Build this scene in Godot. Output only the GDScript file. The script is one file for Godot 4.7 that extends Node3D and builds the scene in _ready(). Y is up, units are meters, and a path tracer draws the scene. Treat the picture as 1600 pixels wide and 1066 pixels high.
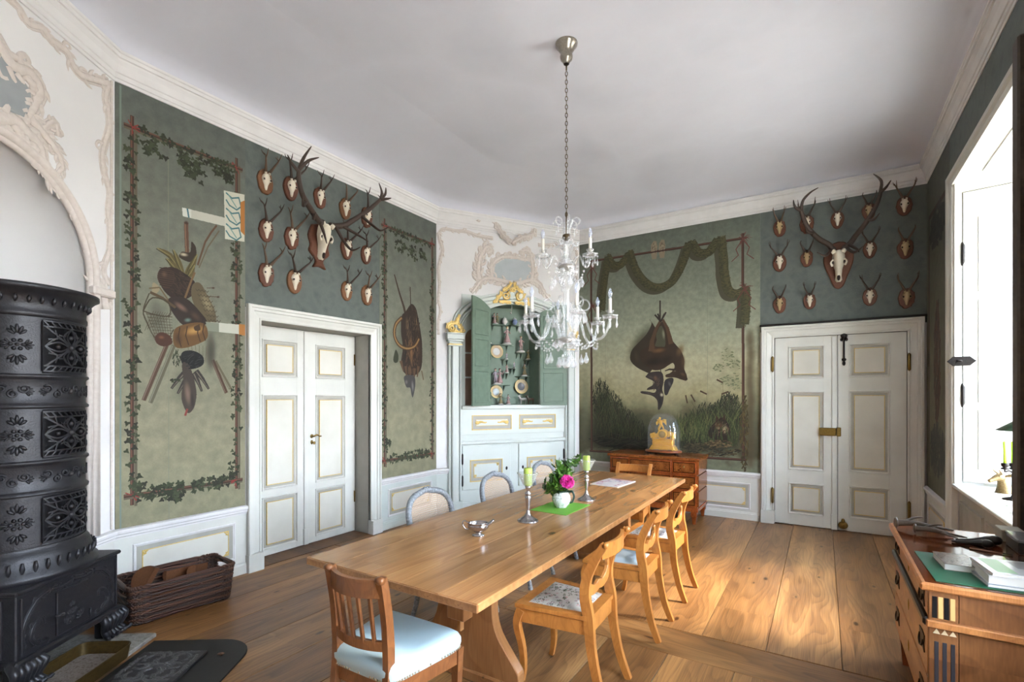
extends Node3D
# A panelled dining hall: the two long walls run along z, the far wall lies at z = ZA, two corners are cut off.

const XB := -4.41    # wall with the recessed double door
const XC := 0.975    # window wall
const ZA := -6.98    # far wall
const ZF := 0.62     # wall behind the photographer
const HC := 3.92     # underside of the cornice
const CB0 := Vector2(-4.41, -5.08)   # far cut corner (x, z)
const CB1 := Vector2(-3.17, -6.98)
const CN0 := Vector2(-4.41, -1.50)   # near cut corner
const CN1 := Vector2(-2.928, 0.62)

var M := {}
var used := {}

# ---------------------------------------------------------------- mesh builder
class G:
	var st := SurfaceTool.new()
	var X := Transform3D()
	func _init() -> void:
		st.begin(Mesh.PRIMITIVE_TRIANGLES)
		st.set_smooth_group(-1)
	func at(o: Vector3, turn := Vector3.ZERO, s := Vector3.ONE) -> G:
		X = Transform3D(Basis.from_euler(turn).scaled_local(s), o)
		return self
	func flat() -> G:
		st.set_smooth_group(-1)
		return self
	func smooth() -> G:
		st.set_smooth_group(0)
		return self
	func tri(a: Vector3, b: Vector3, c: Vector3) -> void:
		st.add_vertex(X * a)
		st.add_vertex(X * c)
		st.add_vertex(X * b)
	func quad(a: Vector3, b: Vector3, c: Vector3, d: Vector3) -> void:
		tri(a, b, c)
		tri(a, c, d)
	func away(a: Vector3, b: Vector3, c: Vector3, d: Vector3, m: Vector3) -> void:
		if (b - a).cross(c - a).dot((a + b + c + d) * 0.25 - m) < 0.0:
			quad(a, d, c, b)
		else:
			quad(a, b, c, d)
	func box(c: Vector3, s: Vector3, bev := 0.0) -> G:
		var h := s * 0.5
		var e := minf(bev, minf(h.x, minf(h.y, h.z)) * 0.95)
		for ax in 3:
			var u := (ax + 1) % 3
			var v := (ax + 2) % 3
			for sg in [-1.0, 1.0]:
				var p := []
				for k in [[-1, -1], [1, -1], [1, 1], [-1, 1]]:
					var w := Vector3.ZERO
					w[ax] = sg * h[ax]
					w[u] = k[0] * (h[u] - e)
					w[v] = k[1] * (h[v] - e)
					p.append(c + w)
				away(p[0], p[1], p[2], p[3], c)
			if e > 0.0:
				for k in [[-1, -1], [1, -1], [1, 1], [-1, 1]]:
					var q := []
					for j in [[0, -1], [0, 1], [1, 1], [1, -1]]:
						var w := Vector3.ZERO
						w[u] = k[0] * (h[u] - (e if j[0] == 0 else 0.0))
						w[v] = k[1] * (h[v] - (0.0 if j[0] == 0 else e))
						w[ax] = j[1] * (h[ax] - e)
						q.append(c + w)
					away(q[0], q[1], q[2], q[3], c)
		if e > 0.0:
			for i in 8:
				var g := Vector3(1 if i & 1 else -1, 1 if i & 2 else -1, 1 if i & 4 else -1)
				var a := c + g * Vector3(h.x, h.y - e, h.z - e)
				var b := c + g * Vector3(h.x - e, h.y, h.z - e)
				var d := c + g * Vector3(h.x - e, h.y - e, h.z)
				if (b - a).cross(d - a).dot(g) < 0.0:
					tri(a, d, b)
				else:
					tri(a, b, d)
		return self
	func span(a: Vector3, b: Vector3, bev := 0.0) -> G:   # a box from corner to corner
		return box((a + b) * 0.5, (b - a).abs(), bev)
	func lathe(prof: Array, seg := 24, a0 := 0.0, a1 := TAU, lobes := 0, depth := 0.0) -> G:   # [[radius, height], ...] upwards
		for i in prof.size() - 1:
			for k in seg:
				var t0 := a0 + (a1 - a0) * k / seg
				var t1 := a0 + (a1 - a0) * (k + 1) / seg
				var f0 := 1.0 + depth * cos(lobes * t0)
				var f1 := 1.0 + depth * cos(lobes * t1)
				var r0: float = prof[i][0]
				var r1: float = prof[i + 1][0]
				var a := Vector3(cos(t0) * r0 * f0, prof[i][1], -sin(t0) * r0 * f0)
				var b := Vector3(cos(t1) * r0 * f1, prof[i][1], -sin(t1) * r0 * f1)
				var c := Vector3(cos(t1) * r1 * f1, prof[i + 1][1], -sin(t1) * r1 * f1)
				var d := Vector3(cos(t0) * r1 * f0, prof[i + 1][1], -sin(t0) * r1 * f0)
				if r0 > 1e-5:
					tri(a, b, c)
				if r1 > 1e-5:
					tri(a, c, d)
		return self
	func ball(c: Vector3, r: Vector3, seg := 10, rings := 6) -> G:
		var keep := X
		X = X * Transform3D(Basis.from_scale(r), c)
		var p := []
		for i in rings + 1:
			var t := -PI / 2 + PI * i / rings
			p.append([cos(t) if i > 0 and i < rings else 0.0, sin(t)])
		lathe(p, seg)
		X = keep
		return self
	func tube(pts: Array, rad, seg := 8, closed := false) -> G:   # rad: a number or one per point
		var n := pts.size()
		var rings := []
		var side := Vector3.ZERO
		for i in n:
			var p: Vector3 = pts[i]
			var fwd: Vector3 = (pts[(i + 1) % n] if closed else pts[mini(i + 1, n - 1)]) - (pts[(i - 1 + n) % n] if closed else pts[maxi(i - 1, 0)])
			fwd = fwd.normalized() if fwd.length() > 1e-9 else Vector3.UP
			if side == Vector3.ZERO:
				side = fwd.cross(Vector3.UP if absf(fwd.y) < 0.9 else Vector3.RIGHT)
			side = (side - fwd * side.dot(fwd)).normalized()
			var up := side.cross(fwd)
			var r: float = rad[i] if rad is Array else rad
			var ring := []
			for k in seg:
				var t := TAU * (k + 0.5) / seg
				ring.append(p + side * cos(t) * r + up * sin(t) * r)
			rings.append(ring)
		for i in (n if closed else n - 1):
			var a: Array = rings[i]
			var b: Array = rings[(i + 1) % n]
			for k in seg:
				var j := (k + 1) % seg
				quad(a[j], a[k], b[k], b[j])
		if not closed:
			for k in range(1, seg - 1):
				tri(rings[0][0], rings[0][k], rings[0][k + 1])
				tri(rings[n - 1][0], rings[n - 1][k + 1], rings[n - 1][k])
		return self
	func bar(pts: Array, w, d, side: Vector3) -> G:   # a rectangle swept along a curve; w lies along side
		var n := pts.size()
		var R := []
		for i in n:
			var p: Vector3 = pts[i]
			var fwd: Vector3 = (pts[mini(i + 1, n - 1)] - pts[maxi(i - 1, 0)]).normalized()
			var s := (side - fwd * side.dot(fwd)).normalized()
			var up := s.cross(fwd)
			var hw: float = (w[i] if w is Array else w) * 0.5
			var hd: float = (d[i] if d is Array else d) * 0.5
			R.append([p + s * hw + up * hd, p - s * hw + up * hd, p - s * hw - up * hd, p + s * hw - up * hd])
		for i in n - 1:
			var m: Vector3 = (pts[i] + pts[i + 1]) * 0.5
			for k in 4:
				var j := (k + 1) % 4
				away(R[i][k], R[i][j], R[i + 1][j], R[i + 1][k], m)
		away(R[0][0], R[0][1], R[0][2], R[0][3], pts[1])
		away(R[n - 1][0], R[n - 1][1], R[n - 1][2], R[n - 1][3], pts[n - 2])
		return self
	func prism(poly: PackedVector2Array, z0: float, z1: float, bev := 0.0) -> G:   # an outline in x, y given a thickness; bevelled towards z1
		var p := poly
		if Geometry2D.is_polygon_clockwise(p):
			p = p.duplicate()
			p.reverse()
		var top := p
		if bev > 0.0:
			var off := Geometry2D.offset_polygon(p, -bev)
			top = PackedVector2Array()
			var n := p.size()
			for i in n:
				var e0 := (p[i] - p[(i - 1 + n) % n]).normalized()
				var e1 := (p[(i + 1) % n] - p[i]).normalized()
				var nm := (Vector2(-e0.y, e0.x) + Vector2(-e1.y, e1.x)).normalized()
				top.append(p[i] + nm * bev)
			if off.is_empty():
				top = p
		var idx := Geometry2D.triangulate_polygon(p)
		for i in range(0, idx.size(), 3):
			var a := p[idx[i]]
			var b := p[idx[i + 1]]
			var c := p[idx[i + 2]]
			if (b - a).cross(c - a) < 0.0:
				var t := b
				b = c
				c = t
			tri(Vector3(a.x, a.y, z0), Vector3(c.x, c.y, z0), Vector3(b.x, b.y, z0))
		idx = Geometry2D.triangulate_polygon(top)
		for i in range(0, idx.size(), 3):
			var a := top[idx[i]]
			var b := top[idx[i + 1]]
			var c := top[idx[i + 2]]
			if (b - a).cross(c - a) < 0.0:
				var t := b
				b = c
				c = t
			tri(Vector3(a.x, a.y, z1), Vector3(b.x, b.y, z1), Vector3(c.x, c.y, z1))
		var zm := z1 - bev * signf(z1 - z0)
		for i in p.size():
			var j := (i + 1) % p.size()
			quad(Vector3(p[i].x, p[i].y, z0), Vector3(p[j].x, p[j].y, z0), Vector3(p[j].x, p[j].y, zm), Vector3(p[i].x, p[i].y, zm))
			if bev > 0.0:
				quad(Vector3(p[i].x, p[i].y, zm), Vector3(p[j].x, p[j].y, zm), Vector3(top[j].x, top[j].y, z1), Vector3(top[i].x, top[i].y, z1))
		return self
	func slope(o: Rect2, i: Rect2, zo: float, zi: float) -> G:   # a mitred frame between two rectangles at two depths
		var a := [o.position, Vector2(o.end.x, o.position.y), o.end, Vector2(o.position.x, o.end.y)]
		var b := [i.position, Vector2(i.end.x, i.position.y), i.end, Vector2(i.position.x, i.end.y)]
		for k in 4:
			var j := (k + 1) % 4
			quad(Vector3(a[k].x, a[k].y, zo), Vector3(a[j].x, a[j].y, zo), Vector3(b[j].x, b[j].y, zi), Vector3(b[k].x, b[k].y, zi))
		return self
	func moulding(r: Rect2, prof: Array) -> G:   # a frame of the profile [[inset, height], ...] around a rectangle
		for k in prof.size() - 1:
			slope(r.grow(-prof[k][0]), r.grow(-prof[k + 1][0]), prof[k][1], prof[k + 1][1])
		return self
	func run(path: Array, prof: Array, inward := 1.0, closed := false) -> G:   # a profile [[out, y], ...] swept along a mitred floor plan (Vector2 x, z)
		var n := path.size()
		var offs := []
		for i in n:
			var a: Vector2 = path[(i - 1 + n) % n] if closed else path[maxi(i - 1, 0)]
			var b: Vector2 = path[i]
			var c: Vector2 = path[(i + 1) % n] if closed else path[mini(i + 1, n - 1)]
			var d0 := (b - a).normalized()
			var d1 := (c - b).normalized()
			if a == b:
				d0 = d1
			if c == b:
				d1 = d0
			var n0 := Vector2(-d0.y, d0.x) * inward
			var n1 := Vector2(-d1.y, d1.x) * inward
			var m := (n0 + n1).normalized()
			offs.append(m / maxf(m.dot(n0), 0.2))
		for i in (n if closed else n - 1):
			var j := (i + 1) % n
			for k in prof.size() - 1:
				var q := []
				for e in [[i, k], [j, k], [j, k + 1], [i, k + 1]]:
					var w: Vector2 = path[e[0]] + offs[e[0]] * prof[e[1]][0]
					q.append(Vector3(w.x, prof[e[1]][1], w.y))
				if inward > 0.0:
					quad(q[0], q[3], q[2], q[1])
				else:
					quad(q[0], q[1], q[2], q[3])
		return self
	func mesh() -> ArrayMesh:
		st.generate_normals()
		return st.commit()

# ---------------------------------------------------------------- nodes
func numbered(n: String) -> String:
	used[n] = used.get(n, -1) + 1
	return n if used[n] == 0 else "%s_%03d" % [n, used[n]]

func tag(o: Node, label := "", category := "", group := "", kind := "") -> Node:
	for k in [["label", label], ["category", category], ["group", group], ["kind", kind]]:
		if k[1] != "":
			o.set_meta(k[0], k[1])
	return o

func thing(called: String, label: String, category: String, at := Vector3.ZERO, turn := 0.0, group := "") -> Node3D:
	var o := Node3D.new()
	o.name = numbered(called)
	add_child(o)
	o.position = at
	o.rotation.y = turn
	tag(o, label, category, group)
	return o

func struct(called: String, at := Vector3.ZERO, turn := 0.0) -> Node3D:
	var o := Node3D.new()
	o.name = called
	add_child(o)
	o.position = at
	o.rotation.y = turn
	o.set_meta("kind", "structure")
	return o

func part(called: String, mesh, m: Material, parent: Node) -> MeshInstance3D:
	var o := MeshInstance3D.new()
	o.name = called
	o.mesh = mesh.mesh() if mesh is G else mesh
	o.material_override = m
	parent.add_child(o, true)
	return o

func solo(called: String, mesh, m: Material, label: String, category: String, at := Vector3.ZERO, turn := Vector3.ZERO, group := "") -> MeshInstance3D:
	var o := part(numbered(called), mesh, m, self)
	o.position = at
	o.rotation = turn
	tag(o, label, category, group)
	return o

func again(o: Node3D, label := "", at := Vector3.ZERO, turn := 0.0) -> Node3D:
	var c: Node3D = o.duplicate()
	c.name = numbered(str(o.name).rstrip("0123456789").trim_suffix("_"))
	add_child(c)
	c.position = at
	c.rotation.y = turn
	if label != "":
		c.set_meta("label", label)
	return c

# points along a smooth curve through the given points
func curve(p: Array, steps := 5) -> Array:
	var out := []
	for i in p.size() - 1:
		var a = p[maxi(i - 1, 0)]
		var b = p[i]
		var c = p[i + 1]
		var d = p[mini(i + 2, p.size() - 1)]
		for k in steps:
			var t := float(k) / steps
			out.append(0.5 * (2.0 * b + (c - a) * t + (2.0 * a - 5.0 * b + 4.0 * c - d) * t * t + (3.0 * b - a - 3.0 * c + d) * t * t * t))
	out.append(p[-1])
	return out

func taper(n: int, r0: float, r1: float, r2 := -1.0) -> Array:
	var out := []
	for i in n:
		var t := float(i) / maxf(n - 1, 1)
		if r2 < 0.0:
			out.append(lerpf(r0, r1, t))
		else:
			out.append(lerpf(r0, r1, t * 2.0) if t < 0.5 else lerpf(r1, r2, t * 2.0 - 1.0))
	return out

func scroll(c: Vector2, r: float, turns: float, start: float, n := 22, tight := 0.15) -> Array:   # a spiral in x, y, from outside in
	var out := []
	for i in n + 1:
		var t := float(i) / n
		var a := start + turns * TAU * t
		out.append(Vector3(c.x + cos(a) * r * lerpf(1.0, tight, t), c.y + sin(a) * r * lerpf(1.0, tight, t), 0.0))
	return out

func v3(p: Array) -> Array:
	var out := []
	for q in p:
		out.append(Vector3(q[0], q[1], q[2] if q.size() > 2 else 0.0))
	return out

# ---------------------------------------------------------------- materials
func plain(c: Color, rough := 0.6, metal := 0.0, spec := 0.5) -> StandardMaterial3D:
	var m := StandardMaterial3D.new()
	m.albedo_color = c
	m.roughness = rough
	m.metallic = metal
	m.metallic_specular = spec
	return m

func noise(freq: float, sd: int, oct := 4, kind := FastNoiseLite.TYPE_SIMPLEX_SMOOTH) -> FastNoiseLite:
	var n := FastNoiseLite.new()
	n.noise_type = kind
	n.seed = sd
	n.frequency = freq
	n.fractal_octaves = oct
	return n

func speckle(cols: Array, freq: float, sd: int, size := 256, oct := 5, kind := FastNoiseLite.TYPE_SIMPLEX_SMOOTH) -> NoiseTexture2D:   # a seamless mottling between colours
	var t := NoiseTexture2D.new()
	t.width = size
	t.height = size
	t.seamless = true
	t.noise = noise(freq, sd, oct, kind)
	var g := Gradient.new()
	g.offsets = PackedFloat32Array()
	g.colors = PackedColorArray()
	for i in cols.size():
		g.add_point(float(i) / (cols.size() - 1), cols[i])
	t.color_ramp = g
	return t

func mottled(cols: Array, freq: float, sd: int, scale: float, rough := 0.7, metal := 0.0, size := 256) -> StandardMaterial3D:
	var m := plain(Color.WHITE, rough, metal)
	m.albedo_texture = speckle(cols, freq, sd, size)
	m.uv1_triplanar = true
	m.uv1_world_triplanar = true
	m.uv1_scale = Vector3.ONE * scale
	return m

func relief(m: StandardMaterial3D, freq: float, sd: int, strength: float, size := 256, oct := 4) -> StandardMaterial3D:
	var t := NoiseTexture2D.new()
	t.width = size
	t.height = size
	t.seamless = true
	t.noise = noise(freq, sd, oct)
	t.as_normal_map = true
	t.bump_strength = strength
	m.normal_enabled = true
	m.normal_texture = t
	return m

func wood_image(w: int, h: int, sd: int, pale: Color, dark: Color, rings: float, knots: int, wave := 1.0) -> ImageTexture:   # grain runs along the picture's height
	var data := PackedByteArray()
	data.resize(w * h * 3)
	var slow := noise(1.0, sd, 2)
	var fine := noise(1.0, sd + 7, 3)
	var tone := noise(1.0, sd + 13, 3)
	var rng := RandomNumberGenerator.new()
	rng.seed = sd
	var ks := []
	for i in knots:
		ks.append([rng.randf() * w, rng.randf() * h, w * rng.randf_range(0.012, 0.035)])
	var k := 0
	for y in h:
		for x in w:
			var u := float(x) / w
			var v := float(y) / h
			var r := (u + slow.get_noise_2d(u * 1.6, v * 2.4) * 0.42 * wave) * rings
			var dk := 0.0
			for q in ks:
				var dx: float = (x - q[0]) / q[2]
				var dy: float = (y - q[1]) / (q[2] * 0.55)
				var dd := dx * dx + dy * dy
				if dd < 40.0:
					r += 0.8 * exp(-dd * 0.12)
					if dd < 3.0:
						dk = maxf(dk, 1.0 - dd / 3.0)
			var s := fposmod(r, 1.0)
			s = s * s * (1.0 - smoothstep(0.86, 1.0, s))
			var f := fine.get_noise_2d(u * 90.0, v * 9.0)
			var g := tone.get_noise_2d(u * 2.0, v * 3.0 + 5.0)
			var t := clampf(0.30 + s * 0.34 + f * 0.30 + g * 0.45, 0.0, 1.0)
			t = maxf(t, dk * 1.1)
			var c := pale.lerp(dark, t)
			if dk > 0.55:
				c = c.darkened((dk - 0.55) * 0.7)
			data[k] = int(clampf(c.r, 0, 1) * 255)
			data[k + 1] = int(clampf(c.g, 0, 1) * 255)
			data[k + 2] = int(clampf(c.b, 0, 1) * 255)
			k += 3
	return ImageTexture.create_from_image(Image.create_from_data(w, h, false, Image.FORMAT_RGB8, data))

func wood(tex: Texture2D, scale: Vector3, rough: float, tint := Color.WHITE, offset := Vector3(0.5, 0.5, 0.5)) -> StandardMaterial3D:
	var m := plain(tint, rough)
	m.albedo_texture = tex
	m.uv1_triplanar = true
	m.uv1_scale = scale
	m.uv1_offset = offset
	m.uv1_triplanar_sharpness = 6.0
	return m
func _ready() -> void:
	camera_and_light()
	materials()
	shell()
	doors()
	window_wall()
	murals()
	stucco()
	cupboard()
	trophies()
	table_and_chairs()
	stove()
	chandelier()
	commode()
	chest()
	table_things()
	sill_things()
# ---------------------------------------------------------------- camera, sky, light
func camera_and_light() -> void:
	var cam := Camera3D.new()
	cam.name = "camera"
	cam.position = Vector3(0, 1.6, 0)
	cam.rotation.y = atan2(485.0, 770.0)
	cam.near = 0.05
	cam.far = 200.0
	cam.projection = Camera3D.PROJECTION_FRUSTUM      # a shift lens held level: the horizon lies below the middle
	cam.size = 1066.0 / 770.0 * cam.near
	cam.frustum_offset = Vector2(0, 85.0 / 770.0 * cam.near)
	cam.current = true
	add_child(cam)
	var we := WorldEnvironment.new()
	we.name = "surroundings"
	var e := Environment.new()
	var sky := ProceduralSkyMaterial.new()             # a bright, thinly clouded sky
	sky.sky_top_color = Color(0.82, 0.90, 1.0)
	sky.sky_horizon_color = Color(0.965, 0.975, 0.985)
	sky.ground_bottom_color = Color(0.66, 0.655, 0.64)
	sky.ground_horizon_color = Color(0.79, 0.785, 0.77)
	sky.sun_angle_max = 0.0
	e.sky = Sky.new()
	e.sky.sky_material = sky
	e.background_mode = Environment.BG_SKY
	e.background_energy_multiplier = 45.0
	e.tonemap_mode = Environment.TONE_MAPPER_LINEAR
	e.tonemap_exposure = 1.2
	e.sdfgi_enabled = true
	e.ssao_enabled = true
	e.ssil_enabled = true
	we.environment = e
	add_child(we)
	var sun := DirectionalLight3D.new()                # the sun behind thin cloud: soft pools of light below the windows
	sun.name = "hazy_sun"
	sun.light_color = Color(1.0, 0.96, 0.90)
	sun.light_energy = 7.0
	sun.light_angular_distance = 18.0
	sun.sky_mode = DirectionalLight3D.SKY_MODE_LIGHT_ONLY
	sun.shadow_enabled = true
	add_child(sun)
	sun.look_at_from_position(Vector3.ZERO, Vector3(-1.0, -0.92, 0.24), Vector3.UP)

# ---------------------------------------------------------------- shared materials
func materials() -> void:
	M.plaster = relief(mottled([Color(0.85, 0.845, 0.845), Color(0.89, 0.885, 0.88)], 0.012, 3, 0.5, 0.9), 0.05, 4, 0.25)
	M.ceiling = relief(mottled([Color(0.785, 0.79, 0.825), Color(0.84, 0.845, 0.88), Color(0.81, 0.815, 0.85)], 0.008, 5, 0.22, 0.95), 0.03, 6, 0.25)
	M.cornice = mottled([Color(0.84, 0.835, 0.83), Color(0.90, 0.895, 0.89)], 0.02, 8, 0.8, 0.8)
	M.stucco = mottled([Color(0.78, 0.74, 0.71), Color(0.85, 0.82, 0.79)], 0.05, 9, 2.0, 0.85)
	M.green_wall = relief(mottled([Color(0.31, 0.34, 0.325), Color(0.375, 0.40, 0.38), Color(0.335, 0.365, 0.35)], 0.02, 12, 0.9, 0.9), 0.2, 13, 0.3)
	M.paint = mottled([Color(0.80, 0.80, 0.77), Color(0.86, 0.86, 0.83)], 0.01, 15, 0.7, 0.45)
	M.paint_cool = mottled([Color(0.76, 0.79, 0.77), Color(0.82, 0.845, 0.825)], 0.01, 16, 0.7, 0.45)
	M.paint_panel = mottled([Color(0.79, 0.78, 0.735), Color(0.85, 0.84, 0.80)], 0.01, 17, 0.7, 0.5)
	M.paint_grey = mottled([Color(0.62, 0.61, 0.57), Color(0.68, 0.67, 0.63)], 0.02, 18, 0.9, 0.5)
	M.gold_line = mottled([Color(0.80, 0.66, 0.30), Color(0.86, 0.76, 0.48)], 0.05, 19, 3.0, 0.4)
	M.gilt = mottled([Color(0.80, 0.62, 0.26), Color(0.93, 0.84, 0.58), Color(0.88, 0.70, 0.30)], 0.06, 20, 7.0, 0.35, 0.5)
	M.brass = mottled([Color(0.42, 0.34, 0.17), Color(0.58, 0.48, 0.26)], 0.06, 21, 5.0, 0.35, 0.9)
	M.iron_dark = mottled([Color(0.10, 0.09, 0.085), Color(0.18, 0.16, 0.15)], 0.06, 22, 4.0, 0.5, 0.6)
	M.glass = plain(Color(0.95, 0.98, 0.97, 0.06), 0.02)
	M.glass.transparency = BaseMaterial3D.TRANSPARENCY_ALPHA
	M.brown_glass = mottled([Color(0.56, 0.46, 0.40), Color(0.64, 0.54, 0.48)], 0.02, 23, 1.0, 0.25)
	M.gap = plain(Color(0.20, 0.16, 0.12), 0.9)
	M.oak_tex = wood_image(512, 1024, 41, Color(0.675, 0.51, 0.325), Color(0.355, 0.235, 0.135), 9.0, 5)
	M.oak_tex2 = wood_image(512, 1024, 87, Color(0.655, 0.49, 0.31), Color(0.335, 0.22, 0.125), 7.0, 6)

# ---------------------------------------------------------------- the room
func shell() -> void:
	# floor: wide oak boards, framed by a cross board
	var floor_ := struct("floor")
	part("subfloor", G.new().span(Vector3(XB - 0.7, -0.25, ZA - 0.5), Vector3(XC + 0.9, -0.034, ZF + 0.4)), M.gap, floor_)
	var boards := []
	for i in 8:
		var tints := [Color(1, 1, 1), Color(0.93, 0.91, 0.88), Color(1.0, 0.97, 0.93), Color(0.88, 0.85, 0.82)]
		var m := wood(M.oak_tex if i % 2 == 0 else M.oak_tex2, Vector3(2.2, 2.2, 0.26), 0.33, tints[i % 4], Vector3(0.5 + 0.11 * i, 0.5, 0.5 + 0.17 * i))
		relief(m, 0.01, 60 + i, 0.0)
		m.normal_enabled = false
		boards.append(m)
	var shapes := {}
	var place := func(x0: float, x1: float, z0: float, z1: float, k: int, cross: bool) -> void:
		var w := (x1 - x0) if not cross else (z1 - z0)
		var l := (z1 - z0) if not cross else (x1 - x0)
		var key := "%.3f_%.3f" % [w, l]
		if not shapes.has(key):
			shapes[key] = G.new().box(Vector3(0, -0.017, 0), Vector3(w - 0.003, 0.034, l - 0.004), 0.002).mesh()
		var o := part("plank", shapes[key], boards[k % 8], floor_)
		o.position = Vector3((x0 + x1) * 0.5, 0.0015 * sin(k * 2.3), (z0 + z1) * 0.5)
		if cross:
			o.rotation.y = PI / 2
	var xs := [-5.10, -4.58, -4.19, -3.80, -3.41, -3.02, -2.63, -2.24, -1.85, -1.46, -1.07, -0.68, -0.30, 0.10, 0.48, 0.86, 1.05]
	var k := 0
	for i in xs.size() - 1:
		place.call(xs[i], xs[i + 1], ZA - 0.1, -3.45, k, false)
		place.call(xs[i] - 0.13, xs[i + 1] - 0.13, -3.10, ZF + 0.02, k + 5, false)
		k += 3
	place.call(-5.10, -2.02, -3.45, -3.10, 2, true)
	place.call(-2.02, 1.05, -3.45, -3.10, 5, true)
	# walls
	var wl := struct("wall_left")
	var g := G.new()
	g.span(Vector3(XB - 0.4, 0, -1.45), Vector3(XB, HC + 0.3, -2.62))
	g.span(Vector3(XB - 0.4, 0, -3.93), Vector3(XB, HC + 0.3, -5.12))
	g.span(Vector3(XB - 0.4, 2.30, -2.62), Vector3(XB, HC + 0.3, -3.93))
	part("masonry", g, M.plaster, wl)
	part("painted_field", G.new().span(Vector3(XB - 0.01, 2.40, -2.478), Vector3(XB + 0.006, HC + 0.02, -4.066)), M.green_wall, wl)
	var wb := struct("wall_back")
	g = G.new()
	g.span(Vector3(-3.3, 0, ZA - 0.4), Vector3(-0.52, HC + 0.3, ZA))
	g.span(Vector3(0.81, 0, ZA - 0.4), Vector3(XC + 0.3, HC + 0.3, ZA))
	g.span(Vector3(-0.52, 2.325, ZA - 0.4), Vector3(0.81, HC + 0.3, ZA))
	part("masonry", g, M.plaster, wb)
	part("painted_field", G.new().span(Vector3(-0.667, 2.4, ZA - 0.01), Vector3(XC, HC + 0.04, ZA + 0.006)), M.green_wall, wb)
	var wf := struct("wall_front")
	part("masonry", G.new().span(Vector3(-4.9, 0, ZF), Vector3(XC + 0.8, HC + 0.3, ZF + 0.3)), M.plaster, wf)
	# ceiling with its cove, a shallow vault
	var ring := [CB0, CB1, Vector2(XC, ZA), Vector2(XC, ZF), CN1, CN0]
	var cl := struct("ceiling")
	var cove := [[0.055, 4.13], [0.075, 4.165], [0.11, 4.20], [0.16, 4.228], [0.26, 4.255], [0.42, 4.285], [0.62, 4.315], [0.85, 4.34], [1.12, 4.36]]
	g = G.new().smooth().run(ring, cove, 1.0, true)
	var inner := PackedVector2Array()
	inner = Geometry2D.offset_polygon(PackedVector2Array(ring), -1.1)[0]
	var lid := G.new()
	lid.span(Vector3(-5.2, 4.36, ZA - 0.4), Vector3(XC + 0.9, 4.6, ZF + 0.4))
	part("cove", g, M.ceiling, cl)
	part("field", lid, M.ceiling, cl)
	# cornice
	var prof := [[0.0, 3.915], [0.012, 3.915], [0.014, 3.935], [0.022, 3.940], [0.022, 3.972], [0.030, 3.978], [0.034, 3.995], [0.044, 4.03], [0.058, 4.055], [0.060, 4.068], [0.072, 4.072], [0.072, 4.098], [0.080, 4.104], [0.080, 4.122], [0.06, 4.13], [0.04, 4.132]]
	var co := struct("trim_1")
	part("cornice", G.new().run(ring, prof, 1.0, true), M.cornice, co)
	# the cut corner at the far end: masonry beside and above the cupboard niche, and its deep back
	var wc := struct("wall_corner_back", Vector3(CB0.x, 0, CB0.y), atan2(0.8374, 0.5465))
	g = G.new()
	g.span(Vector3(-0.05, 0, -0.3), Vector3(0.36, HC + 0.3, 0))
	g.span(Vector3(1.98, 0, -0.3), Vector3(2.30, HC + 0.3, 0))
	g.span(Vector3(0.36, 3.0, -0.3), Vector3(1.98, HC + 0.3, 0))
	g.span(Vector3(0.30, 0, -0.62), Vector3(2.05, HC + 0.3, -0.42))
	g.span(Vector3(0.10, 0, -0.6), Vector3(0.34, HC + 0.3, -0.02))
	g.span(Vector3(2.0, 0, -0.6), Vector3(2.25, HC + 0.3, -0.02))
	part("masonry", g, M.plaster, wc)
	# the cut corner with the stove niche
	var L := CN0.distance_to(CN1)
	var wn := struct("wall_corner_left", Vector3(CN0.x, 0, CN0.y), atan2(CN0.y - CN1.y, CN1.x - CN0.x))
	# local x runs along the wall from the door wall outwards, local -z points into the room
	g = G.new()
	var arch := []
	for i in 25:
		var t := PI * i / 24
		arch.append(Vector2(0.88 - cos(t) * 0.67, 2.39 + sin(t) * 0.67))
	g.span(Vector3(-0.05, 0, 0), Vector3(0.21, HC + 0.3, 0.25))
	g.span(Vector3(1.55, 0, 0), Vector3(L + 0.1, HC + 0.3, 0.25))
	for i in 24:
		var a: Vector2 = arch[i]
		var b: Vector2 = arch[i + 1]
		g.quad(Vector3(a.x, a.y, 0), Vector3(a.x, 4.2, 0), Vector3(b.x, 4.2, 0), Vector3(b.x, b.y, 0))
	part("masonry", g, M.plaster, wn)
	# half-round niche closed by a quarter dome
	g = G.new().smooth()
	var N := 20
	for i in N:
		var t0 := PI * i / N
		var t1 := PI * (i + 1) / N
		var p := func(t: float, y: float, s: float) -> Vector3: return Vector3(0.88 - cos(t) * 0.67 * s, y, sin(t) * 0.62 * s)
		g.quad(p.call(t1, 0.0, 1.0), p.call(t0, 0.0, 1.0), p.call(t0, 2.39, 1.0), p.call(t1, 2.39, 1.0))
		for j in 8:
			var e0 := PI / 2 * j / 8
			var e1 := PI / 2 * (j + 1) / 8
			g.quad(p.call(t1, 2.39 + sin(e0) * 0.67, cos(e0)), p.call(t0, 2.39 + sin(e0) * 0.67, cos(e0)), p.call(t0, 2.39 + sin(e1) * 0.67, cos(e1)), p.call(t1, 2.39 + sin(e1) * 0.67, cos(e1)))
	part("niche", g, M.plaster, wn)
	part("backing", G.new().span(Vector3(-0.3, 0, 0.64), Vector3(L + 0.3, HC + 0.5, 0.8)), M.plaster, wn)
	wainscot()

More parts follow.
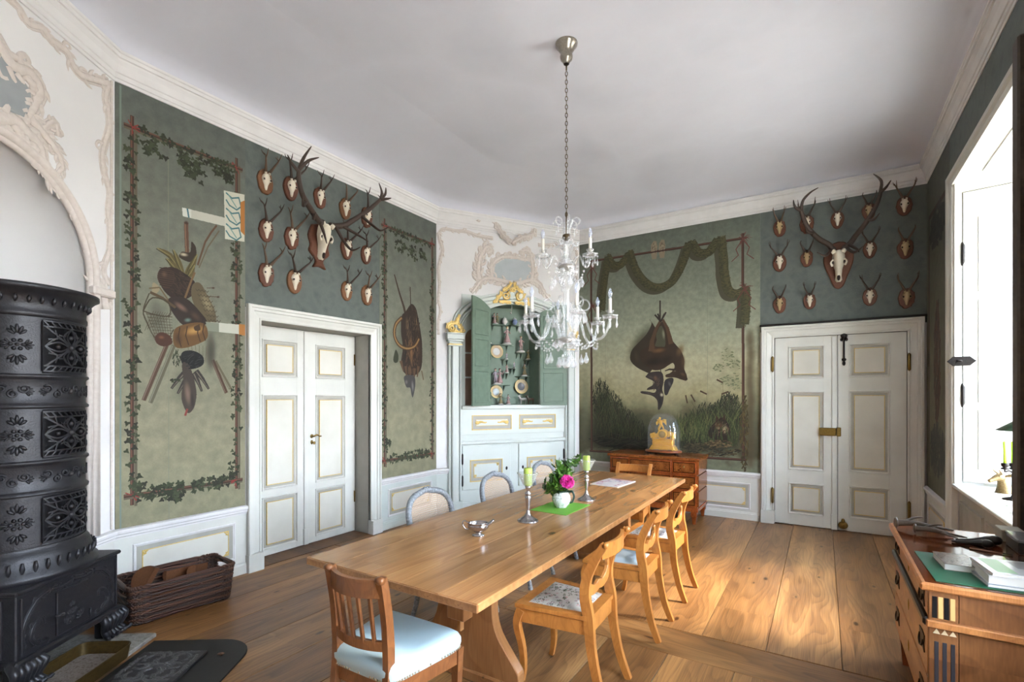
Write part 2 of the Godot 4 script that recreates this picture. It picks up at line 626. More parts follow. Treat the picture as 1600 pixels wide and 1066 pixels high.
# chair rail, dado panels and skirting; a panel run lies in a wall's own frame: x along the wall, z out of it
func dado(parent: Node3D, x0: float, x1: float, panels: Array, m: Material) -> void:
	part("dado_board", G.new().span(Vector3(x0, 0, -0.02), Vector3(x1, 0.56, 0.008)), m, parent)
	var g := G.new()
	g.run([Vector2(x0, 0), Vector2(x1, 0)], [[0.008, 0.535], [0.02, 0.535], [0.022, 0.548], [0.032, 0.556], [0.034, 0.572], [0.044, 0.58], [0.046, 0.596], [0.040, 0.606], [0.0, 0.612]], 1.0)
	part("chair_rail", g, M.cornice, parent)
	part("skirting", G.new().run([Vector2(x0, 0), Vector2(x1, 0)], [[0.026, 0.0], [0.026, 0.075], [0.018, 0.085], [0.016, 0.095], [0.008, 0.10]], 1.0), m, parent)
	for q in panels:
		var r := Rect2(q[0], q[1], q[2] - q[0], q[3] - q[1])
		part("panel_moulding", G.new().moulding(r, [[0.0, 0.008], [0.004, 0.018], [0.012, 0.018], [0.018, 0.012], [0.024, 0.010]]), M.cornice, parent)
		part("panel_border", G.new().slope(r.grow(-0.022), r.grow(-0.06), 0.0095, 0.0095), M.paint_grey, parent)
		var f := part("panel_field", G.new().span(Vector3(r.position.x + 0.06, r.position.y + 0.06, 0.0), Vector3(r.end.x - 0.06, r.end.y - 0.06, 0.012), 0.002), M.paint_panel, parent)
		var i := r.grow(-0.064)
		part("gilt_line", G.new().moulding(i, [[-0.004, 0.010], [-0.004, 0.0135], [0.002, 0.0135], [0.002, 0.010]]), M.gold_line, f)
		for c in [i.position, Vector2(i.end.x, i.position.y), i.end, Vector2(i.position.x, i.end.y)]:
			var s := Vector2(signf(i.get_center().x - c.x), signf(i.get_center().y - c.y))
			var h := G.new().smooth()
			h.at(Vector3(c.x, c.y, 0.014), Vector3.ZERO, Vector3(s.x, s.y, 0.5))
			h.tube(scroll(Vector2(0.014, 0.014), 0.014, 1.3, PI * 0.25, 12, 0.3), 0.004, 5)
			h.tube(scroll(Vector2(0.030, 0.004), 0.008, 1.2, PI * 0.5, 9, 0.3), 0.003, 5)
			h.tube(scroll(Vector2(0.004, 0.030), 0.008, 1.2, PI, 9, 0.3), 0.003, 5)
			part("gilt_corner", h, M.gold_line, f)

func wainscot() -> void:
	var b := struct("trim_2", Vector3(XB, 0, 0), PI / 2)      # x runs along -z
	dado(b, 1.50, 2.49, [[1.62, 0.14, 2.39, 0.475]], M.paint)
	var b2 := struct("trim_3", Vector3(XB, 0, 0), PI / 2)
	dado(b2, 4.085, 5.08, [[4.20, 0.14, 4.98, 0.475]], M.paint_cool)
	var a := struct("trim_4", Vector3(0, 0, ZA))
	dado(a, -3.17, -0.655, [[-3.05, 0.13, -1.95, 0.47], [-1.86, 0.13, -0.78, 0.47]], M.paint)
	var c := struct("trim_5", Vector3(XC, 0, 0), -PI / 2)     # x runs along z
	dado(c, ZA, -5.86, [[-6.88, 0.13, -5.98, 0.47]], M.paint)
	dado(c, -3.87, -2.57, [[-3.8, 0.13, -2.65, 0.47]], M.paint)
	dado(c, -0.65, ZF, [[-0.5, 0.13, 0.5, 0.47]], M.paint)
	var L := CN0.distance_to(CN1)
	var n := struct("trim_6", Vector3(CN1.x, 0, CN1.y), atan2(0.8195, -0.573))
	dado(n, L - 0.21, L, [], M.paint)
	dado(n, 0.0, L - 1.55, [], M.paint)
	var s := struct("trim_7", Vector3(CB0.x, 0, CB0.y), atan2(0.8374, 0.5465))
	dado(s, 0.0, 0.17, [], M.paint_cool)
# ---------------------------------------------------------------- doors
func door_leaf(parent: Node3D, x0: float, x1: float, y1: float, panels: Array, z := 0.0) -> MeshInstance3D:
	var g := G.new()
	var ys := [0.012]
	for p in panels:
		ys.append(p[1])
		ys.append(p[3])
	ys.append(y1)
	var px0: float = panels[0][0]
	var px1: float = panels[0][2]
	# stiles and rails around the panel openings
	g.span(Vector3(x0, 0.012, z - 0.045), Vector3(px0, y1, z), 0.003)
	g.span(Vector3(px1, 0.012, z - 0.045), Vector3(x1, y1, z), 0.003)
	for k in range(0, ys.size(), 2):
		g.span(Vector3(px0 - 0.002, ys[k], z - 0.045), Vector3(px1 + 0.002, ys[k + 1], z - 0.0002))
	var leaf := part("leaf", g, M.paint, parent)
	for p in panels:
		var r := Rect2(p[0], p[1], p[2] - p[0], p[3] - p[1])
		var h := G.new().at(Vector3(0, 0, z))
		h.moulding(r.grow(0.014), [[0.0, 0.0], [0.003, 0.010], [0.011, 0.010], [0.018, -0.006], [0.026, -0.012]])
		part("panel_moulding", h, M.paint, leaf)
		part("panel_border", G.new().at(Vector3(0, 0, z)).slope(r.grow(-0.008), r.grow(-0.036), -0.012, -0.014).slope(r.grow(-0.036), r.grow(-0.040), -0.014, -0.005), M.paint_grey, leaf)
		part("panel_field", G.new().span(Vector3(r.position.x + 0.040, r.position.y + 0.040, z - 0.03), Vector3(r.end.x - 0.040, r.end.y - 0.040, z - 0.004)), M.paint_panel, leaf)
		part("gilt_line", G.new().at(Vector3(0, 0, z)).moulding(r.grow(-0.040), [[-0.002, -0.010], [-0.002, -0.001], [0.004, -0.001], [0.004, -0.005]]), M.gold_line, leaf)
	return leaf

func casing(parent: Node3D, x0: float, x1: float, y1: float, w: float, m: Material) -> void:   # around the opening x0..x1, up to y1
	var prof := [[0.0, -0.02], [0.0, 0.022], [0.016, 0.026], [0.02, 0.018], [0.036, 0.02], [0.06, 0.028], [0.078, 0.032], [0.084, 0.044], [0.108, 0.046], [0.114, 0.058], [0.134, 0.058], [0.142, 0.05], [0.142, 0.0]]
	var k := w / 0.142
	var g := G.new()
	for i in prof.size() - 1:
		var a: float = prof[i][0] * k
		var b: float = prof[i + 1][0] * k
		var za: float = prof[i][1]
		var zb: float = prof[i + 1][1]
		g.quad(Vector3(x0 - b, 0.15, zb), Vector3(x0 - a, 0.15, za), Vector3(x0 - a, y1 + a, za), Vector3(x0 - b, y1 + b, zb))
		g.quad(Vector3(x1 + a, 0.15, za), Vector3(x1 + b, 0.15, zb), Vector3(x1 + b, y1 + b, zb), Vector3(x1 + a, y1 + a, za))
		g.quad(Vector3(x0 - a, y1 + a, za), Vector3(x1 + a, y1 + a, za), Vector3(x1 + b, y1 + b, zb), Vector3(x0 - b, y1 + b, zb))
	part("casing", g, m, parent)
	for x in [x0 - w * 0.5, x1 + w * 0.5]:
		part("plinth_block", G.new().box(Vector3(x, 0.08, 0.02), Vector3(w + 0.012, 0.16, 0.088), 0.004), m, parent)

func doors() -> void:
	# the recessed double door in the left wall
	var d := struct("door_1", Vector3(XB, 0, 0), PI / 2)
	casing(d, 2.62, 3.93, 2.295, 0.135, M.paint)
	var g := G.new()
	g.span(Vector3(2.605, 0, -0.4), Vector3(2.62, 2.30, 0.0))
	g.span(Vector3(3.93, 0, -0.4), Vector3(3.945, 2.30, 0.0))
	g.span(Vector3(2.605, 2.295, -0.4), Vector3(3.945, 2.31, 0.0))
	part("jamb_lining", g, M.paint_grey, d)
	part("threshold", G.new().span(Vector3(2.62, -0.03, -0.4), Vector3(3.93, 0.004, 0.0)), wood(M.oak_tex, Vector3(2, 2, 0.4), 0.4, Color(0.7, 0.65, 0.6)), d)
	part("backing", G.new().span(Vector3(2.58, -0.05, -0.46), Vector3(3.97, 2.36, -0.40)), M.gap, d)  # unseen dark box added behind the leaves to stop daylight leaking under
	door_leaf(d, 2.624, 3.268, 2.288, [[2.80, 0.075, 3.165, 0.575], [2.80, 0.667, 3.165, 1.595], [2.80, 1.795, 3.165, 2.145]], -0.25)
	var leaf := door_leaf(d, 3.272, 3.926, 2.288, [[3.405, 0.08, 3.775, 0.57], [3.405, 0.664, 3.775, 1.588], [3.405, 1.793, 3.775, 2.14]], -0.25)
	part("cover_strip", G.new().at(Vector3(0, 0, -0.25)).box(Vector3(3.268, 1.15, 0.006), Vector3(0.044, 2.27, 0.022), 0.006).box(Vector3(3.268, 0.10, 0.01), Vector3(0.056, 0.17, 0.03), 0.004), M.paint, d)
	g = G.new().at(Vector3(3.345, 1.13, -0.25)).smooth()
	g.lathe([[0.0, 0.0]], 3)
	g.tube(v3([[0, 0.03, 0.0], [0, 0.03, 0.045]]), 0.009, 8)
	g.tube(curve(v3([[-0.005, 0.03, 0.045], [0.03, 0.045, 0.05], [0.06, 0.03, 0.05], [0.085, 0.028, 0.048]]), 4), taper(13, 0.010, 0.007), 7)
	g.ball(Vector3(0.0, 0.03, 0.004), Vector3(0.022, 0.022, 0.008), 12, 6)
	g.ball(Vector3(0.0, -0.035, 0.004), Vector3(0.016, 0.024, 0.007), 12, 6)
	g.tube(v3([[0, -0.035, 0.0], [0, -0.035, 0.04]]), 0.005, 6)
	g.ball(Vector3(0.0, -0.04, 0.045), Vector3(0.016, 0.018, 0.004), 10, 6)
	part("handle", g, M.brass, leaf)
	for x in [3.915]:
		for y in [0.35, 1.95]:
			part("hinge", G.new().smooth().tube(v3([[x, y, -0.243], [x, y + 0.13, -0.243]]), 0.008, 8), M.brass, leaf)
	# the flush double door in the far wall
	d = struct("door_2", Vector3(0, 0, ZA))
	casing(d, -0.51, 0.80, 2.318, 0.145, M.paint)
	part("top_ledge", G.new().span(Vector3(-0.668, 2.462, 0.0), Vector3(0.962, 2.486, 0.065), 0.003), M.iron_dark, d)
	part("backing", G.new().span(Vector3(-0.53, 0, -0.12), Vector3(0.82, 2.34, -0.07)), M.gap, d)
	var la := door_leaf(d, -0.504, 0.150, 2.312, [[-0.345, 0.155, 0.008, 0.512], [-0.345, 0.70, 0.008, 1.632], [-0.345, 1.818, 0.008, 2.188]], 0.0)
	var lb := door_leaf(d, 0.156, 0.794, 2.312, [[0.275, 0.175, 0.638, 0.528], [0.275, 0.715, 0.638, 1.64], [0.275, 1.824, 0.638, 2.188]], 0.0)
	part("cover_strip", G.new().box(Vector3(0.118, 1.16, 0.006), Vector3(0.05, 2.29, 0.02), 0.006).box(Vector3(0.118, 0.10, 0.01), Vector3(0.062, 0.18, 0.028), 0.004), M.paint, la)
	part("lock_box", G.new().span(Vector3(-0.03, 1.122, 0.0), Vector3(0.135, 1.215, 0.045), 0.006).span(Vector3(0.142, 1.118, 0.0), Vector3(0.185, 1.222, 0.05), 0.006).box(Vector3(0.05, 1.168, 0.05), Vector3(0.012, 0.03, 0.012), 0.002), M.brass, la)
	g = G.new().smooth()
	g.tube(v3([[0.214, 2.29, 0.018], [0.214, 2.0, 0.018]]), 0.009, 8)
	g.ball(Vector3(0.214, 2.30, 0.014), Vector3(0.034, 0.035, 0.016), 10, 6)
	g.ball(Vector3(0.19, 2.255, 0.012), Vector3(0.016, 0.02, 0.012), 8, 5)
	g.ball(Vector3(0.238, 2.255, 0.012), Vector3(0.016, 0.02, 0.012), 8, 5)
	g.ball(Vector3(0.214, 2.02, 0.014), Vector3(0.024, 0.02, 0.014), 10, 6)
	g.ball(Vector3(0.214, 1.975, 0.022), Vector3(0.016, 0.028, 0.016), 10, 6)
	part("slide_bolt", g, M.iron_dark, lb)
	g = G.new().smooth()
	g.ball(Vector3(0.205, 0.075, 0.012), Vector3(0.05, 0.045, 0.014), 10, 6)
	g.ball(Vector3(0.205, 0.125, 0.014), Vector3(0.02, 0.03, 0.016), 10, 6)
	part("floor_bolt", g, M.brass, lb)
	for q in [[-0.527, 1.99, la], [-0.527, 0.35, la], [0.812, 1.97, lb], [0.812, 0.33, lb]]:
		g = G.new().smooth()
		g.tube(v3([[q[0], q[1] - 0.10, 0.03], [q[0], q[1] - 0.085, 0.034], [q[0], q[1] + 0.085, 0.034], [q[0], q[1] + 0.10, 0.03]]), [0.004, 0.016, 0.016, 0.004], 8)
		part("hinge", g, M.brass, q[2])

# ---------------------------------------------------------------- the window wall
func window_wall() -> void:
	var w := struct("wall_right")
	var g := G.new()
	var T := XC + 0.75
	for q in [[ZA - 0.4, -5.70, 0.0, HC + 0.3], [-4.02, -2.42, 0.0, HC + 0.3], [-0.68, ZF + 0.3, 0.0, HC + 0.3], [-5.70, -4.02, 3.44, HC + 0.3], [-2.42, -0.68, 3.44, HC + 0.3]]:
		g.span(Vector3(XC, q[2], q[0]), Vector3(T, q[3], q[1]))
	part("masonry", g, M.plaster, w)
	M.mural_shade = M.green_wall
	for q in [[ZA, -5.86, 0.612, HC], [-5.86, -3.86, 3.545, HC], [-3.86, -2.58, 0.612, HC], [-2.58, -0.52, 3.545, HC], [-0.52, ZF, 0.612, HC]]:
		part("painted_field", G.new().span(Vector3(XC - 0.006, q[2], q[0]), Vector3(XC + 0.01, q[3] + 0.02, q[1])), M.green_wall, w)
	window_bay("window_1", -5.70, -4.02)
	var bt := struct("trim_8")
	part("pier_dark_strip", G.new().span(Vector3(XC - 0.06, 0.615, -3.90), Vector3(XC + 0.01, 3.60, -3.80), 0.01), mottled([Color(0.20, 0.16, 0.12), Color(0.28, 0.23, 0.18)], 0.03, 25, 3.0, 0.6), bt)  # plain dark strip added over the pier edge, its real nature unknown
	window_bay("window_2", -2.42, -0.68)

func window_bay(called: String, z0: float, z1: float) -> void:
	var o := struct(called, Vector3(XC, 0, 0), -PI / 2)     # x runs along z, z into the room, -z outwards
	var D := 0.62
	var sp := 0.10
	var top := 3.44
	var sill := 0.83
	# casing round the opening
	var g := G.new()
	var prof := [[-0.01, -0.02], [0.0, 0.02], [0.03, 0.026], [0.04, 0.018], [0.075, 0.02], [0.10, 0.035], [0.14, 0.038], [0.15, 0.0]]
	for i in prof.size() - 1:
		var a: float = prof[i][0]
		var b: float = prof[i + 1][0]
		var za: float = prof[i][1]
		var zb: float = prof[i + 1][1]
		g.quad(Vector3(z0 - b, 0, zb), Vector3(z0 - a, 0, za), Vector3(z0 - a, top + a * 0.7, za), Vector3(z0 - b, top + b * 0.7, zb))
		g.quad(Vector3(z1 + a, 0, za), Vector3(z1 + b, 0, zb), Vector3(z1 + b, top + b * 0.7, zb), Vector3(z1 + a, top + a * 0.7, za))
		g.quad(Vector3(z0 - a, top + a * 0.7, za), Vector3(z1 + a, top + a * 0.7, za), Vector3(z1 + b, top + b * 0.7, zb), Vector3(z0 - b, top + b * 0.7, zb))
	part("casing", g, M.paint, o)
	# parapet below the sill, panelled
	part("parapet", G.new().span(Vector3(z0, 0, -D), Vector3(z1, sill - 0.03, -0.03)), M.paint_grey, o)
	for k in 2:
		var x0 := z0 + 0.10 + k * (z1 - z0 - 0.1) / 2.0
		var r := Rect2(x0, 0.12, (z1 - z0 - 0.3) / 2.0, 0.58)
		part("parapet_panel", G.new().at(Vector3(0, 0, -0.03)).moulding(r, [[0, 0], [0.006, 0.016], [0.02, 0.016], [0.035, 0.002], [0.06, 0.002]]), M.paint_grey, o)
	part("window_sill", G.new().span(Vector3(z0, sill - 0.03, -D), Vector3(z1, sill, 0.02), 0.006), M.paint, o)
	# splayed cheeks carrying the folded shutters, and the splayed soffit
	for s in [0, 1]:
		var xa := z0 if s == 0 else z1
		var sg := 1.0 if s == 0 else -1.0
		var ang := atan2(sp, D)
		var cheek := Node3D.new()
		cheek.name = "shutter"
		o.add_child(cheek, true)
		cheek.position = Vector3(xa, 0, 0)
		cheek.rotation.y = (PI / 2 - ang) if s == 0 else (-PI / 2 + ang)
		# in the cheek's frame x runs along the cheek, z faces the bay
		var l := Vector2(D, sp).length()
		var f := 1.0 if s == 0 else -1.0
		part("lining", G.new().span(Vector3(0, sill, -0.10), Vector3(l * f, top, -0.03)), M.paint, cheek)
		part("lining_strip", G.new().span(Vector3(0, sill, -0.04), Vector3(0.048 * f, top, 0.03), 0.002).span(Vector3(0.046 * f, 3.353, -0.04), Vector3(l * f, top, 0.0298)), M.paint, cheek)
		var rows := [[0.99, 1.46], [1.56, 2.40], [2.50, 3.10]]
		g = G.new()
		var x0 := 0.055
		var x1 := l - 0.01
		var p0 := 0.17
		var p1 := l - 0.13
		g.span(Vector3(x0 * f, sill + 0.03, -0.012), Vector3(p0 * f, 3.345, 0.03), 0.002)
		g.span(Vector3(p1 * f, sill + 0.03, 0.0), Vector3(x1 * f, 3.345, 0.03), 0.002)
		var ys := [sill + 0.03, 0.99, 1.46, 1.56, 2.40, 2.50, 3.10, 3.345]
		for k in range(0, 8, 2):
			g.span(Vector3(p0 * f, ys[k], 0.0), Vector3(p1 * f, ys[k + 1], 0.0298))
		part("leaf", g, M.paint, cheek)
		for k in rows:
			var r := Rect2(minf(p0 * f, p1 * f), k[0], p1 - p0, k[1] - k[0])
			var h := G.new().at(Vector3(0, 0, 0.03)).moulding(r.grow(0.02), [[0, 0], [0.003, 0.010], [0.014, 0.010], [0.02, -0.004], [0.05, -0.016], [0.055, -0.016]])
			part("panel_moulding", h, M.paint, cheek)
			part("panel_field", G.new().span(Vector3(r.position.x + 0.03, r.position.y + 0.03, 0.004), Vector3(r.end.x - 0.03, r.end.y - 0.03, 0.02), 0.004), M.paint_panel, cheek)
			for cx in [r.position.x + 0.045, r.end.x - 0.045]:
				for cy in [r.position.y + 0.045, r.end.y - 0.045]:
					var q := G.new().smooth().at(Vector3(cx, cy, 0.021), Vector3.ZERO, Vector3(signf(r.get_center().x - cx), signf(r.get_center().y - cy), 0.5))
					q.tube(scroll(Vector2(0.012, 0.012), 0.014, 1.3, PI * 0.25, 12, 0.3), 0.005, 5)
					q.tube(scroll(Vector2(0.034, 0.002), 0.010, 1.0, PI * 0.5, 8, 0.3), 0.004, 5)
					q.tube(scroll(Vector2(0.002, 0.034), 0.010, 1.0, PI, 8, 0.3), 0.004, 5)
					part("corner_ornament", q, M.paint, cheek)
		for y in [1.50, 2.72]:
			part("hinge", G.new().smooth().tube(v3([[0.05 * f, y, 0.03], [0.055 * f, y + 0.03, 0.034], [0.055 * f, y + 0.17, 0.034], [0.05 * f, y + 0.20, 0.03]]), [0.006, 0.014, 0.014, 0.006], 8), M.iron_dark, cheek)
		if s == 1:
			continue
		g = G.new().prism(PackedVector2Array([Vector2(-0.05 * f, 1.895), Vector2(-0.01 * f, 1.935), Vector2(0.10 * f, 1.935), Vector2(0.14 * f, 1.895), Vector2(0.10 * f, 1.855), Vector2(-0.01 * f, 1.855)]), 0.03, 0.042, 0.004)
		g.smooth().tube(v3([[0.02 * f, 1.895, 0.04], [0.02 * f, 1.895, 0.065], [0.05 * f, 1.895, 0.07]]), 0.009, 7)
		part("shutter_latch", g, M.iron_dark, cheek)
	g = G.new()
	g.quad(Vector3(z0, top, 0), Vector3(z0, top - 0.06, -D), Vector3(z1, top - 0.06, -D), Vector3(z1, top, 0))
	part("soffit", g, M.paint, o)
	g = G.new().at(Vector3((z0 + z1) / 2, top - 0.03, -D / 2), Vector3(PI / 2 - atan2(0.06, D), 0, 0))
	g.moulding(Rect2(-(z1 - z0) / 2 + 0.28, -D / 2 + 0.12, z1 - z0 - 0.56, D - 0.24), [[0, 0], [0.004, 0.012], [0.02, 0.012], [0.045, -0.004], [0.06, -0.004]])
	part("soffit_panel", g, M.paint, o)
	# sashes with panes
	var fx0 := z0 + sp
	var fx1 := z1 - sp
	var y1 := top - 0.06
	g = G.new()
	g.span(Vector3(fx0 - 0.05, sill, -D - 0.08), Vector3(fx0 + 0.06, y1, -D))
	g.span(Vector3(fx1 - 0.06, sill, -D - 0.08), Vector3(fx1 + 0.05, y1, -D))
	g.span(Vector3(fx0, sill, -D - 0.08), Vector3(fx1, sill + 0.07, -D))
	g.span(Vector3(fx0, y1 - 0.07, -D - 0.08), Vector3(fx1, y1 + 0.06, -D))
	var mx := (fx0 + fx1) / 2
	g.span(Vector3(mx - 0.05, sill, -D - 0.07), Vector3(mx + 0.05, y1, -D + 0.01))
	g.span(Vector3(fx0, 2.42, -D - 0.07), Vector3(fx1, 2.52, -D + 0.005))
	part("window_frame", g, M.paint, o)
	for c in 2:
		var a := fx0 + 0.06 if c == 0 else mx + 0.05
		var b := mx - 0.05 if c == 0 else fx1 - 0.06
		var lv := [sill + 0.07, 1.36, 1.88, 2.42, 2.52, 2.94, y1 - 0.07]
		for k in lv.size() - 1:
			if k == 3:
				continue
			part("pane", G.new().span(Vector3(a, lv[k] + 0.01, -D - 0.042), Vector3(b, lv[k + 1] - 0.01, -D - 0.038)), M.glass, o)
			if k in [0, 1, 4]:
				part("glazing_bar", G.new().box(Vector3((a + b) / 2, lv[k + 1], -D - 0.04), Vector3(b - a, 0.025, 0.04), 0.004), M.paint, o)
# ---------------------------------------------------------------- table and chairs
func table_and_chairs() -> void:
	M.table_tex = wood_image(512, 1024, 133, Color(0.69, 0.525, 0.355), Color(0.49, 0.335, 0.20), 5.0, 4, 0.8)
	M.honey_tex = wood_image(256, 512, 151, Color(0.75, 0.50, 0.24), Color(0.59, 0.36, 0.155), 6.0, 0)
	M.walnut_tex = wood_image(256, 512, 171, Color(0.50, 0.29, 0.15), Color(0.30, 0.155, 0.07), 8.0, 0)
	M.honey = wood(M.honey_tex, Vector3(4, 1.6, 4), 0.32)
	M.walnut = wood(M.walnut_tex, Vector3(4, 1.6, 4), 0.35, Color(1.15, 1.1, 1.05))
	var tw := []
	for i in 5:
		tw.append(wood(M.table_tex, Vector3(1.7, 1.7, 0.26), 0.19, [Color(1, 1, 1), Color(0.95, 0.93, 0.91), Color(1.04, 1.02, 0.99), Color(0.91, 0.89, 0.86), Color(1, 0.97, 0.93)][i], Vector3(0.13 * i + 0.3, 0.5, 0.37 * i + 0.2)))
	var t := thing("dining_table", "long pale oak trestle dining table with wedged stretcher in the room's middle", "table", Vector3(-1.72, 0, -3.37))
	# top: five glued boards
	var xs := [-0.55, -0.335, -0.10, 0.115, 0.345, 0.55]
	for i in 5:
		part("top_board", G.new().span(Vector3(xs[i], 0.722, -1.77), Vector3(xs[i + 1], 0.76, 1.77), 0.0015 if i % 4 else 0.004), tw[i], t)
	for e in [-1.0, 1.0]:   # end grain
		part("end_grain", G.new().span(Vector3(-0.548, 0.7225, e * 1.768), Vector3(0.548, 0.757, e * 1.7725), 0.002), wood(M.table_tex, Vector3(6, 6, 6), 0.4), t)
	# trestles
	var side := []
	for q in [[0.0, 0.36], [0.06, 0.36], [0.10, 0.335], [0.16, 0.285], [0.24, 0.225], [0.33, 0.195], [0.45, 0.195], [0.54, 0.225], [0.62, 0.29], [0.66, 0.34]]:
		side.append(Vector2(q[1], q[0]))
	var out := PackedVector2Array()
	for p in curve(side, 3):
		out.append(p)
	var n := out.size()
	for i in n:
		out.append(Vector2(-out[n - 1 - i].x, out[n - 1 - i].y))
	var trestle := wood(M.table_tex, Vector3(1.8, 0.5, 1.8), 0.34, Color(0.92, 0.86, 0.8))
	for z in [1.12, -1.12]:
		part("trestle", G.new().at(Vector3(0, 0.05, z)).prism(out, -0.03, 0.03, 0.004), trestle, t)
		part("bearer", G.new().box(Vector3(0, 0.705, z), Vector3(0.86, 0.055, 0.08), 0.006), trestle, t)
		part("foot", G.new().box(Vector3(0, 0.03, z), Vector3(0.88, 0.06, 0.09), 0.008), trestle, t)
		var s := signf(z)
		part("wedge", G.new().box(Vector3(0, 0.375, z + s * 0.062), Vector3(0.028, 0.19, 0.032), 0.004), tw[2], t)
	part("stretcher", G.new().box(Vector3(0, 0.40, 0), Vector3(0.12, 0.09, 2.46), 0.005), trestle, t)
	chairs()

func spindle_chair() -> void:   # the chair with the blue padded seat
	var tex := wood_image(256, 512, 173, Color(0.50, 0.325, 0.185), Color(0.33, 0.19, 0.10), 7.0, 0)
	var t := thing("spindle_back_chair", "walnut chair with slim back spindles and nailed pale blue seat", "chair", Vector3(-1.672, 0, -1.62), 0.02)
	var m := wood(tex, Vector3(4, 1.6, 4), 0.34)
	for s in [-1.0, 1.0]:
		var p := curve(v3([[0.155 * s, 0.0, 0.27], [0.155 * s, 0.25, 0.205], [0.155 * s, 0.46, 0.175], [0.155 * s, 0.66, 0.183], [0.155 * s, 0.80, 0.205], [0.155 * s, 0.858, 0.218]]), 4)
		part("stile", G.new().bar(p, taper(p.size(), 0.030, 0.034), taper(p.size(), 0.030, 0.04, 0.036), Vector3.RIGHT).smooth().at(Vector3(0.155 * s, 0.850, 0.224), Vector3(0, 0, PI / 2)).lathe([[0.0, -0.0175], [0.014, -0.0172], [0.016, 0.0], [0.014, 0.0172], [0.0, 0.0175]], 14), m, t)
		part("leg", G.new().bar(v3([[0.215 * s, 0.0, -0.195], [0.222 * s, 0.2, -0.195], [0.228 * s, 0.42, -0.195]]), [0.024, 0.032, 0.042], [0.024, 0.032, 0.042], Vector3.RIGHT), m, t)
	# seat rails
	var g := G.new()
	g.bar(v3([[-0.23, 0.385, -0.205], [0.23, 0.385, -0.205]]), 0.07, 0.026, Vector3.UP)
	g.bar(v3([[-0.15, 0.385, 0.17], [0.15, 0.385, 0.17]]), 0.07, 0.026, Vector3.UP)
	for s in [-1.0, 1.0]:
		g.bar(v3([[0.232 * s, 0.385, -0.20], [0.172 * s, 0.385, 0.18]]), 0.07, 0.024, Vector3.UP)
	part("seat_rail", g, m, t)
	# padded seat: a plump, rounded trapezoid
	g = G.new().smooth()
	var outl := func(k: float) -> Vector3:   # round the seat, unit square to trapezoid
		var a := k * TAU
		var c := signf(cos(a)) * pow(absf(cos(a)), 0.22)
		var s := signf(sin(a)) * pow(absf(sin(a)), 0.22)
		return Vector3(c * lerpf(0.252, 0.186, (s + 1.0) * 0.5), 0.0, -0.014 + s * 0.208)
	var prof := [[0.985, 0.412], [1.0, 0.424], [1.022, 0.444], [1.02, 0.464], [0.985, 0.482], [0.92, 0.493], [0.80, 0.501], [0.55, 0.507], [0.25, 0.510], [0.0, 0.511]]
	var N := 72
	for i in N:
		for j in prof.size() - 1:
			var q := []
			for e in [[i, j], [i + 1, j], [i + 1, j + 1], [i, j + 1]]:
				var o: Vector3 = outl.call(float(e[0] % N) / N)
				var f: float = prof[e[1]][0]
				q.append(Vector3(o.x * f, prof[e[1]][1], -0.014 + (o.z + 0.014) * f))
			g.quad(q[0], q[3], q[2], q[1])
	var cloth := relief(plain(Color(0.64, 0.735, 0.765), 0.85), 0.6, 5, 0.5)
	cloth.uv1_triplanar = true
	cloth.uv1_scale = Vector3.ONE * 8.0
	part("seat", g, cloth, t)
	var nails := G.new().smooth()
	var last: Vector3 = outl.call(0.0)
	for i in 1200:
		var o: Vector3 = outl.call(i / 1200.0)
		if i == 0 or o.distance_to(last) > 0.0125:
			nails.ball(Vector3(o.x * 1.004, 0.421, -0.014 + (o.z + 0.014) * 1.004), Vector3.ONE * 0.0048, 6, 4)
			last = o
	part("nail_row", nails, plain(Color(0.62, 0.58, 0.50), 0.3, 0.9), t).set_meta("kind", "stuff")
	# bowed top rail, lower rail, spindles
	var bow := func(y: float, z: float, b: float) -> Array:
		var o := []
		for i in 13:
			var u := -1.0 + i / 6.0
			o.append(Vector3(u * 0.153, y, z + b * (1.0 - u * u)))
		return o
	part("top_rail", G.new().bar(bow.call(0.812, 0.207, 0.05), 0.075, 0.02, Vector3.UP), m, t)
	part("lower_rail", G.new().bar(bow.call(0.565, 0.178, 0.04), 0.04, 0.018, Vector3.UP), m, t)
	for i in 5:
		var u := -0.68 + 0.34 * i
		part("spindle", G.new().bar(v3([[u * 0.15, 0.575, 0.18 + 0.04 * (1 - u * u)], [u * 0.15, 0.785, 0.203 + 0.05 * (1 - u * u)]]), 0.014, 0.012, Vector3.RIGHT), m, t)

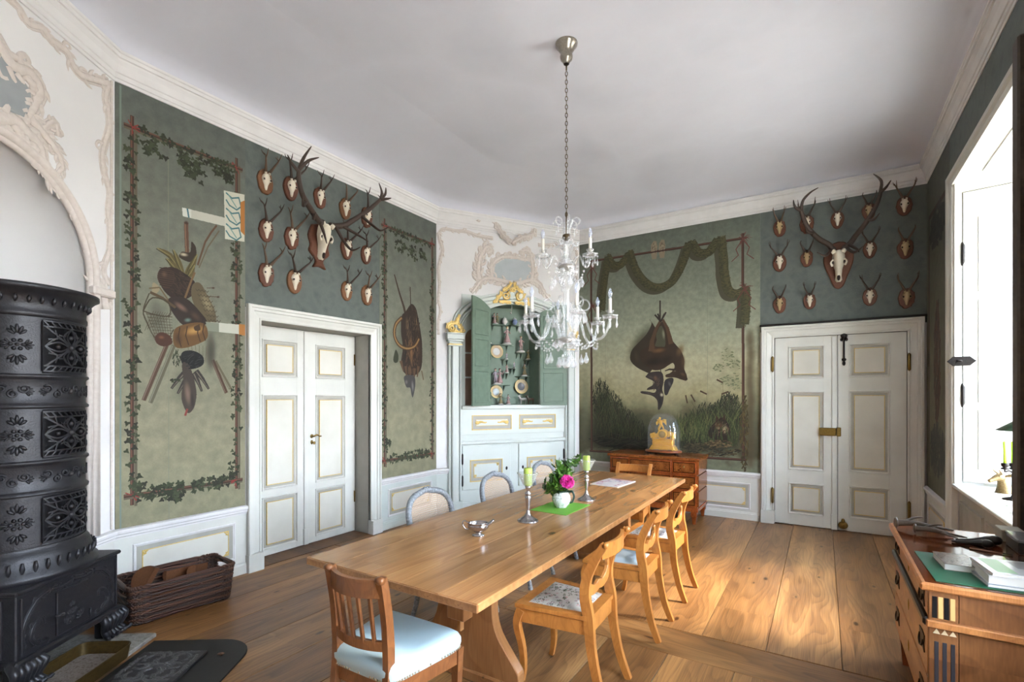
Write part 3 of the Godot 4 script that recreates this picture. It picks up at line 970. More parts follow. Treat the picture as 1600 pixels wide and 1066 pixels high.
func honey_chair(label: String, seat: Material, at: Vector3, turn: float) -> Node3D:
	var t := thing("scroll_back_chair", label, "chair", at, turn, "honey-coloured chairs at the oak table")
	var m: Material = M.honey
	for s in [-1.0, 1.0]:
		var p := curve(v3([[0.178 * s, 0.0, 0.275], [0.174 * s, 0.13, 0.225], [0.172 * s, 0.30, 0.188], [0.172 * s, 0.45, 0.175], [0.172 * s, 0.56, 0.155], [0.172 * s, 0.66, 0.165], [0.174 * s, 0.77, 0.215], [0.178 * s, 0.845, 0.262]]), 5)
		var wd := taper(p.size(), 0.034, 0.056, 0.036)
		var g := G.new().bar(p, 0.030, wd, Vector3.RIGHT)
		g.smooth().at(Vector3(0.178 * s, 0.843, 0.268), Vector3(0, 0, PI / 2)).lathe([[0.0, -0.0165], [0.015, -0.016], [0.0165, 0.0], [0.015, 0.016], [0.0, 0.0165]], 14)
		part("stile", g, m, t)
		# bowed front leg
		var q := curve(v3([[0.196 * s, 0.0, -0.215], [0.192 * s, 0.10, -0.198], [0.194 * s, 0.22, -0.205], [0.204 * s, 0.33, -0.228], [0.206 * s, 0.385, -0.222], [0.200 * s, 0.43, -0.205]]), 4)
		part("leg", G.new().bar(q, taper(q.size(), 0.026, 0.034, 0.046), taper(q.size(), 0.026, 0.034, 0.046), Vector3.RIGHT), m, t)
	# box frame with a moulded rim
	var g := G.new()
	var fr := PackedVector2Array([Vector2(-0.225, 0.235), Vector2(0.225, 0.235), Vector2(0.186, -0.19), Vector2(-0.186, -0.19)])
	var inner := PackedVector2Array([Vector2(-0.172, 0.180), Vector2(0.172, 0.180), Vector2(0.145, -0.135), Vector2(-0.145, -0.135)])
	for i in 4:
		var j := (i + 1) % 4
		var a := fr[i]
		var b := fr[j]
		var c := inner[j]
		var d := inner[i]
		g.away(Vector3(a.x, 0.465, -a.y), Vector3(b.x, 0.465, -b.y), Vector3(c.x, 0.465, -c.y), Vector3(d.x, 0.465, -d.y), Vector3(0, 0, 0))
		g.away(Vector3(a.x, 0.465, -a.y), Vector3(b.x, 0.465, -b.y), Vector3(b.x, 0.443, -b.y), Vector3(a.x, 0.443, -a.y), Vector3(0, 0.45, 0))
		var a2 := a * 0.955
		var b2 := b * 0.955
		g.away(Vector3(a.x, 0.443, -a.y), Vector3(b.x, 0.443, -b.y), Vector3(b2.x, 0.436, -b2.y), Vector3(a2.x, 0.436, -a2.y), Vector3(0, 1, 0))
		g.away(Vector3(a2.x, 0.436, -a2.y), Vector3(b2.x, 0.436, -b2.y), Vector3(b2.x, 0.365, -b2.y), Vector3(a2.x, 0.365, -a2.y), Vector3(0, 0.4, 0))
		g.away(Vector3(a2.x, 0.365, -a2.y), Vector3(b2.x, 0.365, -b2.y), Vector3(c.x, 0.365, -c.y), Vector3(d.x, 0.365, -d.y), Vector3(0, 1, 0))
		g.away(Vector3(c.x, 0.365, -c.y), Vector3(d.x, 0.365, -d.y), Vector3(d.x, 0.465, -d.y), Vector3(c.x, 0.465, -c.y), Vector3(3 * (c.x + d.x), 0.4, -3 * (c.y + d.y)))
	part("seat_frame", g, m, t)
	g = G.new().smooth()
	var N := 8
	var pt := func(i: int, j: int) -> Vector3:
		var u := -1.0 + 2.0 * i / N
		var v := -1.0 + 2.0 * j / N
		var e := 1.0 - maxf(u * u, v * v)
		return Vector3(u * lerpf(0.172, 0.145, (v + 1) * 0.5), 0.462 + 0.020 * sqrt(maxf(e, 0.0)), lerpf(-0.18, 0.135, (v + 1) * 0.5))
	for i in N:
		for j in N:
			g.quad(pt.call(i, j + 1), pt.call(i + 1, j + 1), pt.call(i + 1, j), pt.call(i, j))
	part("seat_pad", g, seat, t)
	# top rail and the crescent cross-rail with upturned horns
	var bow := []
	for i in 11:
		var u := -1.0 + i / 5.0
		bow.append(Vector3(u * 0.172, 0.805, 0.238 + 0.035 * (1 - u * u)))
	part("top_rail", G.new().bar(bow, 0.075, 0.018, Vector3.UP), m, t)
	var cres := PackedVector2Array()
	var lo := curve([Vector2(-0.165, 0.59), Vector2(-0.13, 0.555), Vector2(-0.06, 0.54), Vector2(0, 0.548), Vector2(0.06, 0.54), Vector2(0.13, 0.555), Vector2(0.165, 0.59)], 4)
	var hi := curve([Vector2(0.165, 0.655), Vector2(0.148, 0.678), Vector2(0.126, 0.665), Vector2(0.132, 0.635), Vector2(0.105, 0.605), Vector2(0.05, 0.588), Vector2(0, 0.60), Vector2(-0.05, 0.588), Vector2(-0.105, 0.605), Vector2(-0.132, 0.635), Vector2(-0.126, 0.665), Vector2(-0.148, 0.678), Vector2(-0.165, 0.655)], 4)
	for p in lo:
		cres.append(p)
	for p in hi:
		cres.append(p)
	part("cross_rail", G.new().prism(cres, 0.150, 0.168, 0.003), m, t)
	return t

func floral(sd: int, ground: Color, petals: Array, leaves: Color) -> StandardMaterial3D:   # a woven or printed flower cloth
	var im := Image.create(192, 192, false, Image.FORMAT_RGB8)
	im.fill(ground)
	var rng := RandomNumberGenerator.new()
	rng.seed = sd
	for i in 150:
		var c := Vector2(rng.randf() * 192, rng.randf() * 192)
		var col := leaves.darkened(rng.randf() * 0.35) if rng.randf() < 0.6 else (petals[rng.randi() % petals.size()] as Color)
		for k in 5:
			var a := k * TAU / 5 + rng.randf()
			var p := c + Vector2(cos(a), sin(a)) * rng.randf_range(2, 5)
			im.fill_rect(Rect2i(int(p.x), int(p.y), rng.randi_range(2, 5), rng.randi_range(2, 4)), col)
	var m := plain(Color.WHITE, 0.9)
	m.albedo_texture = ImageTexture.create_from_image(im)
	m.uv1_triplanar = true
	m.uv1_scale = Vector3.ONE * 3.0
	return m

func cane_chair(label: String, at: Vector3, turn: float) -> Node3D:
	var t := thing("cane_back_chair", label, "chair", at, turn, "grey cane-backed chairs at the oak table")
	var m: Material = M.grey_paint
	# curved back hoop: a soft rounded square, leaning back
	var ring := []
	for i in 32:
		var a := TAU * i / 32
		var cx := signf(cos(a)) * pow(absf(cos(a)), 0.72)
		var sy := signf(sin(a)) * pow(absf(sin(a)), 0.80)
		var x := cx * (0.235 + 0.012 * sy)
		var y := 0.675 + sy * 0.195 + (0.012 * maxf(0.0, 1.0 - absf(x) / 0.05) if sy > 0 else 0.0)
		ring.append(Vector3(x, y, 0.20 + (y - 0.45) * 0.20 + 0.03 * (1.0 - pow(x / 0.25, 2.0))))
	part("back_frame", G.new().smooth().tube(ring, 0.023, 8, true), m, t)
	var g := G.new().smooth()
	g.tube(scroll(Vector2(-0.018, 0.0), 0.014, 1.1, 0.0, 10, 0.3).map(func(p): return p + Vector3(0, 0.893, 0.305)), 0.006, 6)
	g.tube(scroll(Vector2(0.018, 0.0), 0.014, -1.1, PI, 10, 0.3).map(func(p): return p + Vector3(0, 0.893, 0.305)), 0.006, 6)
	g.ball(Vector3(0, 0.892, 0.305), Vector3(0.01, 0.016, 0.01), 8, 6)
	part("crest_carving", g, m, t)
	# woven cane
	g = G.new()
	var zz := func(x: float, y: float) -> float: return 0.20 + (y - 0.45) * 0.20 + 0.03 * (1.0 - pow(x / 0.25, 2.0))
	var half := func(y: float) -> float:
		var sy := clampf((y - 0.675) / 0.185, -1.0, 1.0)
		return 0.225 * pow(maxf(0.0, 1.0 - pow(absf(sy), 2.5)), 0.36)
	for i in 25:
		var y := 0.495 + 0.015 * i
		var h: float = half.call(y)
		if h < 0.03:
			continue
		var p := []
		for k in 9:
			var x := lerpf(-h, h, k / 8.0)
			p.append(Vector3(x, y, zz.call(x, y)))
		g.bar(p, 0.0062, 0.002, Vector3.UP)
	for i in 29:
		var x := -0.217 + 0.0155 * i
		var k := pow(maxf(0.0, 1.0 - pow(absf(x) / 0.225, 1.0 / 0.36)), 0.4) * 0.185
		if k < 0.02:
			continue
		g.bar([Vector3(x, 0.675 - k, zz.call(x, 0.675 - k) + 0.001), Vector3(x, 0.675 + k, zz.call(x, 0.675 + k) + 0.001)], 0.0062, 0.002, Vector3.RIGHT)
	part("cane_panel", g, M.cane, t).set_meta("kind", "stuff")
	# seat with cane top, serpentine apron and cabriole legs
	var seat := PackedVector2Array()
	for q in curve([Vector2(-0.20, -0.20), Vector2(-0.245, 0.0), Vector2(-0.255, 0.20), Vector2(-0.14, 0.235), Vector2(0.0, 0.245), Vector2(0.14, 0.235), Vector2(0.255, 0.20), Vector2(0.245, 0.0), Vector2(0.20, -0.20)], 4):
		seat.append(q)
	part("seat_frame", G.new().at(Vector3(0, 0, 0), Vector3(-PI / 2, 0, 0)).prism(seat, 0.385, 0.445, 0.008), m, t)
	var pad := PackedVector2Array()
	for q in seat:
		pad.append(q * 0.86)
	part("seat_cane", G.new().at(Vector3(0, 0, 0), Vector3(-PI / 2, 0, 0)).prism(pad, 0.444, 0.452, 0.003), M.cane, t)
	for s in [-1.0, 1.0]:
		var p := curve(v3([[0.20 * s, 0.0, -0.205], [0.203 * s, 0.03, -0.20], [0.188 * s, 0.12, -0.175], [0.198 * s, 0.25, -0.185], [0.222 * s, 0.35, -0.205], [0.215 * s, 0.42, -0.19]]), 4)
		part("leg", G.new().smooth().tube(p, taper(p.size(), 0.020, 0.016, 0.032), 8), m, t)
		p = curve(v3([[0.205 * s, 0.0, 0.255], [0.195 * s, 0.15, 0.215], [0.190 * s, 0.40, 0.195], [0.19 * s, 0.50, 0.215], [0.215 * s, 0.58, 0.228]]), 4)
		part("leg", G.new().smooth().tube(p, taper(p.size(), 0.016, 0.022, 0.019), 8), m, t)
	return t

func chairs() -> void:
	M.grey_paint = mottled([Color(0.34, 0.36, 0.385), Color(0.47, 0.49, 0.51), Color(0.68, 0.69, 0.70)], 0.03, 71, 6.0, 0.5)
	M.cane = mottled([Color(0.66, 0.56, 0.47), Color(0.76, 0.67, 0.58)], 0.05, 72, 6.0, 0.65)
	spindle_chair()
	var tapestry := floral(5, Color(0.76, 0.73, 0.68), [Color(0.72, 0.50, 0.48), Color(0.55, 0.42, 0.45)], Color(0.30, 0.34, 0.22))
	var blue := plain(Color(0.66, 0.72, 0.74), 0.75)
	var print := floral(9, Color(0.80, 0.79, 0.77), [Color(0.72, 0.62, 0.60), Color(0.62, 0.63, 0.68)], Color(0.50, 0.54, 0.48))
	honey_chair("honey-coloured chair with dark floral tapestry seat", tapestry, Vector3(-1.195, 0, -2.52), PI / 2 + 0.03)
	honey_chair("honey-coloured chair with plain pale blue seat", blue, Vector3(-1.175, 0, -3.375), PI / 2 + 0.02)
	honey_chair("honey-coloured chair with pale floral seat beside the table", print, Vector3(-1.165, 0, -4.11), PI / 2 - 0.02)
	honey_chair("honey-coloured chair at the table's end in front of the walnut commode", blue, Vector3(-1.73, 0, -5.02), PI + 0.05)
	cane_chair("grey cane-backed chair nearest the recessed double door", Vector3(-2.24, 0, -2.82), -PI / 2)
	cane_chair("grey cane-backed chair in the middle of its row of three", Vector3(-2.24, 0, -3.72), -PI / 2)
	cane_chair("grey cane-backed chair nearest the landscape painting", Vector3(-2.24, 0, -4.62), -PI / 2)
# ---------------------------------------------------------------- stucco and the corner cupboard
# a flattened, tapering stem with curled lobes along it; lies in x, y with its back at z = 0
func rocaille(g: G, pts: Array, r0: float, r1: float, every := 3, lobe := 2.2, side := 1.0, sd := 1) -> void:
	var rng := RandomNumberGenerator.new()
	rng.seed = sd
	var keep := g.X
	g.smooth()
	g.X = keep * Transform3D(Basis.from_scale(Vector3(1, 1, 0.55)), Vector3.ZERO)
	var p := curve(v3(pts), 4)
	var n := p.size()
	g.tube(p, taper(n, r0 * 0.78, r1 * 0.78), 7)
	var edge := [[], []]
	for i in n:
		var t: Vector3 = (p[mini(i + 1, n - 1)] - p[maxi(i - 1, 0)]).normalized()
		var rr := lerpf(r0, r1, float(i) / n)
		for e in 2:
			edge[e].append(p[i] + Vector3(-t.y, t.x, 0) * rr * (1.05 if e == 0 else -1.05))
	for e in 2:
		g.tube(edge[e], taper(n, r0 * 0.30, r1 * 0.30), 5)
	var k := 0
	for i in range(1, n - 2, maxi(every - 1, 1)):
		var t: Vector3 = (p[i + 1] - p[i - 1]).normalized()
		var s := side * (1.0 if k % 3 != 2 else -1.0)
		var nm := Vector3(-t.y, t.x, 0) * s
		var rr := lerpf(r0, r1, float(i) / n)
		var L := rr * lobe * rng.randf_range(0.7, 1.35)
		var a: Vector3 = p[i] + nm * rr * 0.6
		if k % 4 == 1:   # a curled end
			g.tube(curve([a, a + nm * L * 0.6 + t * L * 0.3, a + nm * L * 0.8 + t * L * 0.95, a + nm * L * 0.35 + t * L * 1.15, a + nm * L * 0.35 + t * L * 0.8], 3), taper(13, rr * 0.55, rr * 0.42, rr * 0.22), 6)
		else:            # a pointed leaf
			g.tube(curve([a - t * L * 0.2, a + nm * L * 0.45 + t * L * 0.25, a + nm * L * 0.75 + t * L * 0.85], 3), taper(7, rr * 0.62, rr * 0.50, rr * 0.06), 6)
		k += 1
	g.X = keep

func stucco() -> void:
	var w: Node3D = get_node("wall_corner_left")
	var frame := Transform3D(Basis.from_scale(Vector3(1, 1, -1)), Vector3(0, 0, 0))
	var g := G.new()
	g.X = frame
	rocaille(g, [[0.95, 3.88], [0.74, 3.88], [0.67, 3.83], [0.57, 3.87], [0.51, 3.84], [0.40, 3.85], [0.35, 3.79], [0.28, 3.77], [0.17, 3.81], [0.10, 3.84], [0.035, 3.87]], 0.02, 0.03, 3, 1.7, -1.0, 4)
	rocaille(g, [[0.035, 3.87], [0.07, 3.74], [0.045, 3.66], [0.035, 3.55], [0.08, 3.40], [0.10, 3.30], [0.08, 3.19], [0.03, 3.08], [0.045, 2.94], [0.03, 2.80], [0.035, 2.65], [0.09, 2.50], [0.04, 2.40]], 0.028, 0.022, 4, 1.9, -1.0, 5)
	g.flat()
	g.span(Vector3(0.012, 0.62, 0.0), Vector3(0.03, 3.9, 0.014), 0.004)
	part("stucco_border", g, M.stucco, w)
	# archivolt round the niche
	g = G.new().smooth()
	var pts := []
	for i in 41:
		var t := PI * i / 40
		pts.append([t, Vector3(0.88 - cos(t) * 0.67, 2.39 + sin(t) * 0.67, 0)])
	for r in [[0.0, 0.022, 0.0], [0.032, 0.030, -0.012], [0.066, 0.016, 0.0]]:
		var line := [Vector3(0.21 - r[0], 0.62, r[2])]
		for q in pts:
			line.append(Vector3(0.88 - cos(q[0]) * (0.67 + r[0]), 2.39 + sin(q[0]) * (0.67 + r[0]), r[2]))
		line.append(Vector3(1.55 + r[0], 0.62, r[2]))
		g.tube(line, r[1], 8)
	part("niche_moulding", g, M.stucco, w)
	g = G.new()
	g.X = frame
	for s in [1.0, -1.0]:
		var m := func(l: Array) -> Array: return l.map(func(q): return [0.88 + (q[0] - 0.88) * s, q[1]])
		rocaille(g, m.call([[0.88, 3.60], [0.77, 3.51], [0.66, 3.54], [0.59, 3.48], [0.63, 3.36], [0.66, 3.27], [0.58, 3.24], [0.49, 3.34], [0.46, 3.26]]), 0.05, 0.02, 2, 1.6, 1.0 * s, 6)
		rocaille(g, m.call([[0.88, 3.14], [0.76, 3.20], [0.67, 3.17], [0.59, 3.13], [0.56, 3.02], [0.50, 2.94], [0.43, 2.90]]), 0.055, 0.02, 2, 1.5, 1.0 * s, 8)
		rocaille(g, m.call([[0.66, 3.27], [0.56, 3.22], [0.47, 3.16], [0.43, 3.08], [0.47, 3.02]]), 0.04, 0.016, 2, 1.6, -1.0 * s, 9)
		rocaille(g, m.call([[0.40, 2.90], [0.33, 2.78], [0.25, 2.66], [0.20, 2.50], [0.18, 2.42]]), 0.012, 0.02, 3, 2.0, 1.0 * s, 10)
	part("stucco_cartouche", g, M.stucco, w)
	var pan := PackedVector2Array()
	for q in [[1.10, 3.42], [1.0, 3.50], [0.88, 3.54], [0.76, 3.50], [0.66, 3.43], [0.65, 3.33], [0.70, 3.25], [0.88, 3.22], [1.06, 3.25], [1.11, 3.33]]:
		pan.append(Vector2(q[0], q[1]))
	var gp := G.new()
	gp.X = frame
	part("cartouche_panel", gp.prism(pan, -0.005, 0.008), mottled([Color(0.55, 0.57, 0.58), Color(0.62, 0.635, 0.64)], 0.02, 30, 1.0, 0.9), w)
	g = G.new()
	g.X = frame
	for x in [0.13, 1.63]:
		g.flat().span(Vector3(x - 0.10, 2.30, 0.0), Vector3(x + 0.10, 2.36, 0.05), 0.01)
		rocaille(g, [[x - 0.06, 2.22], [x - 0.03, 2.36], [x + 0.05, 2.40], [x + 0.07, 2.46], [x + 0.02, 2.50]], 0.045, 0.02, 2, 1.4, 1.0, 11)
	part("stucco_bracket", g, M.stucco, w)
	# far corner: border, cartouche and the swag that climbs over the cornice
	w = get_node("wall_corner_back")
	g = G.new()
	rocaille(g, [[0.03, 3.78], [0.10, 3.86], [0.27, 3.86], [0.42, 3.87], [0.57, 3.84], [0.70, 3.83], [0.83, 3.83]], 0.016, 0.024, 3, 1.9, -1.0, 14)
	rocaille(g, [[2.24, 3.78], [2.17, 3.86], [2.0, 3.86], [1.85, 3.87], [1.70, 3.84], [1.55, 3.83]], 0.016, 0.024, 3, 1.9, 1.0, 15)
	rocaille(g, [[0.03, 3.80], [0.05, 3.70], [0.09, 3.58], [0.06, 3.46], [0.03, 3.30], [0.045, 3.10], [0.03, 2.90], [0.06, 2.75], [0.03, 2.60], [0.035, 2.42]], 0.022, 0.014, 4, 1.9, 1.0, 16)
	rocaille(g, [[2.24, 3.80], [2.22, 3.70], [2.18, 3.58], [2.21, 3.46], [2.24, 3.30], [2.22, 3.10], [2.24, 2.90]], 0.022, 0.014, 4, 1.9, -1.0, 17)
	part("stucco_border", g, M.stucco, w)
	g = G.new().at(Vector3(0, 0, 0.06), Vector3(-0.3, 0, 0))
	g.X.origin = Vector3(0, 0.17, 1.20)
	g.at(Vector3(0, 0, 0.045))
	rocaille(g, [[0.58, 4.02], [0.62, 4.09], [0.74, 4.10], [0.84, 4.07], [0.90, 3.97], [0.98, 3.87], [1.10, 3.80]], 0.02, 0.03, 2, 1.6, -1.0, 18)
	rocaille(g, [[1.56, 4.06], [1.50, 4.12], [1.46, 4.02], [1.44, 3.95], [1.32, 3.90], [1.22, 3.86], [1.10, 3.78]], 0.026, 0.03, 2, 1.6, 1.0, 19)
	part("stucco_swag", g, M.stucco, w)
	g = G.new()
	rocaille(g, [[0.62, 3.22], [0.60, 3.36], [0.63, 3.52], [0.70, 3.66], [0.76, 3.70], [0.80, 3.64], [0.74, 3.60]], 0.05, 0.028, 2, 1.4, 1.0, 20)
	rocaille(g, [[0.82, 3.26], [0.80, 3.40], [0.85, 3.50], [0.97, 3.58], [1.15, 3.60], [1.30, 3.58], [1.42, 3.60]], 0.035, 0.03, 2, 1.5, 1.0, 21)
	rocaille(g, [[1.44, 3.30], [1.46, 3.42], [1.44, 3.56], [1.42, 3.68], [1.34, 3.72], [1.28, 3.67], [1.32, 3.62]], 0.045, 0.022, 2, 1.4, -1.0, 22)
	rocaille(g, [[1.10, 3.22], [0.95, 3.24], [0.80, 3.26], [0.66, 3.22], [0.58, 3.12], [0.50, 3.03]], 0.05, 0.022, 2, 1.5, 1.0, 23)
	rocaille(g, [[1.15, 3.22], [1.30, 3.25], [1.46, 3.30], [1.58, 3.24], [1.64, 3.14], [1.73, 3.05]], 0.05, 0.022, 2, 1.5, -1.0, 24)
	part("stucco_cartouche", g, M.stucco, w)
	pan = PackedVector2Array()
	for q in [[0.84, 3.28], [0.86, 3.46], [1.0, 3.56], [1.22, 3.575], [1.42, 3.56], [1.44, 3.34], [1.28, 3.27], [1.05, 3.255]]:
		pan.append(Vector2(q[0], q[1]))
	part("cartouche_panel", G.new().prism(pan, -0.005, 0.008), mottled([Color(0.66, 0.69, 0.70), Color(0.73, 0.75, 0.76)], 0.02, 31, 1.0, 0.9), w)

func bracket_shelf(parent: Node3D, x0: float, x1: float, y: float, z0: float, m: Material) -> void:
	var g := G.new()
	var c := (x0 + x1) * 0.5
	var h := (x1 - x0) * 0.5
	var o := PackedVector2Array()
	for i in 13:
		var t := PI * i / 12
		o.append(Vector2(c - cos(t) * h, sin(t) * minf(0.13, h * 1.3)))
	g.at(Vector3(0, y, z0), Vector3(PI / 2, 0, 0))
	g.prism(o, 0.0, 0.010)
	g.X = Transform3D()
	for s in [-0.55, 0.55]:
		var q := PackedVector2Array([Vector2(0, 0), Vector2(0.07, 0), Vector2(0.05, -0.02), Vector2(0.035, -0.05), Vector2(0.015, -0.065), Vector2(0.0, -0.085)])
		g.X = Transform3D(Basis.from_euler(Vector3(0, -PI / 2, 0)), Vector3(c + s * h + 0.004, y - 0.01, z0))
		g.prism(q, 0.0, 0.008)
	part("bracket_shelf", g, m, parent)

func cupboard() -> void:
	var turn := atan2(0.8374, 0.5465)
	var base := Vector3(CB0.x, 0, CB0.y)
	var c := thing("corner_cupboard", "tall cream corner cupboard with gilt arch ornaments and open sage doors", "cupboard", base, turn)
	var W: Material = M.paint_cool
	var sage := mottled([Color(0.40, 0.475, 0.415), Color(0.455, 0.525, 0.465)], 0.02, 33, 1.5, 0.55)
	M.sage = sage
	# carcass: back and sides of the niche
	var g := G.new()
	g.span(Vector3(0.74, 1.44, -0.40), Vector3(1.61, 3.05, -0.36))
	part("niche_back", g, sage, c)
	g = G.new()
	g.span(Vector3(0.735, 1.44, -0.38), Vector3(0.757, 2.95, -0.01))
	g.span(Vector3(1.583, 1.44, -0.38), Vector3(1.605, 2.95, -0.01))
	g.span(Vector3(0.735, 2.92, -0.38), Vector3(1.605, 2.96, -0.01))
	part("niche_side", g, sage, c)
	part("niche_floor", G.new().span(Vector3(0.735, 1.44, -0.38), Vector3(1.605, 1.462, -0.01)), sage, c)
	# front: arched surround of the opening
	var arc := []
	for i in 17:
		var u := -1.0 + i / 8.0
		arc.append(Vector2(1.17 + 0.412 * u, 2.815 + 0.10 * (1.0 - u * u)))
	g = G.new()
	for i in 16:
		for z in [0.012, -0.03]:
			g.quad(Vector3(arc[i].x, arc[i].y, z), Vector3(arc[i + 1].x, arc[i + 1].y, z), Vector3(arc[i + 1].x, 3.0, z), Vector3(arc[i].x, 3.0, z))
		g.quad(Vector3(arc[i].x, arc[i].y, -0.03), Vector3(arc[i + 1].x, arc[i + 1].y, -0.03), Vector3(arc[i + 1].x, arc[i + 1].y, 0.012), Vector3(arc[i].x, arc[i].y, 0.012))
	g.span(Vector3(0.70, 1.46, -0.03), Vector3(0.758, 3.0, 0.012))
	g.span(Vector3(1.582, 1.46, -0.03), Vector3(1.64, 3.0, 0.012))
	part("opening_frame", g, W, c)
	# side lights: tall arched panes of brown glass behind bars
	for s in [-1.0, 1.0]:
		var o := func(x: float) -> float: return 1.17 + s * (x - 1.17)
		g = G.new()
		g.span(Vector3(o.call(0.36), 1.46, -0.03), Vector3(o.call(0.41), 3.0, 0.010))
		g.span(Vector3(o.call(0.66), 1.46, -0.03), Vector3(o.call(0.70), 3.0, 0.010))
		for i in 12:
			var t0 := PI * i / 12
			var t1 := PI * (i + 1) / 12
			var a := Vector2(0.535 - cos(t0) * 0.125, 2.40 + sin(t0) * 0.125)
			var b := Vector2(0.535 - cos(t1) * 0.125, 2.40 + sin(t1) * 0.125)
			g.quad(Vector3(o.call(a.x), a.y, 0.010), Vector3(o.call(b.x), b.y, 0.010), Vector3(o.call(b.x), 3.0, 0.010), Vector3(o.call(a.x), 3.0, 0.010))
		part("side_frame", g, W, c)
		part("side_pane", G.new().span(Vector3(o.call(0.40), 1.46, -0.036), Vector3(o.call(0.67), 2.54, -0.028)), M.brown_glass, c)
		for y in [1.85, 2.19]:
			part("side_bar", G.new().box(Vector3(o.call(0.535), y, -0.02), Vector3(0.26, 0.022, 0.02), 0.003), W, c)
	# pilasters with stepped faces, caps and plinths
	for s in [-1.0, 1.0]:
		var o := func(x: float) -> float: return 1.17 + s * (x - 1.17)
		g = G.new()
		g.span(Vector3(o.call(0.16), 0.0, 0.0), Vector3(o.call(0.36), 2.30, 0.02))
		g.span(Vector3(o.call(0.165), 0.14, 0.0), Vector3(o.call(0.19), 2.28, 0.045), 0.006)
		g.span(Vector3(o.call(0.205), 0.14, 0.0), Vector3(o.call(0.305), 2.28, 0.07), 0.012)
		g.span(Vector3(o.call(0.32), 0.14, 0.0), Vector3(o.call(0.345), 2.28, 0.05), 0.006)
		part("pilaster", g, W, c)
		part("pilaster_plinth", G.new().span(Vector3(o.call(0.15), 0.0, 0.0), Vector3(o.call(0.36), 0.15, 0.085), 0.01), W, c)
		g = G.new()
		for q in [[2.27, 2.285, 0.012], [2.30, 2.33, 0.0], [2.33, 2.36, 0.022], [2.36, 2.43, 0.034], [2.43, 2.45, 0.042]]:
			g.span(Vector3(o.call(0.16 - q[2]), q[0], 0.0), Vector3(o.call(0.335 + q[2]), q[1], 0.075 + q[2]), 0.006)
		part("capital", g, W, c)
		part("gilt_band", G.new().span(Vector3(o.call(0.15), 2.286, 0.0), Vector3(o.call(0.35), 2.30, 0.088), 0.004), M.gilt, c)
		g = G.new().at(Vector3(o.call(0.245), 2.50, 0.06), Vector3.ZERO, Vector3(s * -1.0, 1, 1.6))
		g.smooth().tube(scroll(Vector2(0.045, 0.005), 0.055, 1.7, PI * 0.9, 26, 0.12), taper(27, 0.017, 0.010), 7)
		rocaille(g, [[0.10, 0.0], [0.085, 0.06], [0.03, 0.075], [-0.02, 0.10], [-0.04, 0.15], [-0.075, 0.20]], 0.022, 0.008, 2, 1.7, 1.0, 41)
		rocaille(g, [[-0.08, -0.045], [-0.10, 0.0], [-0.07, 0.05], [-0.04, 0.08], [-0.03, 0.13]], 0.020, 0.010, 2, 1.8, 1.0, 42)
		rocaille(g, [[-0.09, -0.045], [-0.03, -0.04], [0.03, -0.045], [0.09, -0.04]], 0.016, 0.014, 3, 1.2, 1.0, 43)
		part("gilt_volute", g, M.gilt, c)
	# ogee archivolt
	g = G.new().smooth()
	for q in [[0.0, 0.030, 0.04], [0.05, 0.020, 0.03], [0.085, 0.013, 0.02], [-0.045, 0.018, 0.03]]:
		var line := []
		for i in 33:
			var t := PI * i / 32
			line.append(Vector3(1.17 - cos(t) * (0.90 - q[0]), 2.46 + pow(sin(t), 0.80) * (0.55 - q[0]), q[2] * 0.5))
		g.tube(line, q[1], 8)
	part("arch_moulding", g, W, c)
	g = G.new().at(Vector3(1.12, 2.985, 0.05), Vector3.ZERO, Vector3(1, 1, 1.5))
	for e in [-1.0, 1.0]:
		g.smooth().tube(scroll(Vector2(e * 0.11, 0.035), 0.062, 1.6 * e, PI * (0.6 if e > 0 else 0.4), 26, 0.15), taper(27, 0.016, 0.009), 7)
		rocaille(g, [[e * 0.31, -0.07], [e * 0.25, -0.05], [e * 0.235, 0.01], [e * 0.18, 0.04], [e * 0.175, 0.09]], 0.014, 0.015, 2, 1.9, -e, 44)
		rocaille(g, [[e * 0.16, 0.10], [e * 0.10, 0.13], [e * 0.06, 0.17], [e * 0.02, 0.23]], 0.018, 0.010, 2, 1.9, -e, 45)
		rocaille(g, [[e * 0.22, -0.055], [e * 0.12, -0.05], [e * 0.03, -0.06]], 0.014, 0.016, 2, 1.5, e, 47)
	rocaille(g, [[0.0, 0.02], [-0.03, 0.09], [0.0, 0.14], [0.04, 0.18], [0.02, 0.24]], 0.024, 0.010, 2, 1.8, 1.0, 46)
	part("gilt_crest", g, M.gilt, c)
	part("crest_boss", G.new().smooth().ball(Vector3(1.09, 3.03, 0.05), Vector3(0.055, 0.06, 0.02), 12, 8), W, c)
	part("crest_boss", G.new().smooth().ball(Vector3(1.24, 3.03, 0.05), Vector3(0.045, 0.045, 0.02), 12, 8), W, c)
	# sill, frieze with two sunk panels, ledge, lower doors
	part("sill_moulding", G.new().span(Vector3(0.35, 1.405, 0.0), Vector3(1.99, 1.462, 0.05), 0.01), W, c)
	part("frieze_board", G.new().span(Vector3(0.355, 1.05, -0.05), Vector3(1.985, 1.405, 0.018), 0.003), W, c)
	for x in [0.517, 1.244]:
		var r := Rect2(x, 1.125, 0.582, 0.185)
		panel_gilt(c, r, 0.018, 0.05)
	part("rail_board", G.new().span(Vector3(0.355, 0.93, -0.05), Vector3(1.985, 1.05, 0.008)), W, c)
	part("ledge", G.new().span(Vector3(0.33, 0.915, 0.0), Vector3(2.01, 0.968, 0.04), 0.012), W, c)
	part("stile_board", G.new().span(Vector3(0.355, 0.0, -0.05), Vector3(1.985, 0.93, 0.006)), W, c)
	part("base_board", G.new().span(Vector3(0.355, 0.0, 0.0), Vector3(1.985, 0.12, 0.03), 0.006), W, c)
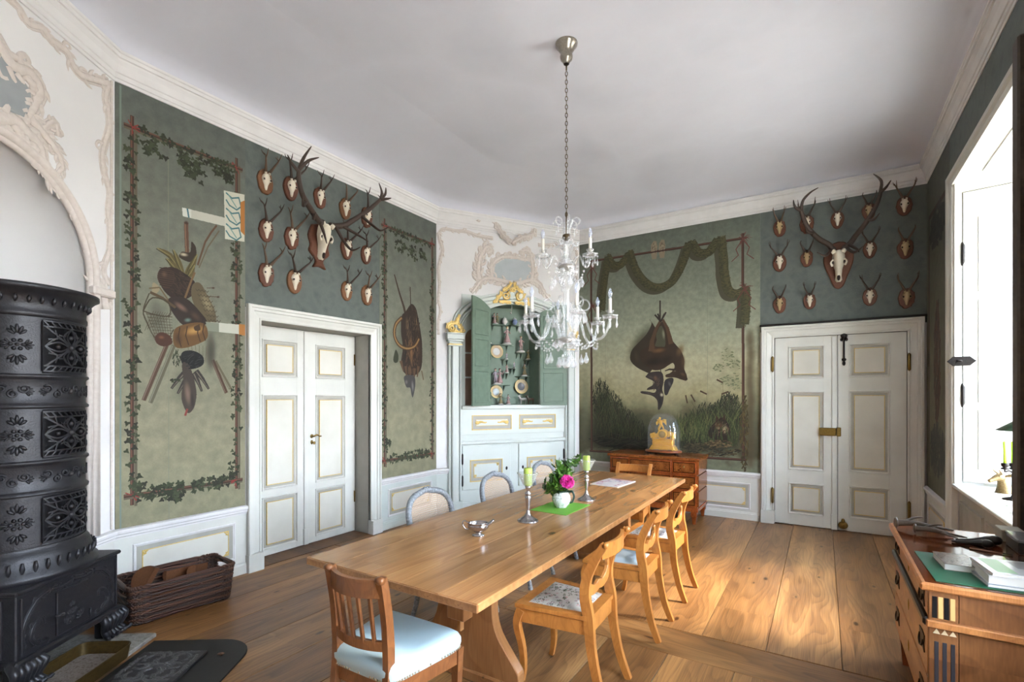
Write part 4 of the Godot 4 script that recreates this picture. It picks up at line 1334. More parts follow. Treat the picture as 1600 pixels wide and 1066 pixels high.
	for q in [[0.365, 1.095, 0.487, 0.952, 1], [1.225, 1.975, 1.366, 1.825, -1]]:
		var d := part("lower_door", G.new().span(Vector3(q[0], 0.29, 0.0), Vector3(q[1], 0.90, 0.026), 0.004), W, c)
		panel_gilt(d, Rect2(q[2], 0.41, q[3] - q[2], 0.28), 0.026, 0.045)
		var kx: float = (q[1] - 0.065) if q[4] == 1 else (q[0] + 0.065)
		part("keyhole", G.new().smooth().ball(Vector3(kx, 0.56, 0.026), Vector3(0.016, 0.026, 0.006), 10, 6), M.iron_dark, d)
		var hx: float = q[0] if q[4] == 1 else q[1]
		for y in [0.42, 0.72]:
			part("hinge", G.new().smooth().tube(v3([[hx, y - 0.08, 0.026], [hx, y - 0.06, 0.03], [hx, y + 0.06, 0.03], [hx, y + 0.08, 0.026]]), [0.004, 0.012, 0.012, 0.004], 8), M.iron_dark, d)
	# open door leaves, arched along the top, green on both sides
	for s in [-1.0, 1.0]:
		var d := Node3D.new()
		d.name = "door"
		c.add_child(d, true)
		d.position = Vector3(1.17 + s * 0.405, 0, 0.02)
		d.rotation.y = -s * deg_to_rad(31.0 if s < 0 else 20.0)
		var o := PackedVector2Array([Vector2(0, 1.455), Vector2(s * 0.40, 1.455)])
		for i in 9:
			var u := 1.0 - i / 8.0
			o.append(Vector2(s * 0.40 * u, 2.82 + 0.125 * (1.0 - pow(1.0 - u, 2.0))))
		part("leaf", G.new().prism(o, 0.0, 0.024), sage, d)
		for q in [[1.50, 1.94], [1.99, 2.38], [2.43, 2.78]]:
			var r := Rect2(minf(s * 0.045, s * 0.355), q[0], 0.31, q[1] - q[0])
			part("leaf_panel", G.new().at(Vector3(0, 0, 0.024)).moulding(r, [[0, 0], [0.004, 0.006], [0.014, 0.006], [0.02, -0.0], [0.03, 0.001]]), sage, d)
		for y in [1.60, 2.15, 2.70]:
			part("hinge", G.new().smooth().tube(v3([[0, y - 0.05, 0.026], [0, y + 0.05, 0.026]]), 0.009, 8), sage, d)
	for q in [[0.90, 1.19, 2.655], [1.20, 1.42, 2.66], [0.80, 1.31, 2.36], [1.10, 1.225, 2.142], [1.335, 1.46, 2.25], [1.48, 1.575, 2.145], [1.235, 1.34, 2.008], [1.115, 1.215, 1.936], [1.345, 1.575, 1.893], [0.80, 1.25, 1.76]]:
		bracket_shelf(c, q[0], q[1], q[2], -0.36, sage)
	part("niche_lamp_hook", G.new().smooth().tube(curve(v3([[1.17, 2.92, -0.10], [1.165, 2.85, -0.10], [1.155, 2.82, -0.095]]), 4), 0.006, 6).ball(Vector3(1.152, 2.805, -0.095), Vector3.ONE * 0.014, 8, 6), M.paint, c)
	porcelain(base, turn)

func panel_gilt(parent: Node, r: Rect2, z: float, inset: float) -> void:
	part("gilt_line", G.new().at(Vector3(0, 0, z)).moulding(r.grow(0.012), [[0, -0.002], [0.0, 0.007], [0.010, 0.007], [0.012, 0.0]]), M.gold_line, parent)
	part("panel_border", G.new().at(Vector3(0, 0, z)).slope(r.grow(0.002), r.grow(-inset), 0.0015, 0.0015), M.paint_grey, parent)
	part("panel_field", G.new().span(Vector3(r.position.x + inset, r.position.y + inset, z - 0.01), Vector3(r.end.x - inset, r.end.y - inset, z + 0.006), 0.002), M.paint_cool, parent)
	part("gilt_line", G.new().at(Vector3(0, 0, z)).moulding(r.grow(-inset), [[-0.003, 0.0], [-0.003, 0.008], [0.003, 0.008], [0.003, 0.006]]), M.gold_line, parent)
	for e in [-1.0, 1.0]:
		var g := G.new().at(Vector3(r.get_center().x + e * (r.size.x * 0.5 - inset - 0.02), r.get_center().y, z + 0.007), Vector3.ZERO, Vector3(-e, 1, 0.5))
		if r.size.y < 0.2:
			g.smooth().ball(Vector3(0.0, 0, 0), Vector3(0.035, 0.026, 0.01), 10, 6)
			rocaille(g, [[0.02, 0.0], [0.06, 0.01], [0.10, 0.0], [0.14, 0.0]], 0.012, 0.004, 2, 1.5, 1.0, 51)
			part("gilt_ornament", g, M.gold_line, parent)
			continue
		for sy in [-1.0, 1.0]:
			var h := G.new()
			h.X = g.X
			part("gilt_ornament", h.smooth().tube(scroll(Vector2(0.0, sy * (r.size.y * 0.5 - inset - 0.02)), 0.02, 1.4, 0.5, 12, 0.2), 0.006, 5), M.gold_line, parent)

# porcelain on the shelves: figures built of a mound, a skirted or legged body, head, arms
func porcelain(base: Vector3, turn: float) -> void:
	var F := Transform3D(Basis(Vector3.UP, turn), base)
	var white := plain(Color(0.80, 0.79, 0.77), 0.18)
	var glaze := []
	var cols := [[Color(0.78, 0.72, 0.70), Color(0.55, 0.30, 0.32), Color(0.80, 0.78, 0.74), Color(0.35, 0.38, 0.45)], [Color(0.82, 0.80, 0.77), Color(0.62, 0.48, 0.30), Color(0.40, 0.45, 0.36), Color(0.80, 0.76, 0.72)], [Color(0.76, 0.74, 0.72), Color(0.42, 0.36, 0.50), Color(0.82, 0.79, 0.76), Color(0.60, 0.42, 0.38)]]
	for i in 3:
		var m := mottled(cols[i], 0.12, 90 + i, 9.0, 0.2)
		glaze.append(m)
	var skin := plain(Color(0.82, 0.70, 0.62), 0.3)
	var hair := plain(Color(0.26, 0.18, 0.12), 0.4)
	var figure := func(called: String, label: String, x: float, y: float, h: float, k: int, mode: int) -> void:
		var t := thing(called, label, "figurine", F * Vector3(x, y, -0.27), turn + 0.4 * sin(k * 3.1), "porcelain figures in the corner cupboard")
		part("mound", G.new().smooth().lathe([[0.0, 0.0], [h * 0.24, 0.0], [h * 0.25, h * 0.05], [h * 0.17, h * 0.11], [0.0, h * 0.13]], 12, 0, TAU, 5, 0.08), white, t)
		var n := 1 if mode < 2 else 2
		for j in n:
			var ox := 0.0 if n == 1 else (j - 0.5) * h * 0.26
			var b := 0.0 if j == 0 else 0.03 * h
			var g := G.new().smooth().at(Vector3(ox, 0, b))
			if (mode + j) % 2 == 0:
				g.lathe([[0.0, h * 0.08], [h * 0.19, h * 0.09], [h * 0.17, h * 0.22], [h * 0.10, h * 0.42], [h * 0.055, h * 0.54], [h * 0.085, h * 0.66], [h * 0.09, h * 0.72], [h * 0.03, h * 0.79], [0.0, h * 0.80]], 12, 0, TAU, 6, 0.07)
			else:
				for s in [-1.0, 1.0]:
					g.tube(v3([[s * h * 0.07, h * 0.08, 0.02 * h * s], [s * h * 0.06, h * 0.28, 0.03 * h], [s * h * 0.045, h * 0.46, 0]]), [h * 0.035, h * 0.04, h * 0.06], 7)
				g.lathe([[0.0, h * 0.38], [h * 0.13, h * 0.40], [h * 0.075, h * 0.54], [h * 0.095, h * 0.68], [h * 0.04, h * 0.78], [0.0, h * 0.80]], 12)
			for s in [-1.0, 1.0]:
				var up := 0.25 if (k + int(s)) % 3 == 0 else -0.12
				g.tube(curve(v3([[s * h * 0.08, h * 0.70, 0], [s * h * 0.17, h * 0.60, h * 0.04], [s * h * (0.20 if up > 0 else 0.08), h * (0.66 + up * 0.5), h * 0.11]]), 3), taper(7, h * 0.035, h * 0.022), 6)
			part("body", g, glaze[(k + j) % 3], t)
			part("head", G.new().smooth().at(Vector3(ox, 0, b)).ball(Vector3(0, h * 0.87, h * 0.01), Vector3(h * 0.06, h * 0.075, h * 0.065), 10, 8), skin, t)
			part("hat" if k % 2 else "hair", G.new().smooth().at(Vector3(ox, 0, b)).lathe([[h * 0.066, h * 0.87], [h * 0.072, h * 0.91], [h * 0.05, h * 0.955], [0.0, h * 0.97]], 10), hair if k % 2 == 0 else glaze[(k + 1) % 3], t)
	figure.call("porcelain_group", "porcelain couple with a large round shape on the cupboard's top shelf", 0.985, 2.656, 0.17, 0, 2)
	figure.call("porcelain_figure", "porcelain figure on the left end of the cupboard's second shelf", 0.862, 2.361, 0.235, 1, 0)
	figure.call("porcelain_figure", "tall porcelain dancer with raised arm on the cupboard's second shelf", 1.17, 2.361, 0.285, 3, 0)
	figure.call("porcelain_figure", "small porcelain figure on a bracket beside the white and gold plate", 1.162, 2.143, 0.105, 2, 1)
	figure.call("porcelain_figure", "slim dark porcelain figure on the bracket at the cupboard's right side", 1.525, 2.146, 0.16, 4, 0)
	figure.call("porcelain_figure", "tall porcelain figure on the small bracket left of the slim dark figure", 1.40, 2.251, 0.26, 9, 1)
	figure.call("porcelain_figure", "tiny porcelain figure on the small middle bracket", 1.287, 2.009, 0.10, 5, 1)
	figure.call("porcelain_figure", "small porcelain lady on the bracket left of the tiny middle figure", 1.165, 1.937, 0.135, 6, 0)
	figure.call("porcelain_figure", "porcelain figure standing above the dark-centred plate", 1.46, 1.894, 0.19, 7, 0)
	figure.call("porcelain_group", "large porcelain group of two on the long lower shelf", 1.014, 1.761, 0.25, 8, 3)
	figure.call("porcelain_figure", "porcelain figure on the cupboard floor before the landscape plate", 1.065, 1.463, 0.175, 10, 0)
	figure.call("porcelain_figure", "green-dressed porcelain figure on the cupboard floor between plates", 1.19, 1.463, 0.155, 12, 0)
	# two lidded jars
	for q in [[1.135, 2.656, "small white porcelain jar on the cupboard's top shelf"], [1.30, 2.661, "round blue and white porcelain jar on the cupboard's top shelf"]]:
		var t := thing("porcelain_jar", q[2], "jar", F * Vector3(q[0], q[1], -0.28), turn)
		part("body", G.new().smooth().lathe([[0.0, 0.0], [0.024, 0.0], [0.022, 0.008], [0.038, 0.03], [0.042, 0.055], [0.028, 0.082], [0.0, 0.083]], 16), white if q[0] < 1.2 else mottled([Color(0.72, 0.74, 0.78), Color(0.36, 0.42, 0.58), Color(0.75, 0.77, 0.80)], 0.15, 97, 9.0, 0.2), t)
		part("lid", G.new().smooth().lathe([[0.030, 0.082], [0.028, 0.094], [0.010, 0.104], [0.006, 0.108], [0.009, 0.116], [0.0, 0.122]], 14), white, t)
	# three display plates leaning against the back
	for q in [[1.023, 2.155, 0.10, Color(0.80, 0.79, 0.78), Color(0.55, 0.36, 0.26), "white plate with brown and gold rim and painted centre"], [1.431, 1.625, 0.11, Color(0.30, 0.30, 0.32), Color(0.52, 0.40, 0.22), "gold-rimmed plate with dark painted centre"], [1.016, 1.557, 0.096, Color(0.68, 0.72, 0.74), Color(0.60, 0.44, 0.20), "gold-rimmed plate with pale landscape centre"]]:
		var t := thing("display_plate", q[5] + " in the cupboard", "plate", F * Vector3(q[0], q[1] + q[2], -0.335), turn, "plates in the corner cupboard")
		t.rotation.x = 0.0
		var r: float = q[2]
		part("rim", G.new().smooth().at(Vector3.ZERO, Vector3(PI / 2 - 0.14, 0, 0)).lathe([[r * 0.55, 0.006], [r * 0.62, 0.012], [r * 0.98, 0.022], [r, 0.022], [r * 0.97, 0.017], [r * 0.6, 0.004], [r * 0.5, 0.0]], 28), mottled([q[4], Color(0.86, 0.80, 0.68), q[4]], 0.2, 98, 8.0, 0.22), t)
		part("gilt_edge", G.new().smooth().at(Vector3.ZERO, Vector3(PI / 2 - 0.14, 0, 0)).lathe([[r * 0.94, 0.0225], [r, 0.0235], [r * 1.01, 0.021]], 28), M.gilt, t)
		part("centre", G.new().smooth().at(Vector3.ZERO, Vector3(PI / 2 - 0.14, 0, 0)).lathe([[r * 0.56, 0.007], [r * 0.5, 0.004], [0.0, 0.004]], 24), mottled([q[3], (q[3] as Color).lightened(0.25), (q[3] as Color).lerp(Color(0.3, 0.35, 0.4), 0.5)], 0.1, 99, 9.0, 0.22), t)
	# porcelain deer
	for q in [[1.43, "white porcelain deer standing on the cupboard floor", white], [1.50, "dark porcelain deer beside the white one in the cupboard", hair]]:
		var t := thing("porcelain_deer", q[1], "figurine", F * Vector3(q[0], 1.463, -0.25 if q[0] < 1.45 else -0.14), turn + PI)
		var g := G.new().smooth()
		g.tube(curve(v3([[-0.045, 0.075, 0], [-0.02, 0.082, 0], [0.02, 0.08, 0], [0.045, 0.085, 0]]), 3), taper(10, 0.018, 0.021, 0.017), 8)
		g.tube(curve(v3([[0.042, 0.085, 0], [0.058, 0.105, 0], [0.064, 0.125, 0]]), 3), taper(7, 0.014, 0.009), 7)
		g.tube(v3([[0.056, 0.127, 0], [0.072, 0.128, 0], [0.09, 0.119, 0]]), [0.008, 0.011, 0.006], 7)
		for l in [[-0.04, 0.008], [-0.036, -0.008], [0.04, 0.008], [0.036, -0.008]]:
			g.tube(v3([[l[0], 0.075, l[1]], [l[0] - 0.004, 0.04, l[1]], [l[0], 0.0, l[1]]]), [0.010, 0.005, 0.004], 6)
		for s in [-1.0, 1.0]:
			g.tube(v3([[0.060, 0.132, s * 0.006], [0.052, 0.147, s * 0.014]]), [0.005, 0.002], 5)
		part("body", g, q[2], t)
# ---------------------------------------------------------------- painted canvases
class Pic:   # a picture in wall metres: x to the right, y up
	var im: Image
	var r: Rect2
	var k: float
	var rng := RandomNumberGenerator.new()
	func _init(rect: Rect2, per_metre: float, sd: int) -> void:
		r = rect
		k = per_metre
		rng.seed = sd
	func px(p: Vector2) -> Vector2:
		return Vector2((p.x - r.position.x) * k, (r.end.y - p.y) * k)
	# ground colour: a list of [height share from the top, colour], broken up by noise
	func ground(stops: Array, n1: FastNoiseLite, n2: FastNoiseLite, wobble: float) -> void:
		var w := int(r.size.x * k / 3.0)
		var h := int(r.size.y * k / 3.0)
		var small := Image.create(w, h, false, Image.FORMAT_RGB8)
		for y in h:
			for x in w:
				var v := float(y) / h + n1.get_noise_2d(x * 1.1, y * 1.1) * wobble
				var c: Color = stops[0][1]
				for i in stops.size() - 1:
					if v >= stops[i][0]:
						c = (stops[i][1] as Color).lerp(stops[i + 1][1], clampf((v - stops[i][0]) / (stops[i + 1][0] - stops[i][0]), 0, 1))
				var g := 1.0 + n2.get_noise_2d(x * 3.0, y * 3.0) * 0.10 + rng.randf_range(-0.02, 0.02)
				small.set_pixel(x, y, Color(c.r * g, c.g * g, c.b * g))
		small.resize(int(r.size.x * k), int(r.size.y * k), Image.INTERPOLATE_CUBIC)
		im = small
	func poly(pts: Array, c: Color) -> void:
		var q := []
		var y0 := 1e9
		var y1 := -1e9
		for p in pts:
			var s := px(p if p is Vector2 else Vector2(p[0], p[1]))
			q.append(s)
			y0 = minf(y0, s.y)
			y1 = maxf(y1, s.y)
		for y in range(maxi(0, int(ceil(y0 - 0.5))), mini(im.get_height(), int(y1 + 0.5) + 1)):
			var xs := []
			for i in q.size():
				var a: Vector2 = q[i]
				var b: Vector2 = q[(i + 1) % q.size()]
				if (a.y <= y) != (b.y <= y):
					xs.append(a.x + (y - a.y) / (b.y - a.y) * (b.x - a.x))
			xs.sort()
			for i in range(0, xs.size() - 1, 2):
				im.fill_rect(Rect2i(int(xs[i]), y, maxi(1, int(xs[i + 1] - xs[i])), 1), c)
	func line(pts: Array, w: float, c: Color, w1 := -1.0) -> void:   # a brush stroke
		for i in pts.size() - 1:
			var a: Vector2 = pts[i] if pts[i] is Vector2 else Vector2(pts[i][0], pts[i][1])
			var b: Vector2 = pts[i + 1] if pts[i + 1] is Vector2 else Vector2(pts[i + 1][0], pts[i + 1][1])
			var d := (b - a).normalized()
			var n := Vector2(-d.y, d.x)
			var wa := w * 0.5 if w1 < 0 else lerpf(w, w1, float(i) / (pts.size() - 1)) * 0.5
			var wb := w * 0.5 if w1 < 0 else lerpf(w, w1, float(i + 1) / (pts.size() - 1)) * 0.5
			poly([a + n * wa - d * wa * 0.4, b + n * wb + d * wb * 0.4, b - n * wb + d * wb * 0.4, a - n * wa - d * wa * 0.4], c)
	func shape(pts: Array, c: Color) -> void:   # a closed outline with rounded corners
		var q := []
		var n := pts.size()
		for i in n:
			var a := Vector2(pts[(i - 1 + n) % n][0], pts[(i - 1 + n) % n][1])
			var b := Vector2(pts[i][0], pts[i][1])
			var d := Vector2(pts[(i + 1) % n][0], pts[(i + 1) % n][1])
			var e := Vector2(pts[(i + 2) % n][0], pts[(i + 2) % n][1])
			for k in 4:
				var t := k / 4.0
				q.append(0.5 * (2.0 * b + (d - a) * t + (2.0 * a - 5.0 * b + 4.0 * d - e) * t * t + (3.0 * b - a - 3.0 * d + e) * t * t * t))
		poly(q, c)
	func soft(c: Vector2, ext: Vector2, turn: float, col: Color, strength: float) -> void:   # a blended dab of a wide brush
		var m := px(c)
		var e := ext * k
		var R := int(maxf(e.x, e.y)) + 1
		for y in range(maxi(0, int(m.y) - R), mini(im.get_height(), int(m.y) + R + 1)):
			for x in range(maxi(0, int(m.x) - R), mini(im.get_width(), int(m.x) + R + 1)):
				var d := Vector2(x - m.x, -(y - m.y)).rotated(-turn)
				var q := d.x * d.x / (e.x * e.x) + d.y * d.y / (e.y * e.y)
				if q < 1.0:
					im.set_pixel(x, y, im.get_pixel(x, y).lerp(col, strength * (1.0 - q) * (1.0 - q) if q > 0.0 else strength))
	func soften() -> void:
		var w := im.get_width()
		var h := im.get_height()
		im.resize(int(w * 0.62), int(h * 0.62), Image.INTERPOLATE_LANCZOS)
		im.resize(w, h, Image.INTERPOLATE_CUBIC)
	func leaf(p: Vector2, a: float, s: float, c: Color) -> void:   # a lobed ivy leaf
		var o := []
		for q in [[0, -0.1], [0.42, -0.3], [0.62, 0.1], [0.34, 0.28], [0.0, 1.0], [-0.34, 0.28], [-0.62, 0.1], [-0.42, -0.3]]:
			o.append(p + Vector2(q[0], q[1]).rotated(a) * s)
		poly(o, c)
	func ivy(a: Vector2, b: Vector2, n: int, spread: float, s: float, cols: Array) -> void:
		for i in n:
			var p := a.lerp(b, rng.randf()) + Vector2(rng.randf_range(-1, 1), rng.randf_range(-1, 1)) * spread
			var c: Color = cols[rng.randi() % cols.size()]
			leaf(p, PI + rng.randf_range(-1.2, 1.2), s * rng.randf_range(0.7, 1.25), c)
	func dabs(c: Vector2, ext: Vector2, n: int, cols: Array, s: float, lean := 0.0, slim := 0.4) -> void:   # short strokes inside an ellipse
		for i in n:
			var t := rng.randf() * TAU
			var q := sqrt(rng.randf())
			var p := c + Vector2(cos(t) * ext.x, sin(t) * ext.y) * q
			var a := lean + rng.randf_range(-0.5, 0.5)
			var d := Vector2(cos(a), sin(a)) * s * rng.randf_range(0.6, 1.3)
			line([p - d * 0.5, p + d * 0.5], s * slim, (cols[rng.randi() % cols.size()] as Color).darkened(rng.randf() * 0.15))

func canvas(called: String, label: String, pic: Pic, at: Vector3, turn: float) -> Node3D:   # the picture's metres are the wall's own
	var t := thing(called, label, "painting", at, turn)
	var st := SurfaceTool.new()
	st.begin(Mesh.PRIMITIVE_TRIANGLES)
	var r := pic.r
	var c := [r.position, Vector2(r.end.x, r.position.y), r.end, Vector2(r.position.x, r.end.y)]
	var face := func(o: Array, nm: Vector3, uv: Array) -> void:
		for i in [0, 2, 1, 0, 3, 2]:
			st.set_normal(nm)
			st.set_uv(uv[i])
			st.add_vertex(o[i])
	face.call(c.map(func(p): return Vector3(p.x, p.y, 0.007)), Vector3(0, 0, 1), [Vector2(0, 1), Vector2(1, 1), Vector2(1, 0), Vector2(0, 0)])
	for i in 4:
		var j := (i + 1) % 4
		var e: Vector2 = (c[j] - c[i]).normalized()
		face.call([Vector3(c[i].x, c[i].y, -0.002), Vector3(c[j].x, c[j].y, -0.002), Vector3(c[j].x, c[j].y, 0.007), Vector3(c[i].x, c[i].y, 0.007)], Vector3(e.y, -e.x, 0), [Vector2(0, 0), Vector2(0.01, 0), Vector2(0.01, 0.01), Vector2(0, 0.01)])
	var m := plain(Color.WHITE, 0.78)
	m.albedo_texture = ImageTexture.create_from_image(pic.im)
	m.texture_repeat = false
	var o := part("painted_cloth", st.commit(), m, t)
	o.position.z = 0.0
	return t

const IVY := [Color(0.15, 0.175, 0.105), Color(0.185, 0.215, 0.13), Color(0.215, 0.24, 0.155), Color(0.135, 0.14, 0.095)]

func rustic_frame(p: Pic, x0: float, x1: float, y0: float, y1: float, w: float, sd: int) -> void:
	var bark := Color(0.25, 0.16, 0.12)
	var lit := Color(0.40, 0.27, 0.20)
	var sh := Color(0.33, 0.31, 0.25)
	for x in [x0, x1]:
		p.line([[x + w * 0.9, y0 - 0.08], [x + w * 0.9, y1 + 0.02]], w * 0.8, sh)
		p.line([[x, y0 - 0.07], [x, y1 + 0.08]], w, bark)
		p.line([[x - w * 0.2, y0 - 0.07], [x - w * 0.2, y1 + 0.08]], w * 0.3, lit)
	for y in [y0, y1]:
		p.line([[x0 - 0.05, y - w * 0.7], [x1 + 0.05, y - w * 0.7]], w * 0.7, sh)
		p.line([[x0 - 0.05, y], [x1 + 0.05, y]], w, bark)
		p.line([[x0 - 0.05, y + w * 0.2], [x1 + 0.05, y + w * 0.2]], w * 0.3, lit)
	for c in [Vector2(x0, y0), Vector2(x1, y0), Vector2(x0, y1), Vector2(x1, y1)]:
		for i in 6:
			var a := p.rng.randf() * TAU
			p.line([c, c + Vector2(cos(a), sin(a)) * 0.05], w * 0.3, Color(0.48, 0.17, 0.14))

func murals() -> void:
	var greens := [[0.0, Color(0.33, 0.35, 0.325)], [0.22, Color(0.39, 0.405, 0.365)], [0.5, Color(0.44, 0.445, 0.385)], [0.8, Color(0.505, 0.49, 0.40)], [1.0, Color(0.485, 0.475, 0.38)]]
	# --- fishing gear, left of the recessed door
	var p := Pic.new(Rect2(1.512, 0.612, 0.966, 3.30), 420.0, 3)
	p.ground(greens, noise(0.012, 31, 4), noise(0.02, 32, 4), 0.06)
	p.line([[1.86, 3.5], [1.865, 0.62]], 0.005, Color(0.45, 0.46, 0.39))
	p.line([[1.545, 0.62], [1.545, 3.9]], 0.012, Color(0.43, 0.48, 0.44))
	rustic_frame(p, 1.62, 2.40, 0.85, 3.625, 0.026, 1)
	for q in [[1.68, 3.62, 2.36, 3.60, 60, 0.045], [1.70, 3.52, 1.80, 3.52, 22, 0.05], [1.93, 3.54, 2.12, 3.50, 40, 0.05], [2.0, 3.44, 2.08, 3.42, 16, 0.04], [2.22, 3.54, 2.36, 3.50, 24, 0.04], [1.62, 3.55, 1.62, 0.95, 150, 0.045], [2.40, 3.4, 2.40, 0.95, 130, 0.04], [1.65, 0.95, 1.68, 0.85, 20, 0.05], [1.72, 0.85, 2.38, 0.86, 90, 0.05], [1.85, 0.80, 1.95, 0.80, 20, 0.04], [2.36, 1.0, 2.38, 0.9, 14, 0.03]]:
		p.ivy(Vector2(q[0], q[1]), Vector2(q[2], q[3]), int(q[4] * (0.9 if absf(q[0] - q[2]) < 0.01 else 1.3)), q[5], 0.033, IVY)
	var brown := [Color(0.22, 0.16, 0.11), Color(0.28, 0.20, 0.13), Color(0.17, 0.12, 0.09), Color(0.33, 0.25, 0.17)]
	# soft cast tones of the painted pile, then rods and poles
	for q in [[1.78, 2.2, 0.10, 0.22], [2.18, 2.0, 0.07, 0.25], [1.98, 1.66, 0.12, 0.2]]:
		p.soft(Vector2(q[0], q[1]), Vector2(q[2], q[3]), 0.0, Color(0.28, 0.29, 0.24), 0.6)
	p.line([[2.23, 3.06], [2.18, 2.98], [2.14, 2.90], [2.08, 2.69]], 0.016, Color(0.33, 0.25, 0.17))
	p.line([[2.25, 3.02], [2.16, 2.86], [2.09, 2.67]], 0.011, Color(0.36, 0.33, 0.25))
	for q in [[1.90, 2.0, 1.74, 1.55, Color(0.34, 0.33, 0.26)], [1.86, 2.03, 1.695, 1.57, Color(0.30, 0.22, 0.165)], [2.22, 1.89, 2.345, 1.665, Color(0.36, 0.34, 0.26)], [2.20, 1.90, 2.31, 1.63, Color(0.29, 0.21, 0.155)]]:
		p.line([[q[0], q[1]], [q[2], q[3]]], 0.030, q[4])
		p.line([[q[0] - 0.008, q[1]], [q[2] - 0.008, q[3]]], 0.006, (q[4] as Color).lightened(0.25))
	# post, horn, reed leaves
	p.line([[1.99, 3.01], [2.0, 2.72]], 0.032, Color(0.34, 0.24, 0.18))
	p.line([[1.983, 3.0], [1.993, 2.74]], 0.008, Color(0.48, 0.37, 0.29))
	p.soft(Vector2(1.99, 3.015), Vector2(0.022, 0.02), 0, Color(0.22, 0.15, 0.11), 0.9)
	p.shape([[1.94, 2.72], [1.96, 2.77], [2.02, 2.78], [2.03, 2.87], [2.065, 2.83], [2.065, 2.75], [2.02, 2.70]], Color(0.19, 0.155, 0.12))
	p.soft(Vector2(1.97, 2.75), Vector2(0.045, 0.022), 0.1, Color(0.70, 0.66, 0.56), 0.95)
	for q in [[1.785, 2.755, 1.96, 2.60, 0.10], [1.90, 2.77, 1.965, 2.59, 0.0], [2.075, 2.775, 1.99, 2.59, -0.03], [2.055, 2.68, 2.0, 2.57, -0.02], [1.85, 2.69, 1.94, 2.58, 0.02]]:
		var a := Vector2(q[0], q[1])
		var b := Vector2(q[2], q[3])
		var n := Vector2(b.y - a.y, a.x - b.x).normalized()
		var mid := a.lerp(b, 0.5) + Vector2(0, q[4] * 0.4)
		p.shape([[a.x, a.y], [(mid + n * 0.024).x, (mid + n * 0.024).y], [(b + n * 0.014).x, (b + n * 0.014).y], [(b - n * 0.014).x, (b - n * 0.014).y], [(mid - n * 0.024).x, (mid - n * 0.024).y]], Color(0.33, 0.30, 0.17))
		p.line([a, mid, b], 0.010, Color(0.46, 0.43, 0.27), 0.004)
		p.line([a + n * 0.01, mid + n * 0.016, b], 0.006, Color(0.21, 0.19, 0.11))
	# creel with its round lid
	p.shape([[1.79, 2.53], [1.81, 2.59], [1.90, 2.63], [2.01, 2.58], [2.06, 2.53], [2.03, 2.42], [1.92, 2.37], [1.83, 2.43]], Color(0.17, 0.12, 0.095))
	p.dabs(Vector2(1.95, 2.50), Vector2(0.09, 0.10), 150, [Color(0.25, 0.18, 0.13), Color(0.14, 0.10, 0.08), Color(0.20, 0.145, 0.11)], 0.028, -0.6, 0.25)
	p.shape([[1.785, 2.52], [1.80, 2.59], [1.85, 2.62], [1.90, 2.59], [1.905, 2.52], [1.87, 2.46], [1.82, 2.455]], Color(0.22, 0.155, 0.115))
	for i in 9:
		p.line([[1.80, 2.47 + i * 0.017], [1.895, 2.47 + i * 0.017]], 0.004, Color(0.13, 0.09, 0.07))
	p.soft(Vector2(1.83, 2.56), Vector2(0.03, 0.035), 0, Color(0.36, 0.27, 0.20), 0.7)
	p.line([[2.055, 2.62], [2.02, 2.52], [1.98, 2.39]], 0.016, Color(0.40, 0.31, 0.20))
	# scaled bag, dark fish body with a rosy flank
	p.shape([[2.04, 2.52], [2.10, 2.54], [2.16, 2.44], [2.215, 2.33], [2.22, 2.22], [2.13, 2.21], [2.07, 2.31], [2.03, 2.42]], Color(0.33, 0.295, 0.215))
	p.soft(Vector2(2.15, 2.38), Vector2(0.05, 0.12), 0.45, Color(0.52, 0.475, 0.36), 0.85)
	for i in 7:
		for j in 4:
			var c := Vector2(2.075 + j * 0.026 + i * 0.016, 2.48 - i * 0.04)
			p.line([c + Vector2(-0.013, 0.008), c + Vector2(0, -0.008), c + Vector2(0.013, 0.008)], 0.005, Color(0.24, 0.205, 0.145))
	p.shape([[1.86, 2.37], [1.98, 2.40], [2.09, 2.31], [2.15, 2.21], [2.0, 2.16], [1.90, 2.25]], Color(0.175, 0.135, 0.115))
	p.soft(Vector2(1.95, 2.32), Vector2(0.08, 0.035), -0.6, Color(0.50, 0.38, 0.33), 0.8)
	p.soft(Vector2(2.06, 2.26), Vector2(0.07, 0.04), -0.7, Color(0.30, 0.22, 0.17), 0.8)
	p.soft(Vector2(1.90, 2.30), Vector2(0.03, 0.03), 0, Color(0.12, 0.12, 0.12), 0.8)
	p.shape([[1.755, 2.48], [1.80, 2.45], [1.79, 2.41], [1.75, 2.39]], Color(0.52, 0.48, 0.38))
	p.line([[1.74, 2.40], [1.82, 2.37], [1.91, 2.31]], 0.022, Color(0.30, 0.24, 0.16))
	p.line([[1.73, 2.43], [1.80, 2.45], [1.86, 2.36]], 0.010, Color(0.37, 0.32, 0.22))
	# landing net
	var netc := Color(0.23, 0.20, 0.14)
	p.line(curve([Vector2(1.73, 2.39), Vector2(1.69, 2.25), Vector2(1.72, 2.15), Vector2(1.77, 2.05), Vector2(1.83, 2.01), Vector2(1.90, 2.13)], 4), 0.008, netc)
	p.line(curve([Vector2(1.69, 2.25), Vector2(1.78, 2.23), Vector2(1.87, 2.24), Vector2(1.86, 2.34), Vector2(1.75, 2.36), Vector2(1.69, 2.25)], 4), 0.009, netc)
	for i in 9:
		p.line([[1.69 + 0.022 * i, 2.24], [1.77 + 0.014 * i, 2.03]], 0.0035, netc)
		p.line([[1.70 + 0.018 * i, 2.10 + 0.012 * i], [1.76 + 0.016 * i, 2.26]], 0.0035, netc)
		p.line([[1.71 + 0.008 * i, 2.23 - 0.024 * i], [1.89, 2.23 - 0.022 * i]], 0.003, netc)
